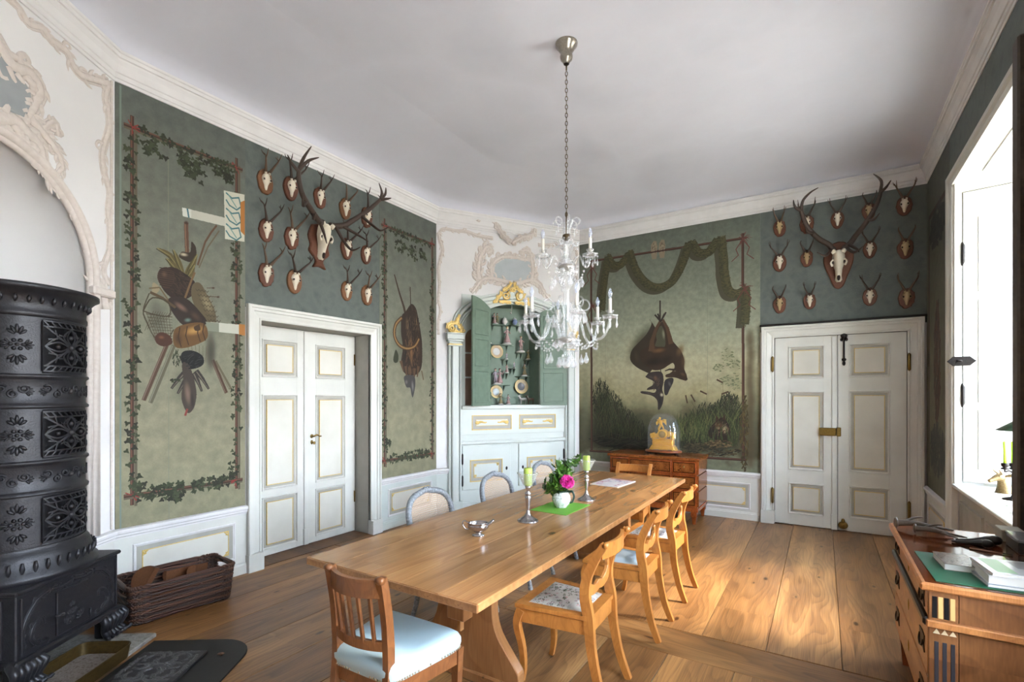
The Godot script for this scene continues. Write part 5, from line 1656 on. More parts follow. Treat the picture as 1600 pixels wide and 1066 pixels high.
	p.shape([[1.77, 2.06], [1.81, 2.10], [1.87, 2.08], [1.89, 2.02], [1.83, 1.99], [1.78, 2.01]], Color(0.26, 0.16, 0.11))
	p.soft(Vector2(1.81, 2.06), Vector2(0.03, 0.02), 0, Color(0.42, 0.28, 0.19), 0.8)
	# keg
	p.shape([[1.895, 2.08], [1.92, 2.15], [2.03, 2.20], [2.12, 2.21], [2.155, 2.16], [2.15, 2.08], [2.06, 2.02], [1.96, 1.985], [1.905, 2.0]], Color(0.36, 0.255, 0.135))
	p.soft(Vector2(2.05, 2.14), Vector2(0.11, 0.05), 0.35, Color(0.66, 0.51, 0.29), 0.95)
	p.soft(Vector2(1.93, 2.06), Vector2(0.04, 0.07), 0.2, Color(0.24, 0.165, 0.10), 0.7)
	for x in [1.945, 2.0, 2.09, 2.13]:
		p.line([[x + 0.01, 1.995 + (x - 1.94) * 0.38], [x - 0.012, 2.07 + (x - 1.94) * 0.35], [x, 2.15 + (x - 1.94) * 0.30]], 0.009, Color(0.21, 0.145, 0.09))
	p.shape([[2.05, 2.17], [2.09, 2.19], [2.10, 2.15], [2.06, 2.14]], Color(0.25, 0.18, 0.11))
	p.soft(Vector2(2.0, 2.22), Vector2(0.04, 0.025), 0.3, Color(0.38, 0.49, 0.47), 0.9)
	p.soft(Vector2(2.18, 1.96), Vector2(0.05, 0.20), 0.0, Color(0.25, 0.24, 0.20), 0.85)
	for i in 6:
		p.line([[2.0 + 0.03 * i, 2.02], [2.03 + 0.022 * i, 1.88]], 0.004, Color(0.30, 0.26, 0.18))
	# coot and small birds
	p.shape([[1.95, 1.90], [1.97, 1.96], [2.05, 1.97], [2.12, 1.93], [2.12, 1.86], [2.04, 1.82], [1.98, 1.83]], Color(0.085, 0.09, 0.09))
	for q in [[1.99, 1.80, 1.885, 1.66], [2.02, 1.78, 1.93, 1.62], [2.07, 1.80, 2.165, 1.66], [2.05, 1.78, 2.11, 1.64]]:
		p.line([[q[0], q[1]], [(q[0] + q[2]) / 2, (q[1] + q[3]) / 2 + 0.01], [q[2], q[3]]], 0.045, Color(0.19, 0.175, 0.16), 0.018)
		p.line([[q[0], q[1]], [q[2], q[3]]], 0.010, Color(0.40, 0.37, 0.32), 0.004)
	p.shape([[1.96, 1.86], [2.01, 1.86], [2.05, 1.74], [2.07, 1.62], [2.05, 1.50], [2.0, 1.46], [1.955, 1.58], [1.97, 1.72]], Color(0.235, 0.20, 0.175))
	p.soft(Vector2(2.0, 1.62), Vector2(0.035, 0.13), 0.1, Color(0.47, 0.39, 0.335), 0.8)
	p.soft(Vector2(2.035, 1.56), Vector2(0.02, 0.09), 0.1, Color(0.15, 0.13, 0.12), 0.7)
	p.dabs(Vector2(2.04, 1.89), Vector2(0.07, 0.06), 40, [Color(0.07, 0.075, 0.075), Color(0.16, 0.165, 0.16)], 0.04, 0.6, 0.2)
	p.line([[2.0, 1.49], [1.985, 1.44]], 0.018, Color(0.46, 0.20, 0.17))
	p.dabs(Vector2(1.92, 1.90), Vector2(0.03, 0.06), 26, IVY, 0.03, 1.4, 0.2)
	p.dabs(Vector2(1.91, 1.72), Vector2(0.03, 0.02), 12, IVY, 0.02)
	for q in [[2.20, 2.52], [2.24, 2.45]]:
		p.line([[2.15, q[1] - 0.01], q], 0.005, Color(0.28, 0.22, 0.15))
		p.soft(Vector2(q[0], q[1]), Vector2(0.018, 0.012), 0.3, Color(0.24, 0.155, 0.11), 0.95)
	p.soften()
	# bare mends where older decoration shows
	var pale := Color(0.70, 0.70, 0.645)
	p.poly([[1.96, 3.13], [2.30, 3.15], [2.30, 3.075], [1.965, 3.06]], pale)
	p.poly([[1.96, 3.13], [2.03, 3.135], [2.03, 3.065], [1.965, 3.06]], Color(0.76, 0.77, 0.73))
	p.line([[2.0, 3.13], [2.01, 3.065]], 0.012, Color(0.24, 0.40, 0.44))
	p.poly([[2.29, 3.385], [2.472, 3.41], [2.472, 2.985], [2.30, 2.965]], Color(0.73, 0.73, 0.665))
	for i in 3:
		var y := 3.32 - 0.135 * i
		p.line([[2.31, y + 0.05], [2.36, y + 0.02], [2.42, y + 0.045], [2.44, y - 0.03], [2.40, y - 0.07], [2.34, y - 0.05], [2.31, y - 0.01]], 0.013, Color(0.26, 0.42, 0.44))
		p.line([[2.33, y + 0.04], [2.40, y - 0.05]], 0.01, Color(0.42, 0.55, 0.54))
	p.poly([[2.435, 3.33], [2.475, 3.36], [2.475, 3.04], [2.435, 3.07]], Color(0.62, 0.40, 0.17))
	p.poly([[2.14, 2.225], [2.45, 2.235], [2.45, 2.15], [2.16, 2.15]], pale)
	p.poly([[2.14, 2.225], [2.25, 2.225], [2.25, 2.15], [2.16, 2.15]], Color(0.47, 0.49, 0.43))
	p.poly([[2.42, 2.24], [2.475, 2.24], [2.475, 2.14], [2.42, 2.145]], Color(0.63, 0.42, 0.20))
	canvas("wall_painting", "tall green painting of hanging fishing gear framed by ivy, beside the recessed door", p, Vector3(XB, 0, 0), PI / 2)
	# --- hanging game with a hunting horn, right of the recessed door
	p = Pic.new(Rect2(4.068, 0.612, 1.008, 3.30), 340.0, 7)
	p.ground(greens, noise(0.012, 35, 4), noise(0.02, 36, 4), 0.06)
	rustic_frame(p, 4.15, 4.99, 0.83, 3.62, 0.026, 2)
	for q in [[4.2, 3.60, 4.95, 3.60, 60, 0.05], [4.35, 3.46, 4.5, 3.42, 36, 0.07], [4.62, 3.50, 4.66, 3.36, 24, 0.05], [4.78, 3.46, 4.84, 3.42, 24, 0.05], [4.15, 3.5, 4.15, 0.95, 150, 0.04], [4.99, 3.4, 4.99, 0.95, 140, 0.04], [4.25, 0.84, 4.95, 0.85, 100, 0.055], [4.2, 1.1, 4.22, 0.95, 16, 0.04]]:
		p.ivy(Vector2(q[0], q[1]), Vector2(q[2], q[3]), int(q[4] * (0.85 if absf(q[0] - q[2]) < 0.01 else 1.2)), q[5], 0.033, IVY)
	p.soft(Vector2(4.42, 2.3), Vector2(0.14, 0.45), 0.0, Color(0.26, 0.27, 0.22), 0.5)
	p.line([[4.31, 3.07], [4.39, 2.87], [4.47, 2.70], [4.52, 2.55]], 0.018, Color(0.22, 0.165, 0.12), 0.045)
	p.line([[4.58, 2.97], [4.59, 2.70]], 0.016, Color(0.20, 0.155, 0.115))
	p.shape([[4.43, 2.58], [4.50, 2.65], [4.60, 2.76], [4.68, 2.72], [4.72, 2.62], [4.77, 2.43], [4.80, 2.26], [4.79, 1.98], [4.69, 1.87], [4.50, 1.87], [4.42, 1.99], [4.45, 2.19], [4.42, 2.39]], Color(0.17, 0.125, 0.09))
	p.soft(Vector2(4.60, 2.2), Vector2(0.05, 0.30), 0.0, Color(0.50, 0.36, 0.23), 0.9)
	p.soft(Vector2(4.53, 2.48), Vector2(0.04, 0.14), 0.15, Color(0.42, 0.34, 0.25), 0.85)
	p.soft(Vector2(4.70, 2.52), Vector2(0.03, 0.14), 0.25, Color(0.45, 0.36, 0.25), 0.8)
	p.soft(Vector2(4.73, 2.15), Vector2(0.04, 0.24), 0.0, Color(0.25, 0.17, 0.115), 0.9)
	p.dabs(Vector2(4.62, 2.5), Vector2(0.12, 0.22), 90, [Color(0.12, 0.09, 0.07), Color(0.30, 0.23, 0.16), Color(0.20, 0.15, 0.11)], 0.09, 1.45, 0.12)
	p.dabs(Vector2(4.60, 2.1), Vector2(0.15, 0.2), 70, [Color(0.12, 0.085, 0.065), Color(0.33, 0.24, 0.16), Color(0.42, 0.31, 0.20)], 0.08, 1.5, 0.12)
	for w in [[0.05, Color(0.20, 0.14, 0.085)], [0.034, Color(0.40, 0.29, 0.16)], [0.010, Color(0.60, 0.48, 0.30)]]:
		p.line(curve([Vector2(4.43, 2.56), Vector2(4.335, 2.47), Vector2(4.31, 2.34), Vector2(4.38, 2.23), Vector2(4.52, 2.19), Vector2(4.66, 2.23), Vector2(4.74, 2.33)], 5), w[0], w[1])
	p.shape([[4.33, 2.16], [4.29, 2.04], [4.32, 2.0], [4.37, 2.02], [4.375, 2.10]], Color(0.19, 0.205, 0.14))
	for q in [[4.42, 1.96, -0.9], [4.50, 1.90, -1.3], [4.58, 1.88, -1.6], [4.66, 1.88, -1.7], [4.73, 1.91, -1.9]]:
		p.line([[q[0], q[1] + 0.06], [q[0] + cos(q[2]) * 0.07, q[1] + sin(q[2]) * 0.07]], 0.05, Color(0.31, 0.23, 0.155), 0.02)
	p.shape([[4.47, 1.83], [4.55, 1.86], [4.66, 1.84], [4.67, 1.72], [4.63, 1.58], [4.60, 1.62], [4.58, 1.70], [4.51, 1.71]], Color(0.24, 0.235, 0.235))
	p.soft(Vector2(4.62, 1.72), Vector2(0.03, 0.10), 0.1, Color(0.47, 0.46, 0.45), 0.85)
	p.soft(Vector2(4.51, 1.77), Vector2(0.035, 0.04), 0.1, Color(0.42, 0.41, 0.39), 0.8)
	p.line([[4.79, 1.92], [4.825, 1.81]], 0.022, Color(0.37, 0.31, 0.23))
	p.soften()
	canvas("wall_painting", "narrow green painting of hung game and a hunting horn, beside the corner cupboard", p, Vector3(XB, 0, 0), PI / 2)
	# --- the big landscape on the far wall
	p = Pic.new(Rect2(-3.168, 0.612, 2.50, 3.325), 380.0, 11)
	p.ground([[0.0, Color(0.345, 0.37, 0.33)], [0.20, Color(0.425, 0.45, 0.395)], [0.42, Color(0.545, 0.56, 0.48)], [0.58, Color(0.63, 0.61, 0.495)], [0.70, Color(0.56, 0.53, 0.40)], [0.80, Color(0.27, 0.26, 0.175)], [0.93, Color(0.27, 0.255, 0.18)], [0.96, Color(0.40, 0.41, 0.33)], [1.0, Color(0.42, 0.43, 0.35)]], noise(0.014, 41, 4), noise(0.03, 42, 4), 0.05)
	for x in [-2.74, -1.30]:
		p.line([[x, 3.9], [x, 1.6]], 0.004, Color(0.42, 0.44, 0.37))
	p.soft(Vector2(-1.95, 1.75), Vector2(0.55, 0.55), 0.0, Color(0.64, 0.61, 0.48), 0.55)
	for x in [-3.07, -0.76]:
		p.soft(Vector2(x, 1.4), Vector2(0.13, 0.85), 0.0, Color(0.40, 0.41, 0.33), 0.6)
	# bushes, reeds, water
	var moss := [Color(0.13, 0.15, 0.085), Color(0.17, 0.195, 0.10), Color(0.10, 0.105, 0.07), Color(0.215, 0.23, 0.125), Color(0.15, 0.13, 0.08)]
	for q in [[-2.80, 1.40, 0.24, 0.50, 0.9], [-2.60, 1.25, 0.30, 0.36, 0.95], [-2.40, 1.10, 0.28, 0.28, 0.95], [-2.2, 0.98, 0.30, 0.24, 0.9], [-2.75, 1.0, 0.34, 0.30, 0.95], [-1.05, 1.26, 0.26, 0.40, 0.95], [-1.30, 1.20, 0.30, 0.36, 0.95], [-1.52, 1.08, 0.28, 0.30, 0.95], [-1.78, 0.95, 0.30, 0.22, 0.9], [-1.3, 0.95, 0.45, 0.20, 0.9], [-2.45, 0.88, 0.5, 0.14, 0.9]]:
		p.soft(Vector2(q[0], q[1]), Vector2(q[2], q[3]), 0.0, Color(0.125, 0.13, 0.08), q[4])
	for q in [[-2.82, 1.55, 0.14, 0.30, 160], [-2.68, 1.38, 0.22, 0.28, 260], [-2.45, 1.18, 0.20, 0.22, 180], [-2.25, 1.08, 0.14, 0.16, 90], [-1.05, 1.36, 0.17, 0.26, 240], [-1.30, 1.26, 0.2, 0.24, 220], [-1.55, 1.12, 0.2, 0.22, 200]]:
		p.dabs(Vector2(q[0], q[1]), Vector2(q[2], q[3]), q[4], moss, 0.075, 1.5, 0.13)
	p.dabs(Vector2(-2.5, 0.92), Vector2(0.45, 0.12), 110, [Color(0.085, 0.075, 0.06), Color(0.13, 0.11, 0.08), Color(0.21, 0.19, 0.15)], 0.14, 0.0, 0.08)
	p.dabs(Vector2(-1.45, 0.87), Vector2(0.55, 0.08), 200, [Color(0.19, 0.16, 0.10), Color(0.26, 0.22, 0.14), Color(0.14, 0.13, 0.085), Color(0.30, 0.26, 0.16)], 0.06, 0.2, 0.25)
	for i in 300:
		var x := p.rng.randf_range(-1.74, -0.92)
		var y := p.rng.randf_range(0.95, 1.10 + 0.22 * (x + 1.74) / 0.8)
		var a := p.rng.randf_range(-0.5, 0.5)
		var h := p.rng.randf_range(0.7, 1.25)
		p.line([[x, y], [x + a * 0.10, y + 0.13 * h], [x + a * 0.30, y + 0.25 * h]], 0.010, [Color(0.20, 0.24, 0.115), Color(0.27, 0.30, 0.155), Color(0.155, 0.19, 0.095), Color(0.36, 0.37, 0.215), Color(0.31, 0.30, 0.17)][i % 5], 0.003)
	for i in 170:
		var x := p.rng.randf_range(-2.93, -2.2)
		var y := p.rng.randf_range(0.95, 1.55 - 0.75 * (x + 2.93))
		var a := p.rng.randf_range(-0.4, 0.5)
		p.line([[x, y], [x + a * 0.08, y + 0.10], [x + a * 0.26, y + 0.2]], 0.008, [Color(0.17, 0.20, 0.10), Color(0.235, 0.25, 0.14), Color(0.13, 0.145, 0.08), Color(0.27, 0.235, 0.14)][i % 4], 0.003)
	for q in [[-1.58, 1.60, -1.56, 1.50], [-1.51, 1.61, -1.46, 1.52], [-1.18, 1.81, -1.11, 1.77], [-1.39, 1.66, -1.31, 1.62], [-1.12, 1.62, -1.04, 1.65]]:
		p.line([[q[2], q[3]], [q[2] + 0.01, q[3] - 0.18]], 0.005, Color(0.33, 0.32, 0.20))
		p.line([[q[0], q[1]], [q[2], q[3]]], 0.020, Color(0.25, 0.175, 0.11))
	# a thin tree in the haze
	for q in [[-1.05, 2.12, 0.09, 0.16], [-1.16, 1.97, 0.08, 0.07], [-0.96, 2.0, 0.08, 0.14], [-1.06, 1.80, 0.12, 0.10], [-0.94, 1.76, 0.07, 0.13]]:
		p.soft(Vector2(q[0], q[1]), Vector2(q[2], q[3]), 0.0, Color(0.43, 0.45, 0.335), 0.45)
		p.dabs(Vector2(q[0], q[1]), Vector2(q[2] * 0.8, q[3] * 0.8), 26, [Color(0.41, 0.43, 0.31), Color(0.44, 0.455, 0.34)], 0.024)
	# fox in the grass
	p.shape([[-1.29, 1.06], [-1.26, 1.18], [-1.20, 1.25], [-1.12, 1.31], [-1.05, 1.25], [-1.01, 1.12], [-1.03, 1.0], [-1.16, 1.0]], Color(0.135, 0.085, 0.065))
	p.soft(Vector2(-1.16, 1.20), Vector2(0.08, 0.08), 0.3, Color(0.38, 0.22, 0.135), 0.9)
	p.soft(Vector2(-1.085, 1.155), Vector2(0.055, 0.09), 0.2, Color(0.74, 0.67, 0.54), 0.95)
	p.dabs(Vector2(-1.14, 1.16), Vector2(0.10, 0.10), 60, [Color(0.30, 0.18, 0.115), Color(0.17, 0.105, 0.08), Color(0.48, 0.40, 0.30)], 0.05, 1.0, 0.14)
	p.soft(Vector2(-1.24, 1.12), Vector2(0.05, 0.035), 0, Color(0.09, 0.065, 0.055), 0.9)
	p.poly([[-1.20, 1.25], [-1.19, 1.34], [-1.15, 1.28]], Color(0.20, 0.125, 0.085))
	p.poly([[-1.12, 1.29], [-1.085, 1.36], [-1.07, 1.27]], Color(0.20, 0.125, 0.085))
	p.soft(Vector2(-1.17, 1.17), Vector2(0.03, 0.03), 0.4, Color(0.66, 0.58, 0.46), 0.8)
	for i in 70:
		var x := p.rng.randf_range(-1.36, -0.95)
		var y := p.rng.randf_range(0.93, 1.02)
		var l := p.rng.randf_range(-0.5, 0.5)
		if absf(x + 1.12) > 0.09 or i % 3 == 0:
			p.line([[x, y], [x + l * 0.08, y + 0.14], [x + l * 0.22, y + 0.27]], 0.009, [Color(0.20, 0.24, 0.115), Color(0.29, 0.31, 0.165), Color(0.155, 0.18, 0.095)][i % 3], 0.003)
	p.dabs(Vector2(-1.16, 0.96), Vector2(0.17, 0.05), 70, [Color(0.34, 0.27, 0.17), Color(0.44, 0.37, 0.25), Color(0.26, 0.20, 0.12)], 0.035)
	# frame of rods, soft brown shadow strip painted into the picture on the right
	for i in 9:
		p.soft(Vector2(-0.785 + 0.01 * sin(i * 2.0), 0.80 + i * 0.19), Vector2(0.075, 0.19), 0.0, Color(0.29, 0.24, 0.16), 0.7)
	var rod := Color(0.225, 0.13, 0.095)
	for q in [[-2.98, 3.64, -0.83, 3.63], [-2.97, 3.52, -2.96, 0.75], [-0.87, 3.69, -0.86, 0.76], [-2.99, 0.76, -0.83, 0.77]]:
		p.line([[q[0], q[1]], [q[2], q[3]]], 0.032, rod)
		p.line([[q[0] - 0.006, q[1] + 0.006], [q[2] - 0.006, q[3] + 0.006]], 0.008, Color(0.36, 0.24, 0.18))
	p.dabs(Vector2(-0.85, 1.1), Vector2(0.05, 0.5), 120, [Color(0.33, 0.27, 0.13), Color(0.25, 0.2, 0.1), Color(0.29, 0.25, 0.12)], 0.05, 1.5, 0.3)
	# garlands
	var swags := [[[-2.80, 2.90], [-2.79, 3.05], [-2.76, 3.32], [-2.70, 3.64]], [[-2.70, 3.66], [-2.63, 3.54], [-2.51, 3.52], [-2.40, 3.63]], [[-2.37, 3.68], [-2.27, 3.40], [-2.11, 3.19], [-1.94, 3.12], [-1.77, 3.18], [-1.64, 3.38], [-1.54, 3.66]], [[-1.49, 3.66], [-1.41, 3.53], [-1.28, 3.52], [-1.18, 3.65]], [[-1.13, 3.67], [-1.10, 3.40], [-1.09, 3.20], [-1.04, 2.98], [-0.94, 2.92], [-0.84, 2.96]], [[-0.84, 2.97], [-0.835, 2.75], [-0.85, 2.54]]]
	for s in swags:
		var c := curve(s.map(func(q): return Vector2(q[0], q[1])), 6)
		p.line(c.map(func(q): return q + Vector2(-0.06, -0.05)), 0.085, Color(0.26, 0.25, 0.19))
	for s in swags:
		var c := curve(s.map(func(q): return Vector2(q[0], q[1])), 6)
		p.line(c, 0.115, Color(0.235, 0.23, 0.145))
		for q in c:
			p.soft(q + Vector2(0.015, 0.015), Vector2(0.045, 0.045), 0.0, Color(0.35, 0.33, 0.20), 0.5)
			p.dabs(q, Vector2(0.056, 0.056), 14, [Color(0.275, 0.27, 0.165), Color(0.315, 0.295, 0.18), Color(0.22, 0.215, 0.135)], 0.024)
	# ribbon bows
	for q in [[-0.87, 3.62], [-0.85, 2.97], [-2.95, 2.95], [-2.96, 3.55]]:
		var c := Vector2(q[0], q[1])
		for i in 16:
			var a := p.rng.randf() * TAU
			var e := Vector2(cos(a), sin(a)) * p.rng.randf_range(0.06, 0.11)
			p.line([c, c + e * 0.6 + Vector2(0, 0.02), c + e], 0.010, Color(0.36, 0.20, 0.17), 0.004)
		for s in [-1, 1]:
			p.line([c, c + Vector2(0.08 * s, -0.12), c + Vector2(0.05 * s, -0.20), c + Vector2(0.13 * s, -0.27)], 0.011, Color(0.36, 0.20, 0.17))
	# a pair of doves on the rod
	for x in [-2.01, -1.90]:
		p.poly([[x - 0.05, 3.66], [x - 0.045, 3.74], [x - 0.01, 3.79], [x + 0.03, 3.78], [x + 0.045, 3.70], [x + 0.035, 3.58], [x + 0.03, 3.53], [x - 0.03, 3.53], [x - 0.045, 3.6]], Color(0.50, 0.45, 0.37))
		p.dabs(Vector2(x, 3.68), Vector2(0.035, 0.07), 24, [Color(0.60, 0.56, 0.46), Color(0.40, 0.34, 0.27)], 0.03, 1.4, 0.3)
		p.line([[x - 0.045, 3.63], [x + 0.045, 3.635]], 0.02, rod)
	# the hung roe deer
	p.line([[-1.93, 2.93], [-1.93, 2.68]], 0.022, Color(0.16, 0.12, 0.09))
	p.soft(Vector2(-2.2, 2.35), Vector2(0.18, 0.42), -0.6, Color(0.24, 0.235, 0.17), 0.85)
	p.shape([[-2.08, 2.68], [-2.05, 2.62], [-2.12, 2.48], [-2.24, 2.36], [-2.34, 2.25], [-2.36, 2.12], [-2.28, 2.02], [-2.16, 1.95], [-2.07, 1.93], [-2.0, 2.1], [-1.98, 2.5]], Color(0.185, 0.15, 0.105))
	p.shape([[-1.93, 2.61], [-2.0, 2.52], [-2.04, 2.38], [-2.10, 2.30], [-2.20, 2.24], [-2.22, 2.14], [-2.14, 2.03], [-2.02, 1.96], [-1.90, 1.97], [-1.80, 2.03], [-1.75, 2.05], [-1.73, 1.99], [-1.78, 1.92], [-1.85, 1.89], [-1.84, 1.855], [-1.73, 1.85], [-1.64, 1.82], [-1.57, 1.805], [-1.565, 1.87], [-1.60, 1.97], [-1.60, 2.09], [-1.64, 2.21], [-1.71, 2.30], [-1.76, 2.37], [-1.79, 2.47], [-1.84, 2.58], [-1.89, 2.64]], Color(0.195, 0.135, 0.09))
	p.shape([[-1.935, 2.57], [-1.985, 2.46], [-1.98, 2.38], [-2.0, 2.30], [-1.91, 2.285], [-1.86, 2.29], [-1.855, 2.39], [-1.875, 2.50], [-1.90, 2.57]], Color(0.27, 0.265, 0.20))
	p.soft(Vector2(-1.885, 2.46), Vector2(0.03, 0.10), 0.1, Color(0.50, 0.51, 0.42), 0.9)
	for q in [[-2.04, 2.30, 0.05, 0.13, 0.25, Color(0.37, 0.265, 0.16), 0.8], [-1.95, 2.235, 0.13, 0.05, 0.1, Color(0.43, 0.30, 0.17), 0.8], [-1.66, 2.22, 0.07, 0.12, -0.4, Color(0.37, 0.28, 0.165), 0.8], [-1.62, 2.06, 0.04, 0.14, 0.0, Color(0.29, 0.21, 0.13), 0.8], [-2.02, 2.08, 0.18, 0.09, 0.15, Color(0.075, 0.05, 0.04), 0.75], [-1.84, 2.10, 0.12, 0.08, 0.5, Color(0.10, 0.07, 0.05), 0.6], [-1.62, 1.89, 0.06, 0.035, -0.5, Color(0.33, 0.24, 0.15), 0.8], [-2.27, 2.16, 0.05, 0.12, 0.2, Color(0.25, 0.195, 0.13), 0.7]]:
		p.soft(Vector2(q[0], q[1]), Vector2(q[2], q[3]), q[4], q[5], q[6])
	for l in [[[-1.92, 2.66], [-1.99, 2.53], [-2.04, 2.38], [-2.06, 2.24]], [[-1.89, 2.66], [-1.83, 2.54], [-1.80, 2.42], [-1.78, 2.33]]]:
		p.line(l, 0.035, Color(0.30, 0.215, 0.14), 0.07)
	for q in [[-2.0, 2.74], [-1.96, 2.75], [-1.87, 2.74], [-1.85, 2.76]]:
		p.line([[-1.92, 2.64], q], 0.024, Color(0.14, 0.10, 0.075))
	p.line([[-1.72, 1.955], [-1.80, 1.965], [-1.86, 1.945]], 0.030, Color(0.14, 0.10, 0.07), 0.012)
	p.soft(Vector2(-1.73, 1.94), Vector2(0.022, 0.018), 0, Color(0.56, 0.50, 0.40), 0.8)
	p.soft(Vector2(-1.73, 1.94), Vector2(0.010, 0.010), 0, Color(0.04, 0.035, 0.03), 1.0)
	p.soft(Vector2(-1.57, 1.825), Vector2(0.018, 0.02), 0, Color(0.06, 0.045, 0.04), 0.9)
	# waterfowl strung below
	p.line([[-1.92, 1.98], [-1.92, 1.75]], 0.012, Color(0.17, 0.13, 0.10))
	p.shape([[-2.07, 1.93], [-1.91, 1.93], [-1.88, 1.80], [-1.90, 1.69], [-1.88, 1.61], [-1.89, 1.50], [-1.93, 1.41], [-1.96, 1.41], [-1.97, 1.53], [-2.05, 1.60], [-2.19, 1.63], [-2.20, 1.66], [-2.10, 1.655], [-2.01, 1.64], [-1.99, 1.69], [-2.11, 1.68], [-2.10, 1.71], [-2.03, 1.75], [-2.02, 1.80], [-2.13, 1.86], [-2.12, 1.89]], Color(0.175, 0.145, 0.13))
	p.shape([[-1.87, 1.79], [-1.82, 1.84], [-1.75, 1.84], [-1.75, 1.78], [-1.79, 1.70], [-1.83, 1.61], [-1.87, 1.63]], Color(0.165, 0.15, 0.15))
	for q in [[-1.97, 1.80, 0.05, 0.10, 0.2, Color(0.30, 0.22, 0.17)], [-2.06, 1.86, 0.06, 0.025, -0.4, Color(0.26, 0.22, 0.20)], [-1.93, 1.52, 0.03, 0.09, 0.1, Color(0.10, 0.095, 0.095)], [-1.80, 1.76, 0.03, 0.06, 0.4, Color(0.32, 0.30, 0.30)], [-2.10, 1.635, 0.08, 0.014, -0.2, Color(0.30, 0.27, 0.25)], [-1.92, 1.70, 0.025, 0.08, 0.1, Color(0.11, 0.09, 0.085)]]:
		p.soft(Vector2(q[0], q[1]), Vector2(q[2], q[3]), q[4], q[5], 0.9)
	p.dabs(Vector2(-1.96, 1.74), Vector2(0.08, 0.13), 40, [Color(0.13, 0.11, 0.10), Color(0.33, 0.26, 0.21), Color(0.22, 0.18, 0.155)], 0.04, 1.1, 0.14)
	p.soft(Vector2(-2.0, 1.85), Vector2(0.04, 0.05), 0.3, Color(0.40, 0.27, 0.19), 0.8)
	p.soft(Vector2(-1.91, 1.61), Vector2(0.035, 0.04), 0.3, Color(0.74, 0.70, 0.60), 0.95)
	p.soften()
	canvas("wall_painting", "large green landscape painting of a hung deer under garlands, behind the walnut commode", p, Vector3(0, 0, ZA), 0.0)
	# --- dark canvases on the window wall
	for q in [[ZA + 0.006, -5.86, "narrow dark painting on the window wall's end beside the flush double door", 21], [-3.80, -2.58, "dark green painting on the pier between the windows above the drawer chest", 22]]:
		p = Pic.new(Rect2(q[0], 0.614, q[1] - q[0], 3.30), 160.0, q[3])
		p.ground([[0.0, Color(0.29, 0.30, 0.27)], [0.5, Color(0.36, 0.35, 0.29)], [0.8, Color(0.40, 0.375, 0.30)], [1.0, Color(0.33, 0.33, 0.28)]], noise(0.02, 51, 4), noise(0.04, 52, 4), 0.08)
		var cx: float = (q[0] + q[1]) / 2
		var hw: float = (q[1] - q[0]) / 2 - 0.12
		p.line([[cx - hw, 3.5], [cx - hw, 0.8]], 0.05, Color(0.20, 0.14, 0.10))
		p.line([[cx + hw, 3.5], [cx + hw, 0.8]], 0.05, Color(0.20, 0.14, 0.10))
		p.line([[cx - hw, 3.5], [cx + hw, 3.5]], 0.05, Color(0.20, 0.14, 0.10))
		p.dabs(Vector2(cx, 3.3), Vector2(0.35, 0.20), 120, [Color(0.14, 0.15, 0.14), Color(0.19, 0.20, 0.18)], 0.12)
		p.dabs(Vector2(cx, 1.95), Vector2(0.16, 0.60), 160, [Color(0.24, 0.15, 0.10), Color(0.33, 0.23, 0.15), Color(0.17, 0.12, 0.09)], 0.14, 1.5, 0.25)
		p.dabs(Vector2(cx, 1.05), Vector2(0.38, 0.22), 140, [Color(0.18, 0.21, 0.19), Color(0.24, 0.25, 0.22)], 0.14, 1.2, 0.3)
		canvas("wall_painting", q[2], p, Vector3(XC, 0, 0), -PI / 2)
# ---------------------------------------------------------------- antler trophies
func antler_mats() -> void:
	M.bone = mottled([Color(0.80, 0.76, 0.67), Color(0.88, 0.85, 0.78), Color(0.72, 0.66, 0.55)], 0.06, 61, 8.0, 0.6)
	M.bone_old = mottled([Color(0.60, 0.50, 0.34), Color(0.70, 0.61, 0.45), Color(0.50, 0.40, 0.27)], 0.06, 62, 8.0, 0.6)
	M.antler = relief(mottled([Color(0.16, 0.115, 0.09), Color(0.26, 0.20, 0.16), Color(0.20, 0.145, 0.115)], 0.08, 63, 8.0, 0.6), 0.2, 64, 2.0)
	M.antler_pale = relief(mottled([Color(0.30, 0.23, 0.17), Color(0.42, 0.33, 0.25)], 0.08, 65, 8.0, 0.6), 0.2, 66, 2.0)
	M.tip = plain(Color(0.62, 0.55, 0.43), 0.5)
	M.plaque = mottled([Color(0.30, 0.16, 0.09), Color(0.40, 0.22, 0.12)], 0.05, 67, 6.0, 0.5)
	M.plaque_bark = mottled([Color(0.36, 0.22, 0.12), Color(0.50, 0.33, 0.18)], 0.05, 68, 6.0, 0.55)
	M.socket = plain(Color(0.16, 0.115, 0.085), 0.8)  # dark tone painted in for the shade inside the skull hollows

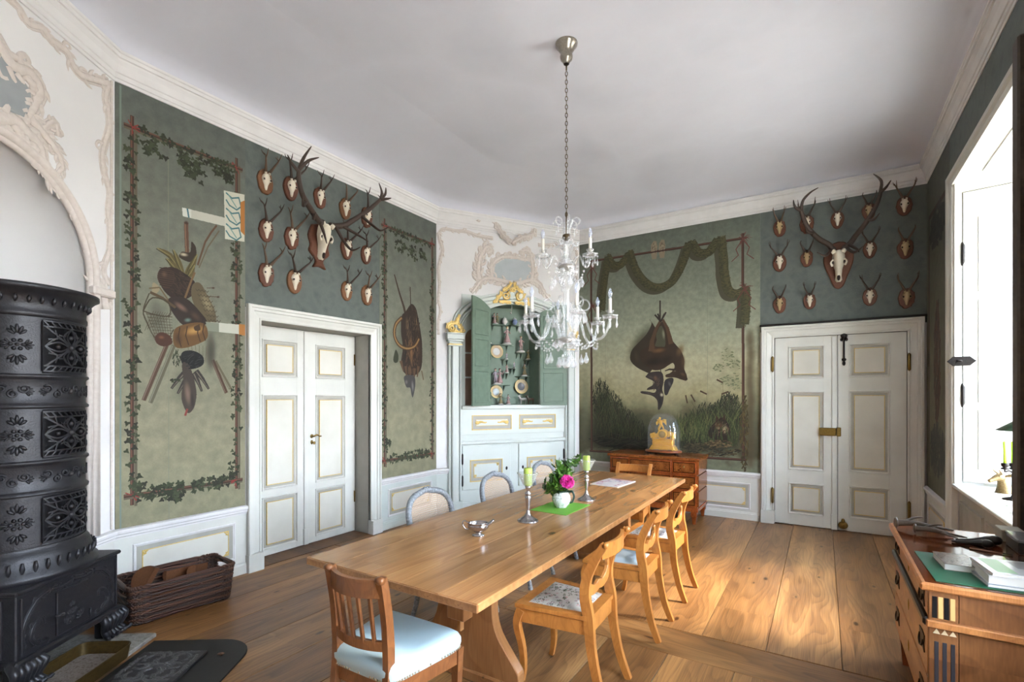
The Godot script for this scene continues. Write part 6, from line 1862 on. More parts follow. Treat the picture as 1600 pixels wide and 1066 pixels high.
func roe(k: int) -> Array:   # the shapes of one kind of roe trophy: plaque, skull, two antlers, horn tips
	var rng := RandomNumberGenerator.new()
	rng.seed = 300 + k
	var o := PackedVector2Array()
	for i in 26:
		var a := TAU * i / 26
		var rough := rng.randf_range(-0.006, 0.006) if k % 2 == 0 else 0.0
		var s := 1.0
		if k % 3 == 1 and sin(a) < -0.2:
			s = 1.0 - 0.22 * absf(cos(a)) * -sin(a)
		if k % 3 == 2:
			s = 1.0 + 0.04 * cos(a * 10.0)
		o.append(Vector2(cos(a) * (0.071 + rough) * s, sin(a) * (0.108 + rough)))
	var plq := G.new().prism(o, 0.0, 0.022, 0.006).mesh()
	var g := G.new().smooth()
	# frontal bone and muzzle, leaning forward at the crown
	var sec := [[0.062, 0.020, 0.050], [0.045, 0.034, 0.054], [0.02, 0.040, 0.052], [-0.005, 0.032, 0.046], [-0.03, 0.020, 0.040], [-0.06, 0.014, 0.034], [-0.078, 0.007, 0.028]]
	for i in sec.size() - 1:
		for j in 8:
			var q := []
			for e in [[i, j], [i + 1, j], [i + 1, j + 1], [i, j + 1]]:
				var s: Array = sec[e[0]]
				var t: float = PI * e[1] / 8.0
				q.append(Vector3(-cos(t) * s[1], s[0], 0.018 + sin(t) * (s[2] - 0.018)))
			g.quad(q[0], q[1], q[2], q[3])
	for s in [-1.0, 1.0]:
		g.ball(Vector3(0.030 * s, 0.012, 0.040), Vector3(0.012, 0.015, 0.012), 8, 5)
		g.tube(v3([[0.016 * s, 0.055, 0.045], [0.018 * s, 0.078, 0.05]]), [0.010, 0.009], 7)
	var skull := g.mesh()
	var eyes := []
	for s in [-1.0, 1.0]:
		eyes.append(G.new().smooth().ball(Vector3(0.030 * s, 0.010, 0.049), Vector3(0.008, 0.010, 0.006), 8, 5).mesh())  # dark balls stand in for the shaded depth of the sockets
	var horns := []
	var h := rng.randf_range(0.13, 0.165)
	var sp := rng.randf_range(0.035, 0.07)
	for s in [-1.0, 1.0]:
		g = G.new().smooth()
		var c := curve(v3([[0.018 * s, 0.078, 0.05], [(0.022 + sp * 0.45) * s, 0.078 + h * 0.35, 0.085], [(0.022 + sp) * s, 0.078 + h * 0.72, 0.115], [(0.022 + sp * rng.randf_range(0.7, 1.2)) * s, 0.078 + h, 0.085]]), 4)
		g.tube(c, taper(c.size(), 0.013, 0.008, 0.0025), 7)
		for i in 3:   # burr at the base
			var t := TAU * i / 3
			g.ball(Vector3(0.018 * s + cos(t) * 0.008, 0.082, 0.05 + sin(t) * 0.008), Vector3.ONE * 0.009, 6, 4)
		if k != 4:
			var b: Vector3 = c[int(c.size() * 0.55)]
			g.tube(curve([b, b + Vector3(0.004 * s, 0.03, 0.03), b + Vector3(0.008 * s, 0.065, 0.05)], 3), taper(7, 0.007, 0.002), 6)
			if k != 2:
				b = c[int(c.size() * 0.76)]
				g.tube(curve([b, b + Vector3(0.012 * s, 0.02, -0.02), b + Vector3(0.016 * s, 0.052, -0.035)], 3), taper(7, 0.006, 0.002), 6)
		horns.append(g.mesh())
	return [plq, skull, eyes, horns]

func put_roe(shapes: Array, at: Vector3, turn: float, s: float, wood_m: Material, bone_m: Material, horn_m: Material, label: String, group: String) -> void:
	var t := thing("roe_trophy", label, "trophy", at, turn, group)
	t.scale = Vector3.ONE * s
	part("plaque", shapes[0], wood_m, t)
	var sk := part("skull", shapes[1], bone_m, t)
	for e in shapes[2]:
		part("eye_socket_shade", e, M.socket, sk)
	for h in shapes[3]:
		part("antler", h, horn_m, t)

func stag(t: Node3D, plaque: PackedVector2Array, skull_at: Vector3, tilt: float, beams: Array) -> void:
	part("plaque", G.new().prism(plaque, 0.0, 0.03, 0.01), M.plaque, t)
	var g := G.new().smooth().at(skull_at, Vector3(tilt, 0, 0))
	var sec := [[0.15, 0.03, 0.05, 0.0], [0.13, 0.055, 0.075, 0.01], [0.09, 0.062, 0.088, 0.012], [0.03, 0.064, 0.088, 0.01], [-0.02, 0.052, 0.080, 0.005], [-0.07, 0.037, 0.068, 0.0], [-0.14, 0.030, 0.055, 0.0], [-0.19, 0.036, 0.046, 0.0], [-0.215, 0.018, 0.035, 0.0]]
	for i in sec.size() - 1:
		for j in 12:
			var q := []
			for e in [[i, j], [i + 1, j], [i + 1, j + 1], [i, j + 1]]:
				var s: Array = sec[e[0]]
				var u: float = PI * e[1] / 12.0
				q.append(Vector3(-cos(u) * s[1], s[0], -0.02 + sin(u) * (s[2] + 0.02)))
			g.quad(q[0], q[1], q[2], q[3])
	for s in [-1.0, 1.0]:
		g.tube(curve(v3([[0.052 * s, 0.045, 0.05], [0.074 * s, 0.01, 0.052], [0.060 * s, -0.03, 0.058]]), 4), 0.012, 7)
		g.tube(v3([[0.040 * s, 0.12, 0.05], [0.062 * s, 0.155, 0.055]]), [0.026, 0.022], 8)
	var sk := part("skull", g, M.bone, t)
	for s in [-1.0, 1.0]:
		part("eye_socket_shade", G.new().smooth().at(skull_at, Vector3(tilt, 0, 0)).ball(Vector3(0.060 * s, 0.012, 0.046), Vector3(0.016, 0.024, 0.020), 10, 6), M.socket, sk)  # dark ball in place of a shaded hollow
	part("nasal_shade", G.new().smooth().at(skull_at, Vector3(tilt, 0, 0)).ball(Vector3(0, -0.165, 0.046), Vector3(0.017, 0.036, 0.014), 10, 6), M.socket, sk)
	for b in beams:
		g = G.new().smooth()
		var c := curve(v3(b[0]), 5)
		g.tube(c, taper(c.size(), 0.032, 0.027, 0.018), 9)
		g.ball(Vector3(b[0][0][0], b[0][0][1], b[0][0][2]), Vector3.ONE * 0.036, 10, 7)
		for k in range(1, b.size()):
			var d := curve(v3(b[k]), 5)
			g.tube(d, taper(d.size(), 0.018, 0.014, 0.004), 8)
		part("antler", g, M.antler, t)

func trophies() -> void:
	antler_mats()
	var kinds := []
	for k in 6:
		kinds.append(roe(k))
	var names := ["first", "second", "third", "fourth", "fifth"]
	var wood_of := [M.plaque, M.plaque_bark]
	var bone_of := [M.bone, M.bone, M.bone_old]
	var L := [[2.66, 3.59, 0], [2.92, 3.62, 1], [3.25, 3.64, 0], [3.57, 3.63, 4], [3.87, 3.63, 2], [2.67, 3.14, 5], [2.93, 3.14, 2], [3.59, 3.20, 1], [3.86, 3.20, 3], [2.67, 2.73, 2], [2.96, 2.72, 3], [3.59, 2.74, 5], [3.87, 2.74, 0]]
	for i in L.size():
		var q: Array = L[i]
		var row: String = "top row" if i < 5 else ("middle row" if i < 9 else "bottom row")
		var n: int = i if i < 5 else (i - 5 if i < 9 else i - 9)
		put_roe(kinds[q[2]], Vector3(XB + 0.006, q[1], -q[0]), PI / 2, 1.06 + 0.06 * sin(i * 2.1), wood_of[1 if i in [0, 3, 10, 11, 12] else 0], bone_of[1], M.antler if i % 3 else M.antler_pale, "roe antlers over the recessed door, %s, %s from the fishing-gear painting" % [row, names[n]], "roe trophies over the recessed door")
	var R := [[-0.45, 3.68, 0], [-0.16, 3.68, 2], [0.15, 3.67, 1], [0.45, 3.71, 4], [0.77, 3.71, 5], [-0.45, 3.25, 3], [-0.16, 3.26, 4], [0.46, 3.27, 1], [0.78, 3.23, 4], [-0.45, 2.73, 4], [-0.13, 2.74, 0], [0.46, 2.73, 5], [0.79, 2.68, 2]]
	for i in R.size():
		var q: Array = R[i]
		var row: String = "top row" if i < 5 else ("middle row" if i < 9 else "bottom row")
		var n: int = i if i < 5 else (i - 5 if i < 9 else i - 9)
		put_roe(kinds[q[2]], Vector3(q[0], q[1], ZA + 0.006), 0.0, 0.98 + 0.07 * sin(i * 1.7), M.plaque, bone_of[2 if i % 3 == 0 or i == 8 else 1], M.antler if i % 4 else M.antler_pale, "roe antlers over the flush door, %s, %s from the landscape painting" % [row, names[n]], "roe trophies over the flush door")
	# the stag over the recessed door; offsets are from the middle of its plaque
	var t := thing("stag_trophy", "large stag skull with spreading antlers on a carved plaque over the recessed door", "trophy", Vector3(XB + 0.006, 3.17, -3.24), PI / 2)
	var rel := func(l: Array) -> Array: return l.map(func(p): return [p[0] - 3.24, p[1] - 3.17, p[2]])
	var pq := PackedVector2Array()
	for p in curve([Vector2(0, 0.20), Vector2(0.09, 0.17), Vector2(0.13, 0.06), Vector2(0.105, -0.03), Vector2(0.12, -0.10), Vector2(0.06, -0.16), Vector2(0.045, -0.20), Vector2(0.075, -0.26), Vector2(0.0, -0.245), Vector2(-0.075, -0.26), Vector2(-0.045, -0.20), Vector2(-0.06, -0.16), Vector2(-0.12, -0.10), Vector2(-0.105, -0.03), Vector2(-0.13, 0.06), Vector2(-0.09, 0.17)], 3):
		pq.append(p)
	stag(t, pq, Vector3(0, 0.035, 0.075), 0.20, [
		[rel.call([[3.19, 3.34, 0.13], [3.10, 3.33, 0.19], [2.98, 3.38, 0.25], [2.85, 3.47, 0.30], [2.785, 3.58, 0.34], [2.77, 3.67, 0.36]]), rel.call([[2.77, 3.66, 0.36], [2.82, 3.79, 0.36], [2.90, 3.93, 0.36]]), rel.call([[2.77, 3.66, 0.36], [2.84, 3.76, 0.40], [2.93, 3.82, 0.43]]), rel.call([[2.775, 3.64, 0.36], [2.70, 3.69, 0.36], [2.67, 3.76, 0.34]]), rel.call([[2.90, 3.43, 0.28], [2.80, 3.34, 0.38], [2.74, 3.42, 0.46]]), rel.call([[3.14, 3.33, 0.16], [3.11, 3.20, 0.26], [3.10, 3.08, 0.32]]), rel.call([[3.02, 3.36, 0.23], [2.96, 3.28, 0.31], [2.93, 3.32, 0.38]])],
		[rel.call([[3.29, 3.34, 0.13], [3.41, 3.37, 0.18], [3.48, 3.43, 0.22], [3.64, 3.58, 0.29], [3.78, 3.74, 0.34]]), rel.call([[3.77, 3.73, 0.34], [3.78, 3.81, 0.35], [3.73, 3.89, 0.36]]), rel.call([[3.77, 3.73, 0.34], [3.82, 3.80, 0.36], [3.82, 3.87, 0.37]]), rel.call([[3.77, 3.73, 0.34], [3.82, 3.745, 0.38], [3.86, 3.76, 0.41]]), rel.call([[3.33, 3.35, 0.15], [3.36, 3.18, 0.25], [3.38, 3.08, 0.35], [3.42, 3.11, 0.43]]), rel.call([[3.40, 3.36, 0.18], [3.48, 3.28, 0.30], [3.54, 3.20, 0.41]]), rel.call([[3.57, 3.51, 0.26], [3.62, 3.40, 0.38], [3.66, 3.34, 0.46], [3.71, 3.38, 0.53]])]])
	t = thing("stag_trophy", "large stag skull with tall upright antlers on a pointed plaque over the flush door", "trophy", Vector3(0.16, 3.14, ZA + 0.006))
	rel = func(l: Array) -> Array: return l.map(func(p): return [p[0] - 0.16, p[1] - 3.14, p[2]])
	pq = PackedVector2Array()
	for p in curve([Vector2(0, 0.27), Vector2(0.07, 0.25), Vector2(0.10, 0.17), Vector2(0.145, 0.12), Vector2(0.14, 0.0), Vector2(0.09, -0.14), Vector2(0.05, -0.25), Vector2(0.0, -0.285), Vector2(-0.05, -0.25), Vector2(-0.09, -0.14), Vector2(-0.14, 0.0), Vector2(-0.145, 0.12), Vector2(-0.10, 0.17), Vector2(-0.07, 0.25)], 3):
		pq.append(p)
	stag(t, pq, Vector3(0, 0.0, 0.075), 0.12, [
		[rel.call([[0.10, 3.30, 0.13], [0.06, 3.36, 0.15], [-0.04, 3.44, 0.18], [-0.14, 3.56, 0.24], [-0.20, 3.72, 0.28], [-0.21, 3.79, 0.29]]), rel.call([[-0.21, 3.78, 0.29], [-0.19, 3.88, 0.29], [-0.12, 3.95, 0.30], [-0.04, 3.99, 0.30]]), rel.call([[-0.21, 3.76, 0.29], [-0.26, 3.79, 0.33], [-0.28, 3.83, 0.36], [-0.285, 3.88, 0.36]]), rel.call([[0.09, 3.30, 0.14], [0.03, 3.20, 0.28], [-0.05, 3.22, 0.42]]), rel.call([[-0.09, 3.50, 0.22], [-0.15, 3.50, 0.30], [-0.16, 3.54, 0.36]])],
		[rel.call([[0.22, 3.30, 0.13], [0.27, 3.34, 0.15], [0.32, 3.41, 0.18], [0.41, 3.52, 0.25], [0.50, 3.68, 0.29], [0.54, 3.83, 0.30]]), rel.call([[0.535, 3.82, 0.30], [0.54, 3.93, 0.31], [0.47, 4.02, 0.32]]), rel.call([[0.535, 3.81, 0.30], [0.58, 3.84, 0.34], [0.62, 3.90, 0.36]]), rel.call([[0.43, 3.54, 0.26], [0.48, 3.52, 0.33], [0.52, 3.56, 0.38]]), rel.call([[0.23, 3.30, 0.14], [0.30, 3.20, 0.28], [0.38, 3.22, 0.42]]), rel.call([[0.25, 3.33, 0.15], [0.32, 3.24, 0.26], [0.34, 3.17, 0.38]])]])
# ---------------------------------------------------------------- cast-iron stove, hearth and basket
func on_drum(a: float, y: float, r: float) -> Vector3:   # a: turn from the stove's front
	return Vector3(sin(a) * r, y, cos(a) * r)

func drum_line(g: G, pts: Array, r: float, R: float, w: float, seg := 5) -> void:   # pts: [arc in metres, height]
	g.tube(pts.map(func(q): return on_drum(q[0] / R, q[1], r)), w, seg)

func palmette(g: G, place: Callable, c: Vector2, dir: float, s: float) -> void:   # five petals fanned out from c
	for i in 5:
		var a := dir + (i - 2) * 0.42
		var L := s * (1.0 - 0.10 * absf(i - 2))
		var p := []
		for k in 4:
			var q := c + Vector2(cos(a), sin(a)) * L * (0.25 + 0.25 * k)
			p.append(place.call(q))
		g.tube(p, [s * 0.05, s * 0.11, s * 0.14, s * 0.06], 6)

func fleuron(g: G, place: Callable, c: Vector2, s: float) -> void:
	palmette(g, place, c + Vector2(0, s * 0.45), PI / 2, s * 0.62)
	palmette(g, place, c - Vector2(0, s * 0.45), -PI / 2, s * 0.62)
	palmette(g, place, c + Vector2(s * 0.22, 0), 0.0, s * 0.45)
	palmette(g, place, c - Vector2(s * 0.22, 0), PI, s * 0.45)
	for i in 6:
		var a := TAU * i / 6
		var m: Vector3 = place.call(c + Vector2(cos(a), sin(a)) * s * 0.24)
		g.ball(m, Vector3.ONE * s * 0.105, 7, 5)
	g.ball(place.call(c), Vector3.ONE * s * 0.10, 7, 5)

func stove() -> void:
	M.iron = relief(mottled([Color(0.115, 0.115, 0.13), Color(0.15, 0.15, 0.165), Color(0.19, 0.19, 0.205)], 0.03, 101, 3.0, 0.40, 0.35), 0.12, 102, 0.8)
	M.iron_relief = mottled([Color(0.12, 0.12, 0.135), Color(0.185, 0.185, 0.20)], 0.05, 103, 4.0, 0.38, 0.35)
	var turn := atan2(0.8195, -0.573)
	var t := thing("cast_iron_stove", "black cast-iron drum stove with pierced grilles standing in the white niche", "stove", Vector3(-4.055, 0.03, -0.887), turn)
	# heights are measured from the stone slab
	var y := func(h: float) -> float: return h - 0.03
	# base chest
	var g := G.new()
	g.span(Vector3(-0.355, y.call(0.20), -0.26), Vector3(0.355, y.call(0.545), 0.35), 0.006)
	part("fire_chest", g, M.iron, t)
	g = G.new()
	g.span(Vector3(-0.37, y.call(0.545), -0.27), Vector3(0.37, y.call(0.57), 0.365), 0.008)
	part("chest_top", g, M.iron, t)
	part("chest_plinth", G.new().span(Vector3(-0.375, y.call(0.165), -0.27), Vector3(0.375, y.call(0.205), 0.372), 0.01), M.iron, t)
	# front door with frame, relief and latch
	var door := part("fire_door", G.new().span(Vector3(-0.12, y.call(0.225), 0.345), Vector3(0.105, y.call(0.475), 0.362), 0.004), M.iron, t)
	g = G.new().smooth()
	var flat_ := func(q: Vector2) -> Vector3: return Vector3(q.x, q.y - 0.03, 0.362)
	fleuron(g, flat_, Vector2(-0.02, 0.33), 0.055)
	palmette(g, flat_, Vector2(-0.07, 0.27), 0.8, 0.05)
	palmette(g, flat_, Vector2(0.05, 0.27), 2.2, 0.05)
	part("door_relief", g, M.iron_relief, door)
	part("door_latch", G.new().smooth().tube(curve(v3([[-0.14, y.call(0.345), 0.37], [-0.125, y.call(0.35), 0.385], [-0.10, y.call(0.345), 0.38]]), 4), 0.008, 7), M.iron_relief, door)
	part("door_hinge", G.new().smooth().tube(v3([[0.108, y.call(0.24), 0.365], [0.108, y.call(0.29), 0.365]]), 0.007, 7), M.iron_relief, door)
	# scrolled relief on the chest: front and near end
	for f in 2:
		g = G.new()
		if f == 1:
			g.X = Transform3D(Basis(Vector3.UP, -PI / 2), Vector3(-0.355 - 0.35 + 0.35, 0, 0.045))
		else:
			g.X = Transform3D(Basis(), Vector3(0, 0, 0.35))
		var w := 1.0 if f == 0 else 0.72
		for s in [-1.0, 1.0]:
			rocaille(g, [[0.16 * s * w, 0.20], [0.23 * s * w, 0.21], [0.27 * s * w, 0.26], [0.25 * s * w, 0.32], [0.20 * s * w, 0.34], [0.19 * s * w, 0.30]], 0.014, 0.008, 3, 1.8, s, 71)
			rocaille(g, [[0.31 * s * w, 0.20], [0.32 * s * w, 0.30], [0.29 * s * w, 0.38], [0.23 * s * w, 0.45], [0.15 * s * w, 0.475]], 0.010, 0.012, 3, 1.8, s, 72)
			rocaille(g, [[0.15 * s * w, 0.475], [0.08 * s * w, 0.465], [0.0, 0.48]], 0.012, 0.016, 3, 1.6, -s, 73)
		g.flat()
		var z1 := 0.012
		for q in [[-0.335 * w, 0.19, -0.325 * w, 0.495], [0.325 * w, 0.19, 0.335 * w, 0.495]]:
			g.span(Vector3(q[0], q[1], -0.005), Vector3(q[2], q[3], z1), 0.003)
		part("chest_relief", g, M.iron_relief, t)
	# leaf feet
	for sx in [-1.0, 1.0]:
		for sz in [-1.0, 1.0]:
			g = G.new().smooth()
			for i in 6:
				var o := (i - 2.5) * 0.022
				var b := Vector3(sx * 0.30 + o, 0, 0.30 if sz > 0 else -0.20)
				g.tube(curve([b + Vector3(0, 0.155, 0.02), b + Vector3(o * 0.6, 0.12, 0.075), b + Vector3(o * 0.2, 0.05, 0.055), b + Vector3(o * 0.5, 0.014, 0.09), b + Vector3(o * 0.9, 0.03, 0.105)], 3), taper(13, 0.026, 0.020, 0.010), 7)
			g.flat().span(Vector3(sx * 0.30 - 0.06, 0.0, (0.28 if sz > 0 else -0.22)), Vector3(sx * 0.30 + 0.06, 0.145, (0.34 if sz > 0 else -0.16)), 0.01)
			part("foot", g, M.iron_relief, t)
	# drum profile
	var R := 0.33
	g = G.new().smooth()
	g.lathe([[0.0, y.call(0.57)], [0.395, y.call(0.57)], [0.395, y.call(0.60)], [0.375, y.call(0.62)], [0.365, y.call(0.68)], [0.352, y.call(0.72)], [0.338, y.call(0.735)], [0.338, y.call(0.75)]], 64)
	part("drum_base", g, M.iron, t)
	var tiers := [[0.75, 1.035], [1.235, 1.525], [1.72, 2.04]]
	for q in tiers:
		var ga := 0.148 / R
		var h0: float = (q[0] + q[1]) * 0.5 - ((q[1] - q[0]) * 0.5 - 0.018)
		var h1: float = (q[0] + q[1]) - h0
		g = G.new().smooth()
		g.lathe([[R, y.call(q[0])], [R, y.call(q[1])]], 56, ga - PI / 2, TAU - ga - PI / 2)
		g.lathe([[R, y.call(q[0])], [R, y.call(h0)], [R - 0.09, y.call(h0)]], 10, -ga - PI / 2, ga - PI / 2)      # above and below the grille's opening
		g.lathe([[R - 0.09, y.call(h1)], [R, y.call(h1)], [R, y.call(q[1])]], 10, -ga - PI / 2, ga - PI / 2)
		for s in [-1.0, 1.0]:
			g.quad(on_drum(s * ga, y.call(h0), R), on_drum(s * ga, y.call(h0), R - 0.09), on_drum(s * ga, y.call(h1), R - 0.09), on_drum(s * ga, y.call(h1), R))
		g.lathe([[R - 0.09, y.call(q[0])], [R - 0.09, y.call(q[1])]], 10, -ga * 1.1 - PI / 2, ga * 1.1 - PI / 2)   # the chamber wall behind
		part("drum_tier", g, M.iron, t)
	for q in [[1.035, 1.235], [1.525, 1.72]]:
		part("frieze", G.new().smooth().lathe([[R, y.call(q[0])], [0.348, y.call(q[0] + 0.004)], [0.350, y.call(q[0] + 0.016)], [0.338, y.call(q[0] + 0.026)], [0.333, y.call(q[0] + 0.034)], [0.333, y.call(q[1] - 0.034)], [0.338, y.call(q[1] - 0.026)], [0.350, y.call(q[1] - 0.016)], [0.348, y.call(q[1] - 0.004)], [R, y.call(q[1])]], 64), M.iron, t)
	g = G.new().smooth()
	g.lathe([[R, y.call(2.04)], [0.342, y.call(2.045)], [0.342, y.call(2.065)], [0.336, y.call(2.075)], [0.338, y.call(2.11)], [0.352, y.call(2.15)], [0.385, y.call(2.185)], [0.402, y.call(2.195)], [0.402, y.call(2.215)], [0.36, y.call(2.225)], [0.0, y.call(2.24)]], 64)
	part("crown", g, M.iron, t)
	# crown and base borders of small leaves, friezes of scrolls
	for q in [[2.135, 0.346, 0.02, 40], [0.65, 0.370, 0.035, 44]]:
		g = G.new().smooth()
		for i in q[3]:
			var a: float = TAU * i / q[3]
			g.tube([on_drum(a, y.call(q[0] - q[2]), q[1] - 0.004), on_drum(a, y.call(q[0]), q[1] + 0.006), on_drum(a, y.call(q[0] + q[2]), q[1] + 0.010)], [0.005, 0.012, 0.006], 6)
		part("leaf_border", g, M.iron_relief, t).set_meta("kind", "stuff")
	for q in [1.135, 1.622]:
		for i in 6:
			g = G.new().smooth()
			var a0 := TAU * i / 6.0
			var pl := func(c: Vector2) -> Vector3: return on_drum(a0 + c.x / 0.336, c.y - 0.03, 0.336)
			for s in [-1.0, 1.0]:
				for k in 3:
					var sc := scroll(Vector2(s * (0.035 + 0.045 * k), q + (0.014 if k % 2 == 0 else -0.014)), 0.024, 1.4 * s, 0.5 + k, 14, 0.2)
					g.tube(sc.map(func(p): return pl.call(Vector2(p.x, p.y))), 0.006, 5)
				palmette(g, pl, Vector2(s * 0.125, q), 0.0 if s > 0 else PI, 0.042)
			g.ball(pl.call(Vector2(0, q)), Vector3.ONE * 0.016, 8, 5)
			part("frieze_relief", g, M.iron_relief, t)
	# fleurons on the plain panels and pierced grilles at the front and sides
	for q in tiers:
		var c: float = (q[0] + q[1]) * 0.5
		for a in [-1.27, -0.76, 0.76, 1.27, 2.2, -2.2]:
			g = G.new().smooth()
			var pl := func(p: Vector2) -> Vector3: return on_drum(a + p.x / R, p.y - 0.03, R + 0.002)
			fleuron(g, pl, Vector2(0, c), 0.105)
			part("fleuron", g, M.iron_relief, t)
		var gr := Node3D.new()
		gr.name = "grille"
		t.add_child(gr, true)
		var hw := 0.148
		var hh: float = (q[1] - q[0]) * 0.5 - 0.018
		var pl2 := func(p: Vector2) -> Vector3: return on_drum(p.x / R, c + p.y - 0.03, R + 0.008)
		g = G.new()
		var lines := []
		for s in [-1.0, 1.0]:
			lines.append([Vector2(s * hw, -hh), Vector2(s * hw, hh)])
			lines.append([Vector2(-hw, s * hh), Vector2(hw, s * hh)])
			lines.append([Vector2(-hw, s * (hh - 0.03)), Vector2(hw, s * (hh - 0.03))])
			lines.append([Vector2(-hw * 0.94, -s * (hh - 0.03)), Vector2(hw * 0.94, s * (hh - 0.03))])
		for k in 9:
			var x := lerpf(-hw, hw, (k + 0.5) / 9.0)
			for s in [-1.0, 1.0]:
				lines.append([Vector2(x - 0.012, s * hh), Vector2(x + 0.012, s * (hh - 0.03))])
		for l in lines:
			var p := []
			for k in 7:
				p.append(pl2.call((l[0] as Vector2).lerp(l[1], k / 6.0)))
			g.tube(p, 0.0055, 4)
		for e in 4:   # four pointed petals with inner loops
			var d := Vector2(cos(e * PI / 2), sin(e * PI / 2))
			var nrm := Vector2(-d.y, d.x)
			var reach := (hw - 0.01) if e % 2 == 0 else (hh - 0.035)
			for w in [0.048, 0.026]:
				for s in [-1.0, 1.0]:
					var p := []
					for k in 9:
						var u := k / 8.0
						p.append(pl2.call(d * reach * (0.10 + 0.9 * u) + nrm * s * w * sin(u * PI)))
					g.tube(p, 0.0055, 4)
			for s in [-1.0, 1.0]:
				var p := []
				for k in 9:
					var u := k / 8.0
					p.append(pl2.call(d.rotated(s * (0.30 + 0.5 * u)) * reach * (0.95 - 0.25 * sin(u * PI))))
				g.tube(p, 0.005, 4)
			g.smooth().ball(pl2.call(d * reach * 0.55), Vector3.ONE * 0.014, 7, 5)
			g.flat()
		g.smooth().ball(pl2.call(Vector2.ZERO), Vector3.ONE * 0.020, 8, 6)
		part("tracery", g, M.iron_relief, gr)
	hearth()

func hearth() -> void:
	var q0 := Vector3(CN0.x, 0, CN0.y)
	var dd := Vector3(0.573, 0, 0.8195)
	var nn := Vector3(0.8195, 0, -0.573)
	var turn := atan2(0.8195, -0.573)        # x runs against u, z along v
	var put := func(u: float, v: float, y := 0.0) -> Vector3: return q0 + dd * u + nn * v + Vector3(0, y, 0)
	var stone := relief(mottled([Color(0.46, 0.45, 0.42), Color(0.58, 0.57, 0.54), Color(0.40, 0.38, 0.35)], 0.03, 111, 2.0, 0.8), 0.1, 112, 1.5)
	solo("hearth_slab", G.new().box(Vector3(0, 0.014, 0), Vector3(1.15, 0.028, 1.05), 0.006), stone, "pale stone hearth slab under the iron stove", "slab", put.call(0.955, 0.035), Vector3(0, turn, 0))
	var slate := PackedVector2Array()
	for p in [[0.0, 0.0], [0.0, 0.42]]:
		slate.append(Vector2(p[0], p[1]))
	for i in 9:
		var a := PI / 2 * i / 8
		slate.append(Vector2(0.22 - cos(a) * 0.22, 0.45 + sin(a) * 0.22))
	slate.append(Vector2(0.75, 0.67))
	slate.append(Vector2(0.75, 0.0))
	var g := G.new().at(Vector3.ZERO, Vector3(PI / 2, 0, 0), Vector3(-1, 1, 1))
	solo("hearth_board", g.prism(slate, 0.0, -0.012, 0.002), mottled([Color(0.045, 0.045, 0.047), Color(0.07, 0.07, 0.072)], 0.05, 113, 3.0, 0.6), "dark floor board with rounded corner in front of the stove", "floor board", put.call(0.46, 0.595, 0.001), Vector3(0, turn, 0))
	# ornamental iron plate lying on the board
	var pl := thing("iron_plate", "ornate cast-iron plate lying on the dark board before the stove", "iron plate", put.call(0.80, 0.84, 0.0135), turn)
	part("plate", G.new().box(Vector3(0, 0.008, 0), Vector3(0.34, 0.016, 0.38), 0.004), M.iron, pl)
	g = G.new()
	g.X = Transform3D(Basis(Vector3.RIGHT, -PI / 2), Vector3(0, 0.016, 0))
	for s in [-1.0, 1.0]:
		for e in [-1.0, 1.0]:
			rocaille(g, [[0.02 * s, 0.02 * e], [0.06 * s, 0.05 * e], [0.11 * s, 0.04 * e], [0.13 * s, 0.09 * e], [0.09 * s, 0.13 * e], [0.05 * s, 0.11 * e]], 0.012, 0.006, 2, 1.6, s * e, 75)
			rocaille(g, [[0.0, 0.16 * e], [0.06 * s, 0.165 * e], [0.12 * s, 0.15 * e]], 0.010, 0.006, 2, 1.6, s * e, 76)
			rocaille(g, [[0.15 * s, 0.15 * e], [0.15 * s, 0.08 * e], [0.145 * s, 0.02 * e], [0.10 * s, 0.0]], 0.008, 0.006, 2, 1.7, -s * e, 77)
			rocaille(g, [[0.0, 0.05 * e], [0.03 * s, 0.09 * e], [0.01 * s, 0.13 * e]], 0.009, 0.005, 2, 1.7, s * e, 78)
	g.smooth().ball(Vector3(0, 0, 0), Vector3(0.03, 0.04, 0.008), 10, 6)
	part("plate_relief", g, mottled([Color(0.27, 0.27, 0.28), Color(0.42, 0.42, 0.43)], 0.06, 114, 5.0, 0.35, 0.6), pl)
	# ash pan
	var pan := thing("ash_pan", "old brass ash pan with rounded corners under the stove front", "ash pan", put.call(0.90, 0.455, 0.029), turn)
	var o := PackedVector2Array()
	for c in [[0.20, 0.10, 0.0], [-0.20, 0.10, PI / 2], [-0.20, -0.10, PI], [0.20, -0.10, PI * 1.5]]:
		for i in 6:
			var a: float = c[2] + PI / 2 * i / 5
			o.append(Vector2(c[0] + cos(a) * 0.05, c[1] + sin(a) * 0.05))
	var pm := mottled([Color(0.22, 0.17, 0.08), Color(0.34, 0.27, 0.13), Color(0.26, 0.23, 0.18)], 0.04, 115, 3.0, 0.45, 0.6)
	g = G.new().smooth()
	var n := o.size()
	for i in n:
		var a := o[i]
		var b := o[(i + 1) % n]
		for k in [[1.0, 1.0], [0.985, 0.985]]:
			g.quad(Vector3(a.x * 0.95, 0.0, -a.y * 0.95), Vector3(b.x * 0.95, 0.0, -b.y * 0.95), Vector3(b.x * k[0], 0.075, -b.y * k[1]), Vector3(a.x * k[0], 0.075, -a.y * k[1]))
	part("wall", g, pm, pan)
	part("bottom", G.new().at(Vector3.ZERO, Vector3(-PI / 2, 0, 0), Vector3(0.95, 0.95, 1)).prism(o, 0.0, 0.005), pm, pan)
	part("rim", G.new().smooth().tube(Array(o).map(func(p): return Vector3(p.x, 0.076, -p.y)), 0.004, 6, true), pm, pan)
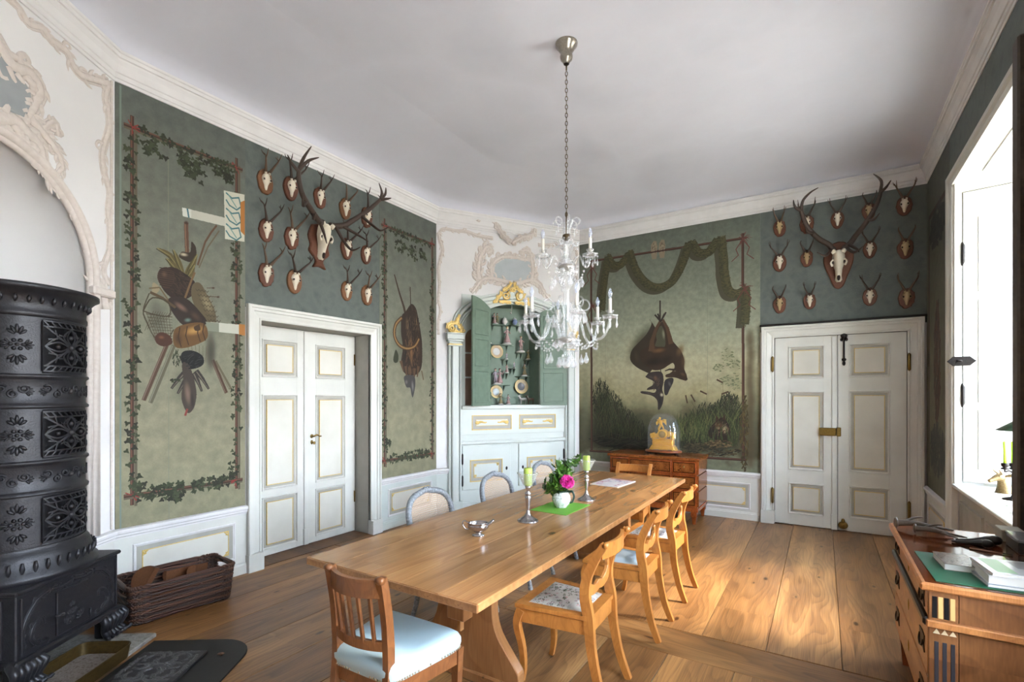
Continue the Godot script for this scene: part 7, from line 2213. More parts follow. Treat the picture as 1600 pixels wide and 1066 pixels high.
	part("ash", G.new().at(Vector3.ZERO, Vector3(-PI / 2, 0, 0), Vector3(0.92, 0.92, 1)).prism(o, 0.005, 0.014), relief(mottled([Color(0.34, 0.30, 0.26), Color(0.50, 0.47, 0.44), Color(0.26, 0.21, 0.16)], 0.04, 116, 3.0, 0.9), 0.2, 117, 2.0), pan)
	solo("wood_chip", G.new().prism(PackedVector2Array([Vector2(-0.02, 0), Vector2(0.005, 0.006), Vector2(0.022, 0.002), Vector2(0.01, -0.006)]), -0.01, 0.01, 0.003), plain(Color(0.42, 0.30, 0.22), 0.8), "small wood chip on the dark floor board", "wood chip", put.call(0.66, 1.12, 0.019), Vector3(0, 0.4, 0))
	basket()

func basket() -> void:
	var t := thing("wicker_basket", "long dark wicker log basket beside the stove under the painting", "basket", Vector3(-4.165, 0, -1.815), PI / 2 - 0.10)
	var rng := RandomNumberGenerator.new()
	rng.seed = 9
	var ms := []
	for i in 4:
		ms.append(mottled([[Color(0.13, 0.075, 0.05), Color(0.24, 0.14, 0.09)], [Color(0.20, 0.11, 0.07), Color(0.36, 0.22, 0.14)], [Color(0.28, 0.16, 0.10), Color(0.46, 0.31, 0.21)], [Color(0.15, 0.095, 0.075), Color(0.28, 0.19, 0.15)]][i], 0.08, 120 + i, 7.0, 0.55))
	var outline := func(k: float, sx: float, sz: float) -> Vector3:   # k 0..1 round a rounded rectangle
		var a := k * TAU
		var c := signf(cos(a)) * pow(absf(cos(a)), 0.16)
		var s := signf(sin(a)) * pow(absf(sin(a)), 0.16)
		return Vector3(c * sx, 0, s * sz)
	var N := 88
	var gs := [G.new().smooth(), G.new().smooth(), G.new().smooth(), G.new().smooth()]
	for lay in 20:
		var y := 0.012 + lay * 0.0125
		var gap := lay in [15, 16, 17]
		var p := []
		for i in N:
			var q: Vector3 = outline.call(float(i) / N, 0.315 + 0.025 * lay / 20.0, 0.175 + 0.02 * lay / 20.0)
			var w := 0.006 * (1 if (i / 2 + lay) % 2 == 0 else -1) + rng.randf_range(-0.002, 0.003)
			q += q.normalized() * w
			p.append(Vector3(q.x, y + rng.randf_range(-0.004, 0.004), q.z))
		if not gap:
			p.append(p[0])
			gs[lay % 4].tube(p, 0.0075, 5)
		else:   # hand holes at both ends
			var a := []
			var b := []
			for i in N + 1:
				var q: Vector3 = p[i % N]
				if absf(q.z) > 0.085:
					(a if q.z > 0 else b).append(q)
			a.sort_custom(func(m, n): return atan2(m.z, m.x) < atan2(n.z, n.x))
			b.sort_custom(func(m, n): return atan2(m.z, m.x) < atan2(n.z, n.x))
			gs[lay % 4].tube(a, 0.0075, 5)
			gs[lay % 4].tube(b, 0.0075, 5)
	for i in 4:
		part("wicker_weave", gs[i], ms[i], t).set_meta("kind", "stuff")
	var g := G.new().smooth()
	for i in 44:
		var k := (i + 0.5) / 44.0
		g.tube([outline.call(k, 0.312, 0.172), outline.call(k, 0.335, 0.192) + Vector3(0, 0.262, 0)], 0.006, 5)
	part("stakes", g, ms[0], t).set_meta("kind", "stuff")
	g = G.new().smooth()
	for ph in 2:
		var p := []
		for i in N * 2:
			var q: Vector3 = outline.call(float(i) / (N * 2), 0.342, 0.198)
			q += q.normalized() * 0.006 * cos(i * 0.7 + ph * PI)
			p.append(q + Vector3(0, 0.266 + 0.007 * sin(i * 0.7 + ph * PI), 0))
		g.tube(p, 0.009, 5, true)
	part("rim", g, ms[1], t)
	part("bottom", G.new().box(Vector3(0, 0.008, 0), Vector3(0.60, 0.012, 0.32), 0.004), ms[0], t)
	# firewood
	var bark := relief(mottled([Color(0.17, 0.09, 0.05), Color(0.27, 0.15, 0.08)], 0.06, 131, 5.0, 0.85), 0.15, 132, 2.0)
	var cut := mottled([Color(0.36, 0.21, 0.11), Color(0.46, 0.29, 0.16)], 0.05, 133, 6.0, 0.8)
	var F := Transform3D(Basis(Vector3.UP, PI / 2 - 0.10), Vector3(-4.165, 0, -1.815))
	var logs := [[Vector3(-0.19, 0.25, 0.02), Vector3(0.5, 0.45, 1.15), 0.10, 0.05, "round cut wood slab leaning in the wicker basket"], [Vector3(0.0, 0.115, 0.06), Vector3(0.1, 0.1, 1.57), 0.05, 0.26, "split log lying in the middle of the wicker basket"], [Vector3(0.17, 0.215, -0.03), Vector3(0.25, 0.75, 1.35), 0.05, 0.20, "pointed split log at the wicker basket's far end"], [Vector3(-0.12, 0.075, -0.08), Vector3(0, -0.1, 1.57), 0.055, 0.26, "split log at the bottom of the wicker basket"], [Vector3(0.06, 0.21, -0.10), Vector3(0.2, 0.2, 1.5), 0.04, 0.22, "thin split log along the basket's wall side"]]
	for q in logs:
		var l := thing("firewood_log", q[4], "firewood", F * (q[0] as Vector3), 0.0, "firewood in the wicker basket")
		l.basis = F.basis * Basis.from_euler(q[1])
		var r: float = q[2]
		var h: float = q[3]
		var whole: bool = r > 0.1
		part("bark", G.new().lathe([[r, -h / 2], [r * 1.03, 0], [r, h / 2]], 12, 0.0, TAU if whole else 3.6), bark, l)
		var o := PackedVector2Array()
		for i in 13:
			var a := (TAU if whole else 3.6) * i / 12.0
			if whole and i == 12:
				break
			o.append(Vector2(cos(a), sin(a)) * r)
		part("cut_face", G.new().at(Vector3.ZERO, Vector3(-PI / 2, 0, 0)).prism(o, -h / 2 - 0.001, h / 2 + 0.001), cut, l)
# ---------------------------------------------------------------- glass chandelier
func drop(l: float, r: float) -> ArrayMesh:   # a faceted pear drop hanging down from its bead
	return G.new().lathe([[0.0, -l], [r * 0.55, -l * 0.93], [r, -l * 0.72], [r * 0.8, -l * 0.5], [r * 0.35, -l * 0.25], [r * 0.22, -l * 0.14], [r * 0.42, -l * 0.08], [r * 0.30, 0.0], [0.0, 0.0]], 6).mesh()

func dish(r: float) -> ArrayMesh:   # scalloped drip dish
	return G.new().smooth().lathe([[0.012, -0.012], [r * 0.55, -0.010], [r * 0.85, 0.0], [r, 0.012], [r * 0.97, 0.014], [r * 0.8, 0.004], [r * 0.5, -0.006], [0.0, -0.006]], 24, 0, TAU, 8, 0.07).mesh()

func chandelier() -> void:
	var glass := plain(Color(0.92, 0.94, 0.95, 0.16), 0.03, 0.0, 0.9)
	glass.transparency = BaseMaterial3D.TRANSPARENCY_ALPHA
	var crystal := plain(Color(0.95, 0.96, 0.97, 0.28), 0.02, 0.0, 1.0)
	crystal.transparency = BaseMaterial3D.TRANSPARENCY_ALPHA
	var silver := mottled([Color(0.55, 0.52, 0.47), Color(0.70, 0.67, 0.62)], 0.05, 141, 6.0, 0.28, 0.9)
	var chain_m := mottled([Color(0.30, 0.25, 0.17), Color(0.44, 0.38, 0.27)], 0.05, 142, 8.0, 0.35, 0.9)
	var wax := plain(Color(0.88, 0.87, 0.82), 0.5)
	var bulb_m := plain(Color(0.80, 0.85, 0.95, 0.30), 0.03, 0.0, 0.9)
	bulb_m.transparency = BaseMaterial3D.TRANSPARENCY_ALPHA
	var t := thing("glass_chandelier", "two-tier clear glass chandelier with candle bulbs hanging over the oak table", "chandelier", Vector3(-1.70, 0, -3.50))
	part("canopy", G.new().smooth().lathe([[0.022, 4.20], [0.026, 4.215], [0.045, 4.235], [0.05, 4.26], [0.042, 4.28], [0.055, 4.30], [0.07, 4.33], [0.085, 4.345], [0.088, 4.362], [0.0, 4.365]], 28), silver, t)
	# chain links, alternately turned
	var link := []
	for i in 12:
		var a := TAU * i / 12
		link.append(Vector3(cos(a) * 0.009, sin(a) * 0.019, 0))
	var lm := G.new().smooth().tube(link, 0.0028, 5, true).mesh()
	part("chain_stem", G.new().smooth().tube(v3([[0, 4.21, 0], [0, 4.15, 0]]), 0.006, 7), chain_m, t)
	var y := 4.14
	var k := 0
	while y > 3.03:
		var o := part("chain_link", lm, chain_m, t)
		o.position.y = y - 0.016
		o.rotation.y = PI / 2 * (k % 2) + 0.4
		y -= 0.0325
		k += 1
	part("hanger", G.new().smooth().tube(v3([[0, 3.04, 0], [0, 2.86, 0]]), 0.006, 7).at(Vector3(0, 2.85, 0)).lathe([[0.0, -0.04], [0.02, -0.035], [0.034, -0.01], [0.03, 0.01], [0.012, 0.02], [0.0, 0.03]], 14), chain_m, t)
	# central shaft of turned glass and mirror rods
	part("shaft", G.new().smooth().lathe([[0.0, 1.88], [0.02, 1.885], [0.04, 1.91], [0.022, 1.94], [0.05, 1.97], [0.085, 2.01], [0.09, 2.04], [0.05, 2.07], [0.03, 2.11], [0.022, 2.2], [0.028, 2.32], [0.022, 2.42], [0.05, 2.46], [0.065, 2.49], [0.04, 2.53], [0.055, 2.57], [0.075, 2.61], [0.05, 2.64], [0.025, 2.68], [0.03, 2.75], [0.02, 2.82], [0.0, 2.83]], 20), glass, t)
	for yy in [2.035, 2.605]:
		part("arm_plate", G.new().smooth().lathe([[0.0, yy - 0.022], [0.05, yy - 0.02], [0.066, yy], [0.05, yy + 0.02], [0.0, yy + 0.022]], 20), silver, t)
	part("finial", G.new().smooth().ball(Vector3(0, 1.85, 0), Vector3(0.035, 0.04, 0.035), 12, 8), crystal, t)
	var sleeve := G.new().smooth().lathe([[0.0, 0.0], [0.0125, 0.0], [0.0125, 0.105], [0.0, 0.107]], 14).mesh()
	var bulb := G.new().smooth().lathe([[0.009, 0.0], [0.010, 0.012], [0.0165, 0.03], [0.017, 0.042], [0.011, 0.062], [0.003, 0.078], [0.0, 0.082]], 14).mesh()
	var cup := G.new().smooth().lathe([[0.0, 0.0], [0.012, 0.0], [0.016, 0.015], [0.030, 0.034], [0.032, 0.04], [0.018, 0.03], [0.0, 0.028]], 18, 0, TAU, 6, 0.08).mesh()
	var big := dish(0.062)
	var d1 := drop(0.062, 0.009)
	var d2 := drop(0.085, 0.022)
	var ball_m := G.new().ball(Vector3.ZERO, Vector3.ONE * 0.009, 6, 4).mesh()
	var arm := func(a: float, path: Array, w: float, cy: float, r: float) -> void:
		var dir := Basis(Vector3.UP, a)
		var c := curve(v3(path), 5)
		var o := part("arm", G.new().smooth().tube(c.map(func(p): return dir * p), w, 9), glass, t)
		var e: Vector3 = dir * Vector3(r, 0, 0)
		for q in [[big, cy, glass, "drip_dish"], [cup, cy + 0.012, glass, "candle_cup"], [sleeve, cy + 0.036, wax, "candle_sleeve"], [bulb, cy + 0.142, bulb_m, "bulb"]]:
			var s := part(q[3], q[0], q[2], o)
			s.position = Vector3(e.x, q[1], e.z)
		for i in 6:
			var b := TAU * i / 6 + a
			var h := Vector3(e.x + cos(b) * 0.056, cy - 0.004, e.z + sin(b) * 0.056)
			var s := part("crystal_drop", d1, crystal, o)
			s.position = h - Vector3(0, 0.012, 0)
			var bead := part("bead", ball_m, crystal, o)
			bead.position = h
	for i in 6:
		arm.call(deg_to_rad(68.0 + 60.0 * i), [[0.05, 2.035], [0.10, 2.16], [0.13, 2.21], [0.165, 2.16], [0.20, 2.07], [0.25, 2.03], [0.30, 2.055], [0.335, 2.13], [0.345, 2.185]], 0.0105, 2.19, 0.345)
	for i in 3:
		arm.call(deg_to_rad([27.0, 118.0, 208.0][i]), [[0.045, 2.605], [0.08, 2.68], [0.105, 2.69], [0.13, 2.63], [0.16, 2.60], [0.18, 2.64], [0.185, 2.685]], 0.008, 2.69, 0.185)
	# free scrolls between the arms
	for i in 6:
		var b := Basis(Vector3.UP, deg_to_rad(98.0 + 60.0 * i))
		var p := [Vector3(0.04, 2.05, 0), Vector3(0.07, 2.2, 0), Vector3(0.10, 2.30, 0)]
		for j in 12:
			var a := PI * 0.9 - j * 0.55
			p.append(Vector3(0.145 + cos(a) * 0.042, 2.31 + sin(a) * 0.042, 0))
		part("scroll", G.new().smooth().tube(curve(p, 2).map(func(q): return b * q), 0.0065, 7), glass, t)
		var s := part("crystal_drop", d2, crystal, t)
		s.position = b * Vector3(0.15, 2.255, 0)
	for i in 6:
		var b := Basis(Vector3.UP, deg_to_rad(8.0 + 60.0 * i))
		var p := [Vector3(0.025, 2.60, 0), Vector3(0.045, 2.72, 0), Vector3(0.07, 2.79, 0)]
		for j in 10:
			var a := PI * 0.9 - j * 0.6
			p.append(Vector3(0.10 + cos(a) * 0.028, 2.79 + sin(a) * 0.028, 0))
		if i % 2:
			part("scroll", G.new().smooth().tube(curve(p, 2).map(func(q): return b * q), 0.005, 7), glass, t)
		# crown plumes at the top
		p = [Vector3(0.018, 2.80, 0), Vector3(0.03, 2.90, 0), Vector3(0.045, 2.95, 0)]
		for j in 10:
			var a := PI * 0.9 - j * 0.55
			p.append(Vector3(0.078 + cos(a) * 0.032, 2.955 + sin(a) * 0.030, 0))
		part("crown_plume", G.new().smooth().tube(curve(p, 2).map(func(q): return b * q), 0.0065, 7), glass, t)
		var s := part("crystal_drop", d1, crystal, t)
		s.position = b * Vector3(0.085, 2.92, 0)
		s = part("crystal_drop", d2, crystal, t)
		s.position = b * Vector3(0.125, 2.52, 0)
		s = part("crystal_drop", d2, crystal, t)
		s.position = b * Vector3(0.16, 1.93, 0)
		s = part("crystal_drop", d2, crystal, t)
		s.position = b * Vector3(0.065, 1.90, 0)
	# swags of beads
	var g := G.new()
	for i in 6:
		var a0 := deg_to_rad(68.0 + 60.0 * i)
		for q in [[0.24, 2.035, 0.24, 2.035, 0.07], [0.07, 2.50, 0.16, 2.66, 0.06], [0.09, 2.03, 0.21, 2.06, 0.08], [0.03, 2.84, 0.10, 2.80, 0.05]]:
			for j in 9:
				var u := (j + 0.5) / 9.0
				var aa := a0 + (deg_to_rad(60.0) * u if q[0] == q[2] else 0.25)
				var r := lerpf(q[0], q[2], u)
				g.ball(Vector3(cos(aa) * r, lerpf(q[1], q[3], u) - q[4] * sin(u * PI), -sin(aa) * r), Vector3.ONE * 0.009, 5, 4)
	part("bead_chain", g, crystal, t).set_meta("kind", "stuff")
	for i in 6:
		var b := Basis(Vector3.UP, deg_to_rad(30.0 + 60.0 * i))
		for yy in [2.0, 2.57]:
			var o := part("rosette", G.new().lathe([[0.0, -0.02], [0.02, -0.012], [0.024, 0.0], [0.02, 0.012], [0.0, 0.02]], 8), crystal, t)
			o.position = b * Vector3(0.088 if yy < 2.2 else 0.07, yy, 0)
# ---------------------------------------------------------------- commode with the clock, chest of drawers, small things
func commode() -> void:
	var burl := wood_image(256, 256, 201, Color(0.58, 0.34, 0.155), Color(0.31, 0.155, 0.06), 3.0, 14, 2.5)
	M.burl = wood(burl, Vector3(3.2, 3.2, 3.2), 0.22)
	M.burl_dark = wood(burl, Vector3(4, 4, 4), 0.25, Color(0.50, 0.45, 0.42))
	var rail := wood(M.walnut_tex, Vector3(4, 2, 4), 0.25, Color(1.25, 1.1, 1.0))
	var t := thing("walnut_commode", "inlaid walnut commode with nine panelled drawer fronts under the landscape painting", "commode", Vector3(-1.87, 0, -6.64))
	var w := 0.575
	part("carcass", G.new().span(Vector3(-w + 0.01, 0.17, -0.28), Vector3(w - 0.01, 0.79, 0.275)), rail, t)
	part("top", G.new().span(Vector3(-w - 0.02, 0.785, -0.29), Vector3(w + 0.02, 0.82, 0.31), 0.006), M.burl, t)
	part("top_band", G.new().span(Vector3(-w + 0.04, 0.8195, -0.23), Vector3(w - 0.04, 0.8212, 0.25)), M.burl, t)
	var xs := [-w + 0.02, -0.30, 0.255, w - 0.02]
	var rows := [[0.615, 0.775], [0.415, 0.60], [0.215, 0.40]]
	for r in rows:
		for i in 3:
			var zf := 0.295 if i == 1 else 0.285
			var d := part("drawer", G.new().span(Vector3(xs[i] + 0.004, r[0], 0.25), Vector3(xs[i + 1] - 0.004, r[1], zf), 0.003), rail, t)
			var q := Rect2(xs[i] + 0.018, r[0] + 0.016, xs[i + 1] - xs[i] - 0.036, r[1] - r[0] - 0.032)
			part("inlay_band", G.new().at(Vector3(0, 0, zf)).moulding(q, [[0, 0], [0.0, 0.0015], [0.010, 0.0015], [0.010, 0.0]]), M.burl_dark, d)
			part("burl_field", G.new().span(Vector3(q.position.x + 0.010, q.position.y + 0.010, zf - 0.004), Vector3(q.end.x - 0.010, q.end.y - 0.010, zf + 0.001)), M.burl, d)
			part("key_plate", G.new().smooth().ball(Vector3(q.get_center().x, q.get_center().y + 0.01, zf), Vector3(0.010, 0.016, 0.005), 10, 6), M.brass, d)
		part("drawer_rail", G.new().span(Vector3(-w + 0.008, r[0] - 0.014, 0.25), Vector3(w - 0.008, r[0] - 0.002, 0.298), 0.002), rail, t)
	part("apron", G.new().span(Vector3(-w, 0.155, -0.285), Vector3(w, 0.20, 0.30), 0.004), rail, t)
	for s in [-1.0, 1.0]:
		for y in [[0.415, 0.60], [0.615, 0.775], [0.215, 0.40]]:
			part("side_panel", G.new().span(Vector3(s * (w - 0.012), y[0], -0.26), Vector3(s * (w + 0.002), y[1], 0.255), 0.002), M.burl, t)
		for z in [-0.245, 0.26]:
			part("leg", G.new().bar(v3([[s * (w - 0.05), 0.0, z], [s * (w - 0.05), 0.09, z], [s * (w - 0.05), 0.095, z], [s * (w - 0.05), 0.16, z]]), [0.035, 0.055, 0.072, 0.072], [0.035, 0.055, 0.072, 0.072], Vector3.RIGHT), rail, t)
	# the gilt clock and its glass dome
	var c := thing("gilt_clock", "gilt figural mantel clock under the glass dome on the commode", "clock", Vector3(-1.79, 0.8215, -6.62))
	var gold := mottled([Color(0.83, 0.60, 0.17), Color(0.95, 0.76, 0.30)], 0.06, 150, 9.0, 0.35, 0.55)
	part("wood_base", G.new().at(Vector3(0, 0.028, 0), Vector3.ZERO, Vector3(1, 1, 0.62)).smooth().lathe([[0.0, 0.0], [0.235, 0.0], [0.24, 0.01], [0.235, 0.024], [0.0, 0.026]], 40), M.walnut, c)
	for q in [[-0.19, 0.06], [0.19, 0.06], [-0.13, -0.10], [0.13, -0.10]]:
		part("bun_foot", G.new().smooth().at(Vector3(q[0], 0, q[1])).lathe([[0.0, 0.0], [0.014, 0.002], [0.02, 0.014], [0.012, 0.028], [0.0, 0.028]], 12), M.iron_dark, c)
	var g := G.new()
	var o := PackedVector2Array([Vector2(-0.175, 0.054), Vector2(-0.15, 0.10), Vector2(-0.14, 0.105), Vector2(0.14, 0.105), Vector2(0.15, 0.10), Vector2(0.175, 0.054), Vector2(0.12, 0.066), Vector2(0.05, 0.072), Vector2(0.0, 0.066), Vector2(-0.05, 0.072), Vector2(-0.12, 0.066)])
	g.prism(o, -0.07, 0.075, 0.01)
	g.span(Vector3(-0.145, 0.105, -0.06), Vector3(0.145, 0.118, 0.065), 0.004)
	g.span(Vector3(-0.135, 0.118, -0.055), Vector3(0.135, 0.19, 0.055), 0.01)
	g.span(Vector3(-0.14, 0.19, -0.06), Vector3(0.14, 0.205, 0.062), 0.005)
	part("plinth", g, gold, c)
	g = G.new()
	rocaille(g.at(Vector3(0, 0, 0.056)), [[-0.12, 0.15], [-0.07, 0.165], [-0.03, 0.15], [0.03, 0.15], [0.07, 0.165], [0.12, 0.15]], 0.012, 0.012, 2, 1.4, 1.0, 81)
	rocaille(g.at(Vector3(0, 0, 0.076)), [[-0.15, 0.07], [-0.10, 0.08], [0.0, 0.075], [0.10, 0.08], [0.15, 0.07]], 0.010, 0.010, 2, 1.4, -1.0, 82)
	rocaille(g.at(Vector3(0, 0, 0.04)), [[-0.13, 0.21], [-0.12, 0.24], [-0.08, 0.245], [-0.06, 0.22]], 0.022, 0.014, 2, 1.3, 1.0, 83)
	rocaille(g.at(Vector3(0, 0, 0.04)), [[0.13, 0.21], [0.125, 0.26], [0.09, 0.28], [0.07, 0.23]], 0.022, 0.014, 2, 1.3, -1.0, 84)
	part("plinth_ornament", g, gold, c)
	g = G.new().smooth().at(Vector3(-0.005, 0.262, 0.0), Vector3(PI / 2, 0, 0))
	g.lathe([[0.0, -0.05], [0.066, -0.05], [0.066, 0.045], [0.06, 0.055], [0.05, 0.052], [0.0, 0.052]], 28)
	g.X = Transform3D()
	part("drum_case", g, gold, c)
	part("dial", G.new().smooth().at(Vector3(-0.005, 0.262, 0.053), Vector3(PI / 2, 0, 0)).lathe([[0.0, 0.003], [0.026, 0.002], [0.028, 0.0005], [0.044, 0.0005], [0.046, 0.003]], 28), mottled([Color(0.55, 0.42, 0.16), Color(0.75, 0.62, 0.32)], 0.1, 151, 12.0, 0.35, 0.7), c)
	# winged figure poised on the drum
	g = G.new().smooth()
	g.tube(curve(v3([[-0.055, 0.215, 0.0], [-0.045, 0.29, 0.01], [-0.06, 0.33, 0.005], [-0.035, 0.385, 0.0]]), 4), taper(13, 0.008, 0.010, 0.017), 8)
	g.tube(curve(v3([[0.005, 0.325, 0.0], [-0.005, 0.365, 0.012], [-0.03, 0.39, 0.0]]), 4), taper(9, 0.007, 0.015), 8)
	g.tube(curve(v3([[-0.035, 0.38, 0.0], [-0.032, 0.415, 0.004], [-0.038, 0.445, 0.0]]), 4), taper(9, 0.020, 0.024, 0.017), 9)
	g.ball(Vector3(-0.045, 0.472, 0.006), Vector3(0.016, 0.019, 0.017), 10, 8)
	g.tube(curve(v3([[-0.018, 0.44, 0.0], [0.015, 0.455, 0.015], [0.03, 0.435, 0.03]]), 4), taper(9, 0.010, 0.006), 7)
	g.tube(curve(v3([[-0.055, 0.44, 0.0], [-0.085, 0.42, 0.015], [-0.08, 0.385, 0.025]]), 4), taper(9, 0.010, 0.006), 7)
	for s in [-1.0, 1.0]:
		for i in 4:
			g.tube(curve(v3([[-0.03, 0.435, -0.012], [-0.03 + s * 0.035, 0.455 - i * 0.012, -0.03], [-0.03 + s * 0.065, 0.445 - i * 0.022, -0.03]]), 3), taper(7, 0.007, 0.009, 0.003), 6)
	part("figure", g, gold, c)
	var dome := plain(Color(0.92, 0.95, 0.95, 0.05), 0.02, 0.0, 0.7)
	dome.transparency = BaseMaterial3D.TRANSPARENCY_ALPHA
	g = G.new().smooth().at(Vector3.ZERO, Vector3.ZERO, Vector3(1, 1, 0.60))
	g.lathe([[0.215, 0.054], [0.215, 0.28], [0.21, 0.34], [0.192, 0.41], [0.165, 0.465], [0.125, 0.51], [0.07, 0.54], [0.0, 0.55]], 40)
	part("glass_dome", g, dome, c)

func chest() -> void:
	M.pine_tex = wood_image(256, 512, 221, Color(0.70, 0.51, 0.325), Color(0.47, 0.305, 0.175), 6.0, 3)
	var fir := wood(M.pine_tex, Vector3(2.5, 2.5, 1.0), 0.36, Color(0.95, 0.93, 0.92))
	var dark_top := wood(M.walnut_tex, Vector3(3, 3, 1.0), 0.09, Color(0.85, 0.72, 0.66))
	var end_m := wood(M.pine_tex, Vector3(1.0, 1.0, 1.0), 0.4, Color(0.78, 0.72, 0.68))
	var edge := wood(M.pine_tex, Vector3(2, 2, 0.7), 0.35, Color(1.08, 1.0, 0.92))
	var ebony := plain(Color(0.05, 0.05, 0.06), 0.35)
	var maple := plain(Color(0.80, 0.66, 0.42), 0.4)
	var t := thing("inlaid_chest", "inlaid pine chest of drawers with brass plates on the window pier", "chest of drawers", Vector3(0.652, 0, -3.228))
	var X := 0.272
	var Z := 0.545
	part("carcass", G.new().span(Vector3(-X, 0.20, -Z), Vector3(X, 0.785, Z - 0.012)), fir, t)
	part("top", G.new().span(Vector3(-X - 0.035, 0.785, -Z - 0.028), Vector3(X + 0.005, 0.8185, Z + 0.028), 0.008), edge, t)
	part("top_veneer", G.new().span(Vector3(-X - 0.015, 0.8178, -Z - 0.01), Vector3(X + 0.002, 0.8195, Z + 0.012), 0.0004), dark_top, t)
	# drawers on the room side
	for q in [[0.672, 0.778, 0.006], [0.425, 0.628, 0.006], [0.215, 0.415, 0.006]]:
		var d := part("drawer", G.new().span(Vector3(-X - q[2], q[0], -Z + 0.008), Vector3(-X + 0.02, q[1], Z - 0.004), 0.004), fir, t)
		var ym: float = (q[0] + q[1]) / 2
		for z in [-0.40, 0.42]:
			var g := G.new()
			g.X = Transform3D(Basis(Vector3.UP, -PI / 2), Vector3(-X - q[2], ym, z))
			g.prism(PackedVector2Array([Vector2(-0.062, 0.036), Vector2(0, 0.042), Vector2(0.062, 0.036), Vector2(0.05, 0.0), Vector2(0.062, -0.036), Vector2(0.022, -0.030), Vector2(0, -0.036), Vector2(-0.022, -0.030), Vector2(-0.062, -0.036), Vector2(-0.05, 0.0)]), 0.0, 0.004, 0.001)
			g.smooth().tube(curve(v3([[-0.042, 0.012, 0.004], [-0.038, -0.012, 0.008], [0, -0.024, 0.010], [0.038, -0.012, 0.008], [0.042, 0.012, 0.004]]), 4), 0.004, 6)
			part("pull", g, M.iron_dark, d)
		part("key_plate", G.new().smooth().ball(Vector3(-X - q[2], ym, 0.0), Vector3(0.004, 0.030, 0.026), 10, 6), M.brass, d)
	part("dark_band", G.new().span(Vector3(-X - 0.022, 0.632, -Z - 0.004), Vector3(-X + 0.02, 0.668, Z + 0.002), 0.008), plain(Color(0.10, 0.085, 0.08), 0.35), t)  # dark band standing proud between the top drawer and those below
	part("waist_rail", G.new().span(Vector3(-X - 0.012, 0.632, Z - 0.01), Vector3(X + 0.002, 0.662, Z + 0.018), 0.004), edge, t)
	# end panel facing the photographer: corner post with inlaid flutes, boards
	part("end_board", G.new().span(Vector3(-X + 0.095, 0.662, Z - 0.014), Vector3(X, 0.785, Z - 0.002)), end_m, t)
	part("end_board", G.new().span(Vector3(-X + 0.095, 0.20, Z - 0.014), Vector3(X, 0.632, Z - 0.002)), end_m, t)
	part("corner_post", G.new().span(Vector3(-X - 0.004, 0.20, Z - 0.016), Vector3(-X + 0.092, 0.785, Z + 0.004), 0.003), end_m, t)
	for i in 4:
		part("inlay_flute", G.new().span(Vector3(-X + 0.008 + 0.019 * i, 0.672, Z + 0.003), Vector3(-X + 0.024 + 0.019 * i, 0.762, Z + 0.006), 0.001), ebony if i % 2 == 0 else maple, t)
	for i in 3:
		var x := -X + 0.022 + 0.026 * i
		part("inlay_tooth", G.new().prism(PackedVector2Array([Vector2(x - 0.012, 0.608), Vector2(x + 0.012, 0.608), Vector2(x, 0.629)]), Z + 0.003, Z + 0.006), plain(Color(0.82, 0.74, 0.60), 0.4), t)
		part("inlay_flute", G.new().span(Vector3(x - 0.007, 0.25, Z + 0.003), Vector3(x + 0.007, 0.575, Z + 0.0055), 0.001), plain(Color(0.20, 0.20, 0.22), 0.35), t)
	for sx in [-1.0, 1.0]:
		for sz in [-1.0, 1.0]:
			part("foot", G.new().bar(v3([[sx * (X - 0.045), 0.0, sz * (Z - 0.045)], [sx * (X - 0.045), 0.21, sz * (Z - 0.045)]]), [0.045, 0.075], [0.045, 0.075], Vector3.RIGHT), M.walnut, t)
	desk_things()

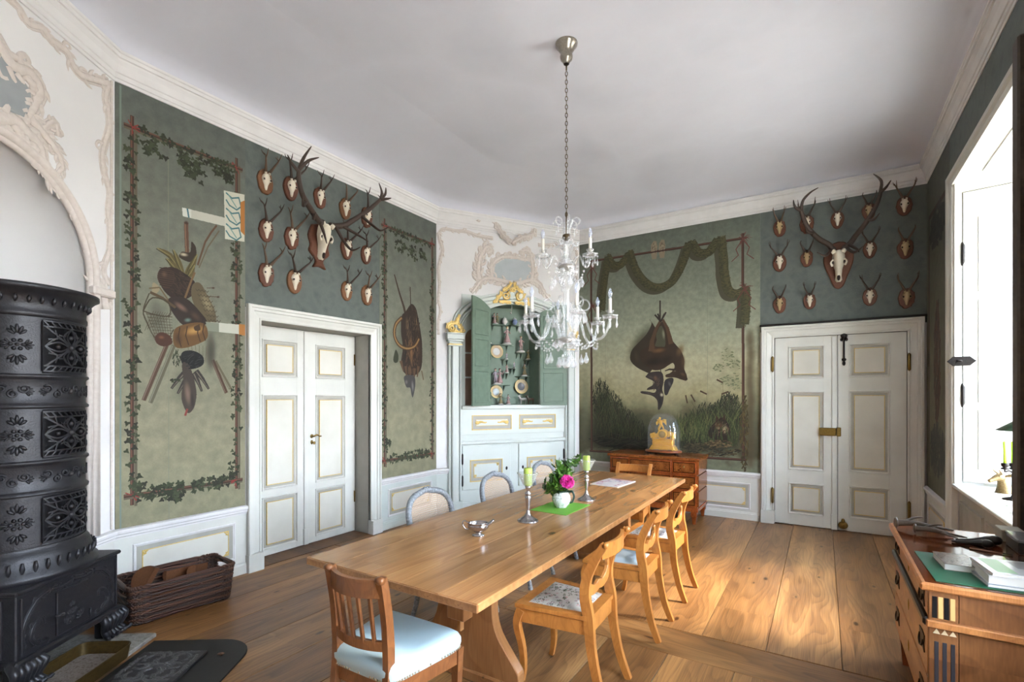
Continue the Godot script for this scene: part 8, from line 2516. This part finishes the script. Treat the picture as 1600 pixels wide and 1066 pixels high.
func desk_things() -> void:
	var Y := 0.8198
	solo("green_mat", G.new().box(Vector3(0, 0.002, 0), Vector3(0.50, 0.004, 0.46), 0.001), plain(Color(0.03, 0.33, 0.22), 0.6), "dark green desk mat on the inlaid chest of drawers", "mat", Vector3(0.645, Y, -2.935), Vector3(0, 0.03, 0))
	var book := func(label: String, at: Vector3, size: Vector3, turn: float, cover: Material, marks: Array) -> void:
		var b := thing("book", label, "book", at, turn, "books on the green mat")
		part("pages", G.new().box(Vector3(0, size.y / 2, 0), Vector3(size.x - 0.006, size.y - 0.003, size.z - 0.006)), plain(Color(0.80, 0.79, 0.77), 0.8), b)
		part("front_cover", G.new().box(Vector3(0, size.y - 0.001, 0), Vector3(size.x, 0.002, size.z), 0.0005), cover, b)
		part("back_cover", G.new().box(Vector3(0, 0.001, 0), Vector3(size.x, 0.002, size.z), 0.0005), cover, b)
		for m in marks:
			part("cover_print", G.new().span(Vector3(m[0] * size.x, size.y, m[1] * size.z), Vector3(m[2] * size.x, size.y + 0.0004, m[3] * size.z)), plain(m[4], 0.3), b)
	var gloss := plain(Color(0.82, 0.83, 0.84), 0.12)
	var grey := mottled([Color(0.38, 0.36, 0.34), Color(0.55, 0.50, 0.46), Color(0.30, 0.28, 0.27)], 0.03, 161, 5.0, 0.2)
	book.call("small grey paperback lying on the dark green mat", Vector3(0.515, Y + 0.004, -2.985), Vector3(0.125, 0.028, 0.20), 0.06, grey, [])
	book.call("pale magazine at the bottom of the stack on the green mat", Vector3(0.70, Y + 0.004, -2.84), Vector3(0.29, 0.012, 0.22), 0.10, plain(Color(0.62, 0.64, 0.66), 0.25), [])
	book.call("thick white book in the middle of the stack on the green mat", Vector3(0.705, Y + 0.0165, -2.84), Vector3(0.285, 0.034, 0.215), 0.06, gloss, [])
	book.call("white magazine with green stripe on top of the stack", Vector3(0.71, Y + 0.051, -2.845), Vector3(0.29, 0.014, 0.225), 0.12, gloss, [[-0.42, -0.45, -0.20, 0.42, Color(0.42, 0.62, 0.42)], [-0.10, -0.40, 0.30, 0.05, Color(0.42, 0.42, 0.46)], [0.05, 0.15, 0.48, 0.40, Color(0.22, 0.23, 0.28)]])
	# loose antlers
	for q in [["greyish antler with pale curved tine lying at the chest's far end", Vector3(0.47, Y + 0.012, -3.66), 0.1, 1.0], ["brown antler lying in front of the greyish one", Vector3(0.53, Y + 0.012, -3.55), -0.2, 0.85]]:
		var g := G.new().smooth()
		var p := curve(v3([[-0.10, 0.02, 0.0], [-0.03, 0.03, 0.02], [0.06, 0.022, 0.03], [0.15, 0.012, 0.02]]), 5)
		g.tube(p, taper(p.size(), 0.020, 0.014, 0.004), 8)
		g.tube(curve(v3([[-0.07, 0.025, 0.0], [-0.02, 0.05, -0.03], [0.03, 0.058, -0.045]]), 4), taper(9, 0.011, 0.003), 7)
		g.tube(curve(v3([[0.02, 0.025, 0.02], [0.06, 0.02, 0.06], [0.11, 0.012, 0.075]]), 4), taper(9, 0.010, 0.003), 7)
		g.smooth().at(Vector3(-0.105, 0.022, 0), Vector3(0, 0, PI / 2)).lathe([[0.0, -0.006], [0.026, -0.006], [0.030, 0.0], [0.026, 0.006], [0.012, 0.010], [0.0, 0.011]], 16, 0, TAU, 9, 0.08)
		var o := solo("shed_antler", g, relief(mottled([Color(0.22, 0.18, 0.15), Color(0.38, 0.33, 0.28), Color(0.30, 0.25, 0.21)], 0.06, 162, 8.0, 0.55), 0.2, 163, 2.0), q[0], "antler", q[1], Vector3(0, q[2], 0), "antlers on the chest of drawers")
		o.scale = Vector3.ONE * q[3]
	# dark rounded handles and a magnifier-like pointer
	for q in [["black round-ended horn ornament beside the shed antlers", Vector3(0.69, Y, -3.50), 0.15, 1.0], ["smaller black horn ornament before the round-ended one", Vector3(0.655, Y, -3.44), -0.25, 0.85]]:
		var g := G.new().smooth()
		var p := curve(v3([[-0.09, 0.008, 0.0], [-0.04, 0.012, 0.005], [0.01, 0.020, 0.0], [0.045, 0.026, 0.0], [0.075, 0.02, 0.0]]), 4)
		g.tube(p, taper(p.size(), 0.007, 0.014, 0.024), 9)
		g.ball(Vector3(0.07, 0.0252, 0), Vector3(0.032, 0.025, 0.030), 12, 8)
		var o := solo("horn_ornament", g, plain(Color(0.030, 0.026, 0.026), 0.35), q[0], "ornament", q[1], Vector3(0, q[2], 0), "black horns on the chest of drawers")
		o.scale = Vector3.ONE * q[3]
	var pen := thing("pencil", "pale pencil with patterned end lying behind the magazines", "pencil", Vector3(0.70, Y + 0.0045, -3.34), -0.25)
	part("shaft", G.new().smooth().tube(v3([[-0.07, 0, 0], [0.05, 0, 0]]), 0.0042, 7), plain(Color(0.55, 0.42, 0.36), 0.5), pen)
	part("tip", G.new().smooth().tube(v3([[0.05, 0, 0], [0.085, 0, 0]]), 0.0045, 7), plain(Color(0.12, 0.12, 0.13), 0.4), pen)
	# boxes by the wall
	var b := thing("lidded_box", "dark box with pale lid standing by the window pier", "box", Vector3(0.862, Y, -3.46), 0.0)
	part("body", G.new().box(Vector3(0, 0.03, 0), Vector3(0.10, 0.06, 0.20), 0.004), plain(Color(0.11, 0.10, 0.11), 0.4), b)
	part("lid", G.new().box(Vector3(0, 0.066, 0), Vector3(0.108, 0.016, 0.208), 0.004), plain(Color(0.50, 0.50, 0.51), 0.25), b)
	var c := thing("card_box", "small pale card box behind the dark lidded box", "box", Vector3(0.855, Y, -3.68), 0.0)
	part("body", G.new().box(Vector3(0, 0.027, 0), Vector3(0.09, 0.054, 0.12), 0.003), plain(Color(0.66, 0.64, 0.58), 0.6), c)
	part("lid", G.new().box(Vector3(0, 0.058, 0), Vector3(0.096, 0.010, 0.126), 0.003), plain(Color(0.72, 0.70, 0.65), 0.6), c)

# ---------------------------------------------------------------- things on the table and the window sill
func silver_mat() -> StandardMaterial3D:
	return mottled([Color(0.62, 0.60, 0.60), Color(0.74, 0.72, 0.72)], 0.06, 171, 6.0, 0.22, 0.95)

func table_things() -> void:
	var Y := 0.7605
	var sv := silver_mat()
	# silver cream jug
	var t := thing("cream_jug", "small silver cream jug with spout near the spindle-backed chair", "jug", Vector3(-1.74, Y, -2.385), 0.55)
	t.scale = Vector3.ONE * 1.15
	var g := G.new().smooth()
	var prof := [[0.0, 0.0], [0.026, 0.0], [0.026, 0.005], [0.012, 0.012], [0.010, 0.018], [0.030, 0.028], [0.043, 0.042], [0.044, 0.056], [0.040, 0.066], [0.043, 0.070]]
	g.at(Vector3.ZERO, Vector3.ZERO, Vector3(1.25, 1, 0.92)).lathe(prof, 28)
	g.lathe([[0.043, 0.070], [0.040, 0.069], [0.041, 0.054], [0.028, 0.032], [0.0, 0.028]], 28)
	part("bowl", g, sv, t)
	g = G.new().smooth()
	for i in 5:
		var u := (i - 2) * 0.35
		g.tube(curve(v3([[0.036, 0.045, u * 0.012], [0.058, 0.064, u * 0.020], [0.080, 0.083, u * 0.012]]), 4), taper(9, 0.009, 0.007, 0.005), 6)
	part("spout", g, sv, t)
	part("handle", G.new().smooth().tube(curve(v3([[-0.050, 0.066, 0], [-0.074, 0.078, 0], [-0.082, 0.060, 0], [-0.066, 0.036, 0], [-0.048, 0.034, 0]]), 4), 0.0035, 6), sv, t)
	# candlesticks
	var lime := mottled([Color(0.62, 0.72, 0.26), Color(0.70, 0.78, 0.36)], 0.05, 172, 6.0, 0.5)
	lime.subsurf_scatter_enabled = false
	var frost := plain(Color(0.90, 0.92, 0.92, 0.14), 0.06, 0.0, 0.7)
	frost.transparency = BaseMaterial3D.TRANSPARENCY_ALPHA
	for q in [[Vector3(-1.66, Y, -2.835), "silver candlestick with fluted glass cup between cream jug and green mat"], [Vector3(-1.60, Y, -3.66), "silver candlestick with fluted glass cup between flower jug and magazine"]]:
		var c := thing("candlestick", q[1], "candlestick", q[0], 0.3, "silver candlesticks on the oak table")
		part("foot", G.new().smooth().lathe([[0.0, 0.0], [0.070, 0.0], [0.071, 0.006], [0.066, 0.012], [0.058, 0.015], [0.042, 0.026], [0.026, 0.038], [0.015, 0.056], [0.012, 0.07]], 28, 0, TAU, 8, 0.02), sv, c)
		part("stem", G.new().smooth().lathe([[0.012, 0.07], [0.010, 0.08], [0.013, 0.09], [0.016, 0.12], [0.021, 0.155], [0.022, 0.165], [0.014, 0.172], [0.022, 0.180], [0.020, 0.190], [0.011, 0.198], [0.012, 0.205], [0.018, 0.222], [0.021, 0.236], [0.0, 0.237]], 24, 0, TAU, 8, 0.03), sv, c)
		part("glass_cup", G.new().smooth().lathe([[0.018, 0.236], [0.030, 0.245], [0.042, 0.27], [0.056, 0.305], [0.068, 0.325], [0.066, 0.326], [0.053, 0.306], [0.039, 0.272], [0.028, 0.250]], 36, 0, TAU, 9, 0.10), frost, c)
		var k := thing("pillar_candle", "lime green candle in the %s" % ("candlestick nearer the cream jug" if q[0].z > -3.0 else "candlestick nearer the magazine"), "candle", q[0] + Vector3(0, 0.2385, 0), 0.0, "lime candles on the oak table")
		part("wax", G.new().smooth().lathe([[0.0, 0.0], [0.020, 0.0], [0.0275, 0.012], [0.0285, 0.112], [0.025, 0.117], [0.0, 0.114]], 24), lime, k)
		part("wick", G.new().tube(v3([[0, 0.112, 0], [0.001, 0.126, 0.001]]), 0.0014, 5), M.gap, k)
	# green place mat, flower jug
	solo("place_mat", G.new().box(Vector3(0, 0.0015, 0), Vector3(0.295, 0.003, 0.40), 0.0008), plain(Color(0.34, 0.56, 0.13), 0.75), "bright green place mat under the flower jug", "mat", Vector3(-1.655, Y, -3.315), Vector3(0, -0.03, 0))
	var china := floral(31, Color(0.84, 0.85, 0.83), [Color(0.74, 0.76, 0.80), Color(0.62, 0.66, 0.62)], Color(0.50, 0.58, 0.50))
	china.roughness = 0.15
	china.uv1_scale = Vector3.ONE * 4.0
	var rim := plain(Color(0.12, 0.22, 0.17), 0.2)
	var at := Vector3(-1.655, Y + 0.0032, -3.32)
	var v := thing("flower_jug", "round white china jug with green handle on the bright green mat", "jug", at, 0.3)
	part("body", G.new().smooth().lathe([[0.0, 0.0], [0.040, 0.0], [0.041, 0.006], [0.058, 0.025], [0.070, 0.055], [0.068, 0.085], [0.055, 0.108], [0.050, 0.118], [0.053, 0.126], [0.048, 0.124], [0.046, 0.112], [0.06, 0.085], [0.0, 0.02]], 32), china, v)
	part("rim_line", G.new().smooth().lathe([[0.051, 0.117], [0.0545, 0.124], [0.054, 0.128], [0.048, 0.126]], 32), rim, v)
	part("handle", G.new().smooth().tube(curve(v3([[0.050, 0.118, 0.0], [0.082, 0.120, 0.0], [0.095, 0.085, 0.0], [0.082, 0.045, 0.0], [0.062, 0.035, 0.0]]), 5), 0.008, 8), rim, v)
	var rng := RandomNumberGenerator.new()
	rng.seed = 77
	var b := thing("flower_bunch", "bunch of ivy and garden leaves with one magenta peony in the china jug", "flowers", at + Vector3(0, 0.06, 0), 0.0)
	var greens := [Color(0.24, 0.40, 0.12), Color(0.34, 0.52, 0.17), Color(0.46, 0.62, 0.26), Color(0.18, 0.29, 0.12)]
	var lm := []
	for c in greens:
		var m := plain(c, 0.45)
		m.backlight_enabled = true
		m.backlight = c * 0.4
		lm.append(m)
	var leaf := func() -> ArrayMesh:
		var h := G.new().smooth()
		var pts := [[0, 0], [0.010, 0.004], [0.019, 0.016], [0.013, 0.022], [0.016, 0.034], [0.007, 0.036], [0.0, 0.054]]
		for s in [-1.0, 1.0]:
			for i in pts.size() - 1:
				var p := Vector3(pts[i][0] * s, pts[i][1], -absf(pts[i][0]) * 0.35)
				var q := Vector3(pts[i + 1][0] * s, pts[i + 1][1], -absf(pts[i + 1][0]) * 0.35)
				h.tri(Vector3(0, pts[i][1], 0), p, q)
				h.tri(Vector3(0, pts[i][1], 0), q, Vector3(0, pts[i + 1][1], 0))
		return h.mesh()
	var leaf_mesh: ArrayMesh = leaf.call()
	var tips := [[-0.05, 0.16, 0.0], [-0.035, 0.25, -0.03], [-0.08, 0.09, 0.05], [-0.09, 0.045, 0.06], [0.0, 0.17, 0.05], [0.045, 0.15, 0.02], [0.05, 0.26, -0.06], [0.02, 0.12, 0.08], [-0.02, 0.11, 0.08], [0.06, 0.11, 0.05], [-0.065, 0.13, 0.03], [0.09, 0.29, -0.05], [-0.03, 0.19, -0.04]]
	for q in tips:
		var e := Vector3(q[0], q[1], q[2])
		var c := curve([Vector3(e.x * 0.15, -0.03, e.z * 0.15), Vector3(e.x * 0.35, e.y * 0.5 + 0.02, e.z * 0.35), e], 5)
		part("stem", G.new().smooth().tube(c, 0.0022, 5), lm[0], b)
		for i in 15:
			var p: Vector3 = c[mini(c.size() - 1, 4 + i % 7)]
			var l := part("leaf", leaf_mesh, lm[rng.randi() % 4], b)
			var s := rng.randf_range(0.9, 1.7)
			l.transform = Transform3D(Basis.from_euler(Vector3(rng.randf_range(-1.6, 0.9), rng.randf_range(-PI, PI), rng.randf_range(-0.9, 0.9))).scaled_local(Vector3.ONE * s), p + Vector3(rng.randf_range(-1, 1), rng.randf_range(-0.6, 1), rng.randf_range(-1, 1)) * 0.028)
	var petal := G.new().smooth()
	for i in 4:
		for j in 4:
			var pq := func(a: int, k: int) -> Vector3:
				var x := (a - 2) / 2.0
				var yy := k / 4.0
				return Vector3(x * 0.020 * sin(minf(yy * 1.15 + 0.15, 1.0) * PI * 0.75), yy * 0.034, 0.012 * (yy * yy) - 0.010 * x * x * yy + 0.002 * sin(x * 9.0) * yy)
			petal.quad(pq.call(i, j), pq.call(i + 1, j), pq.call(i + 1, j + 1), pq.call(i, j + 1))
	var pm := petal.mesh()
	var pinks := [plain(Color(0.80, 0.12, 0.52), 0.5), plain(Color(0.87, 0.24, 0.62), 0.5), plain(Color(0.70, 0.07, 0.42), 0.5)]
	var heart := Vector3(0.075, 0.145, 0.055)
	var face := Basis.from_euler(Vector3(0.9, 0.75, 0.0))
	for ring in 4:
		for i in [5, 8, 9, 10][ring]:
			var a: float = TAU * i / [5, 8, 9, 10][ring] + ring * 0.4
			var o := part("petal", pm, pinks[(i + ring) % 3], b)
			o.transform = Transform3D(face * Basis.from_euler(Vector3(0, a, 0)) * Basis.from_euler(Vector3(0.15 + 0.38 * ring, 0, 0)), heart).scaled_local(Vector3.ONE * (1.05 + 0.16 * ring))
	var white_m := plain(Color(0.85, 0.86, 0.82), 0.5)
	for i in 6:
		var o := part("petal", pm, white_m, b)
		o.transform = Transform3D(Basis.from_euler(Vector3(0.3, TAU * i / 6, 0)) * Basis.from_euler(Vector3(0.7, 0, 0)), Vector3(0.09, 0.30, -0.05)).scaled_local(Vector3.ONE * 0.9)
	# magazine
	var im := Image.create(256, 360, false, Image.FORMAT_RGB8)
	im.fill(Color(0.80, 0.77, 0.78))
	for i in 46:
		var c := Vector2(rng.randf_range(20, 236), rng.randf_range(30, 330))
		for j in 14:
			var p := c + Vector2(rng.randfn(), rng.randfn()) * 9.0
			im.fill_rect(Rect2i(int(p.x), int(p.y), rng.randi_range(3, 9), rng.randi_range(3, 8)), [Color(0.62, 0.24, 0.38), Color(0.58, 0.64, 0.72), Color(0.44, 0.48, 0.60), Color(0.70, 0.46, 0.54), Color(0.86, 0.86, 0.85)][i % 5])
	im.fill_rect(Rect2i(20, 10, 216, 18), Color(0.62, 0.28, 0.36))
	var mm := plain(Color.WHITE, 0.25)
	mm.albedo_texture = ImageTexture.create_from_image(im)
	var mg := thing("magazine", "flower-printed magazine lying near the table's far end", "magazine", Vector3(-1.695, Y, -4.51), -0.10)
	part("pages", G.new().box(Vector3(0, 0.003, 0), Vector3(0.282, 0.006, 0.395)), plain(Color(0.82, 0.81, 0.80), 0.7), mg)
	var plane := PlaneMesh.new()
	plane.size = Vector2(0.285, 0.40)
	var cov := part("cover", plane, mm, mg)
	cov.position.y = 0.0065

func sill_things() -> void:
	var Y := 0.831
	# brass stag head
	var brass := mottled([Color(0.30, 0.23, 0.13), Color(0.44, 0.36, 0.22), Color(0.50, 0.45, 0.37)], 0.05, 181, 6.0, 0.42, 0.6)
	var t := thing("brass_deer_head", "small brass deer head standing on the window sill", "figurine", Vector3(1.19, Y, -5.34), 0.55)
	var g := G.new().smooth()
	g.tube(curve(v3([[0.030, 0.004, 0.0], [0.026, 0.04, 0.0], [0.018, 0.08, 0.0], [0.006, 0.112, 0.0]]), 4), taper(13, 0.060, 0.040, 0.027), 14)
	part("neck", g, brass, t)
	g = G.new().smooth()
	g.tube(curve(v3([[0.022, 0.112, 0.0], [0.0, 0.122, 0], [-0.035, 0.118, 0], [-0.068, 0.104, 0], [-0.088, 0.096, 0], [-0.096, 0.094, 0]]), 4), [0.014, 0.022, 0.027, 0.030, 0.031, 0.031, 0.030, 0.028, 0.025, 0.022, 0.020, 0.018, 0.0165, 0.0155, 0.015, 0.0145, 0.014, 0.0135, 0.013, 0.011, 0.006], 12)
	for s in [-1.0, 1.0]:
		g.ball(Vector3(-0.028, 0.130, s * 0.022), Vector3(0.008, 0.007, 0.006), 8, 6)
	part("head", g, brass, t)
	for s in [-1.0, 1.0]:
		part("ear", G.new().smooth().tube(curve(v3([[0.012, 0.132, s * 0.018], [0.036, 0.142, s * 0.045], [0.066, 0.140, s * 0.066]]), 4), taper(9, 0.006, 0.014, 0.002), 8), brass, t)
		part("horn", G.new().smooth().tube(curve(v3([[-0.002, 0.142, s * 0.012], [-0.016, 0.160, s * 0.022], [-0.040, 0.184, s * 0.026]]), 3), taper(7, 0.008, 0.0035), 6), brass, t)
	# candelabrum with two lime tapers
	var dark := mottled([Color(0.10, 0.09, 0.09), Color(0.20, 0.17, 0.15)], 0.05, 182, 6.0, 0.4, 0.7)
	var at := Vector3(1.186, Y, -5.03)
	var c := thing("candelabrum", "dark metal candelabrum with curved arms behind the brass deer head", "candelabrum", at, 0.5)
	c.scale = Vector3.ONE * 1.2
	part("foot", G.new().smooth().lathe([[0.0, 0.0], [0.05, 0.0], [0.048, 0.008], [0.012, 0.018], [0.007, 0.03], [0.007, 0.165], [0.012, 0.175], [0.0, 0.18]], 20), dark, c)
	var F := Transform3D(Basis(Vector3.UP, 0.5), at)
	var n := 0
	for x in [-0.046, 0.0, 0.046]:
		part("arm", G.new().smooth().tube(curve(v3([[0, 0.165, 0], [x * 0.5, 0.168 + 0.01, 0], [x, 0.172, 0], [x, 0.19, 0]]), 4), 0.005, 7), dark, c)
		part("socket", G.new().smooth().at(Vector3(x, 0.185, 0)).lathe([[0.0, 0.0], [0.020, 0.002], [0.022, 0.008], [0.010, 0.014], [0.018, 0.022], [0.019, 0.040], [0.016, 0.041], [0.0, 0.038]], 18), dark, c)
		solo("taper_candle", G.new().smooth().tube(v3([[0, 0, 0], [0.0, 0.08, 0.0], [-0.004, 0.155, 0.0], [-0.004, 0.16, 0.0]]), [0.0105, 0.010, 0.0085, 0.002], 10), plain(Color(0.60, 0.72, 0.16), 0.5), "lime taper in the candelabrum's %s socket" % ["first, nearest the brass deer head's side of the sill", "middle", "last, nearest the reading lamp"][n], "candle", F * Vector3(x * 1.2, 0.2705, 0), Vector3.ZERO, "lime tapers on the window sill")
		n += 1
	# reading lamp
	var l := thing("reading_lamp", "reading lamp with green metal cone shade on the window sill", "lamp", Vector3(1.30, Y, -5.11), 0.0)
	part("base", G.new().smooth().lathe([[0.0, 0.0], [0.07, 0.0], [0.07, 0.012], [0.02, 0.022], [0.0, 0.023]], 24), dark, l)
	part("pole", G.new().smooth().tube(v3([[0, 0.02, 0], [0, 0.61, 0]]), 0.008, 8), dark, l)
	part("shade", G.new().smooth().lathe([[0.188, 0.505], [0.19, 0.508], [0.06, 0.60], [0.03, 0.625], [0.0, 0.63]], 32).lathe([[0.0, 0.625], [0.028, 0.62], [0.058, 0.597], [0.188, 0.505]], 32), plain(Color(0.20, 0.28, 0.20), 0.4), l)
	part("bulb", G.new().smooth().ball(Vector3(0, 0.53, 0), Vector3(0.025, 0.035, 0.025), 10, 8), plain(Color(0.85, 0.85, 0.82), 0.3), l)
	# knife and little box
	var k := thing("paper_knife", "pale paper knife lying across the window sill's edge", "knife", Vector3(1.055, Y + 0.004, -4.68), 0.9)
	part("blade", G.new().prism(PackedVector2Array([Vector2(-0.09, -0.006), Vector2(0.02, -0.007), Vector2(0.02, 0.007), Vector2(-0.08, 0.006)]), -0.001, 0.001).at(Vector3.ZERO), plain(Color(0.70, 0.72, 0.62), 0.4), k)
	part("handle", G.new().smooth().tube(v3([[0.02, 0, 0], [0.09, 0, 0]]), 0.006, 7), plain(Color(0.35, 0.36, 0.28), 0.5), k)
	for p in k.get_children():
		p.rotation.x = -PI / 2 if p.name == "blade" else 0.0
	var b := thing("sill_box", "small stone-grey box on the window sill beside the paper knife", "box", Vector3(1.115, Y, -4.47), 0.1)
	part("body", G.new().box(Vector3(0, 0.035, 0), Vector3(0.09, 0.07, 0.12), 0.004), plain(Color(0.42, 0.41, 0.38), 0.7), b)
	part("lid", G.new().box(Vector3(0, 0.076, 0), Vector3(0.095, 0.012, 0.125), 0.003), plain(Color(0.50, 0.49, 0.46), 0.7), b)
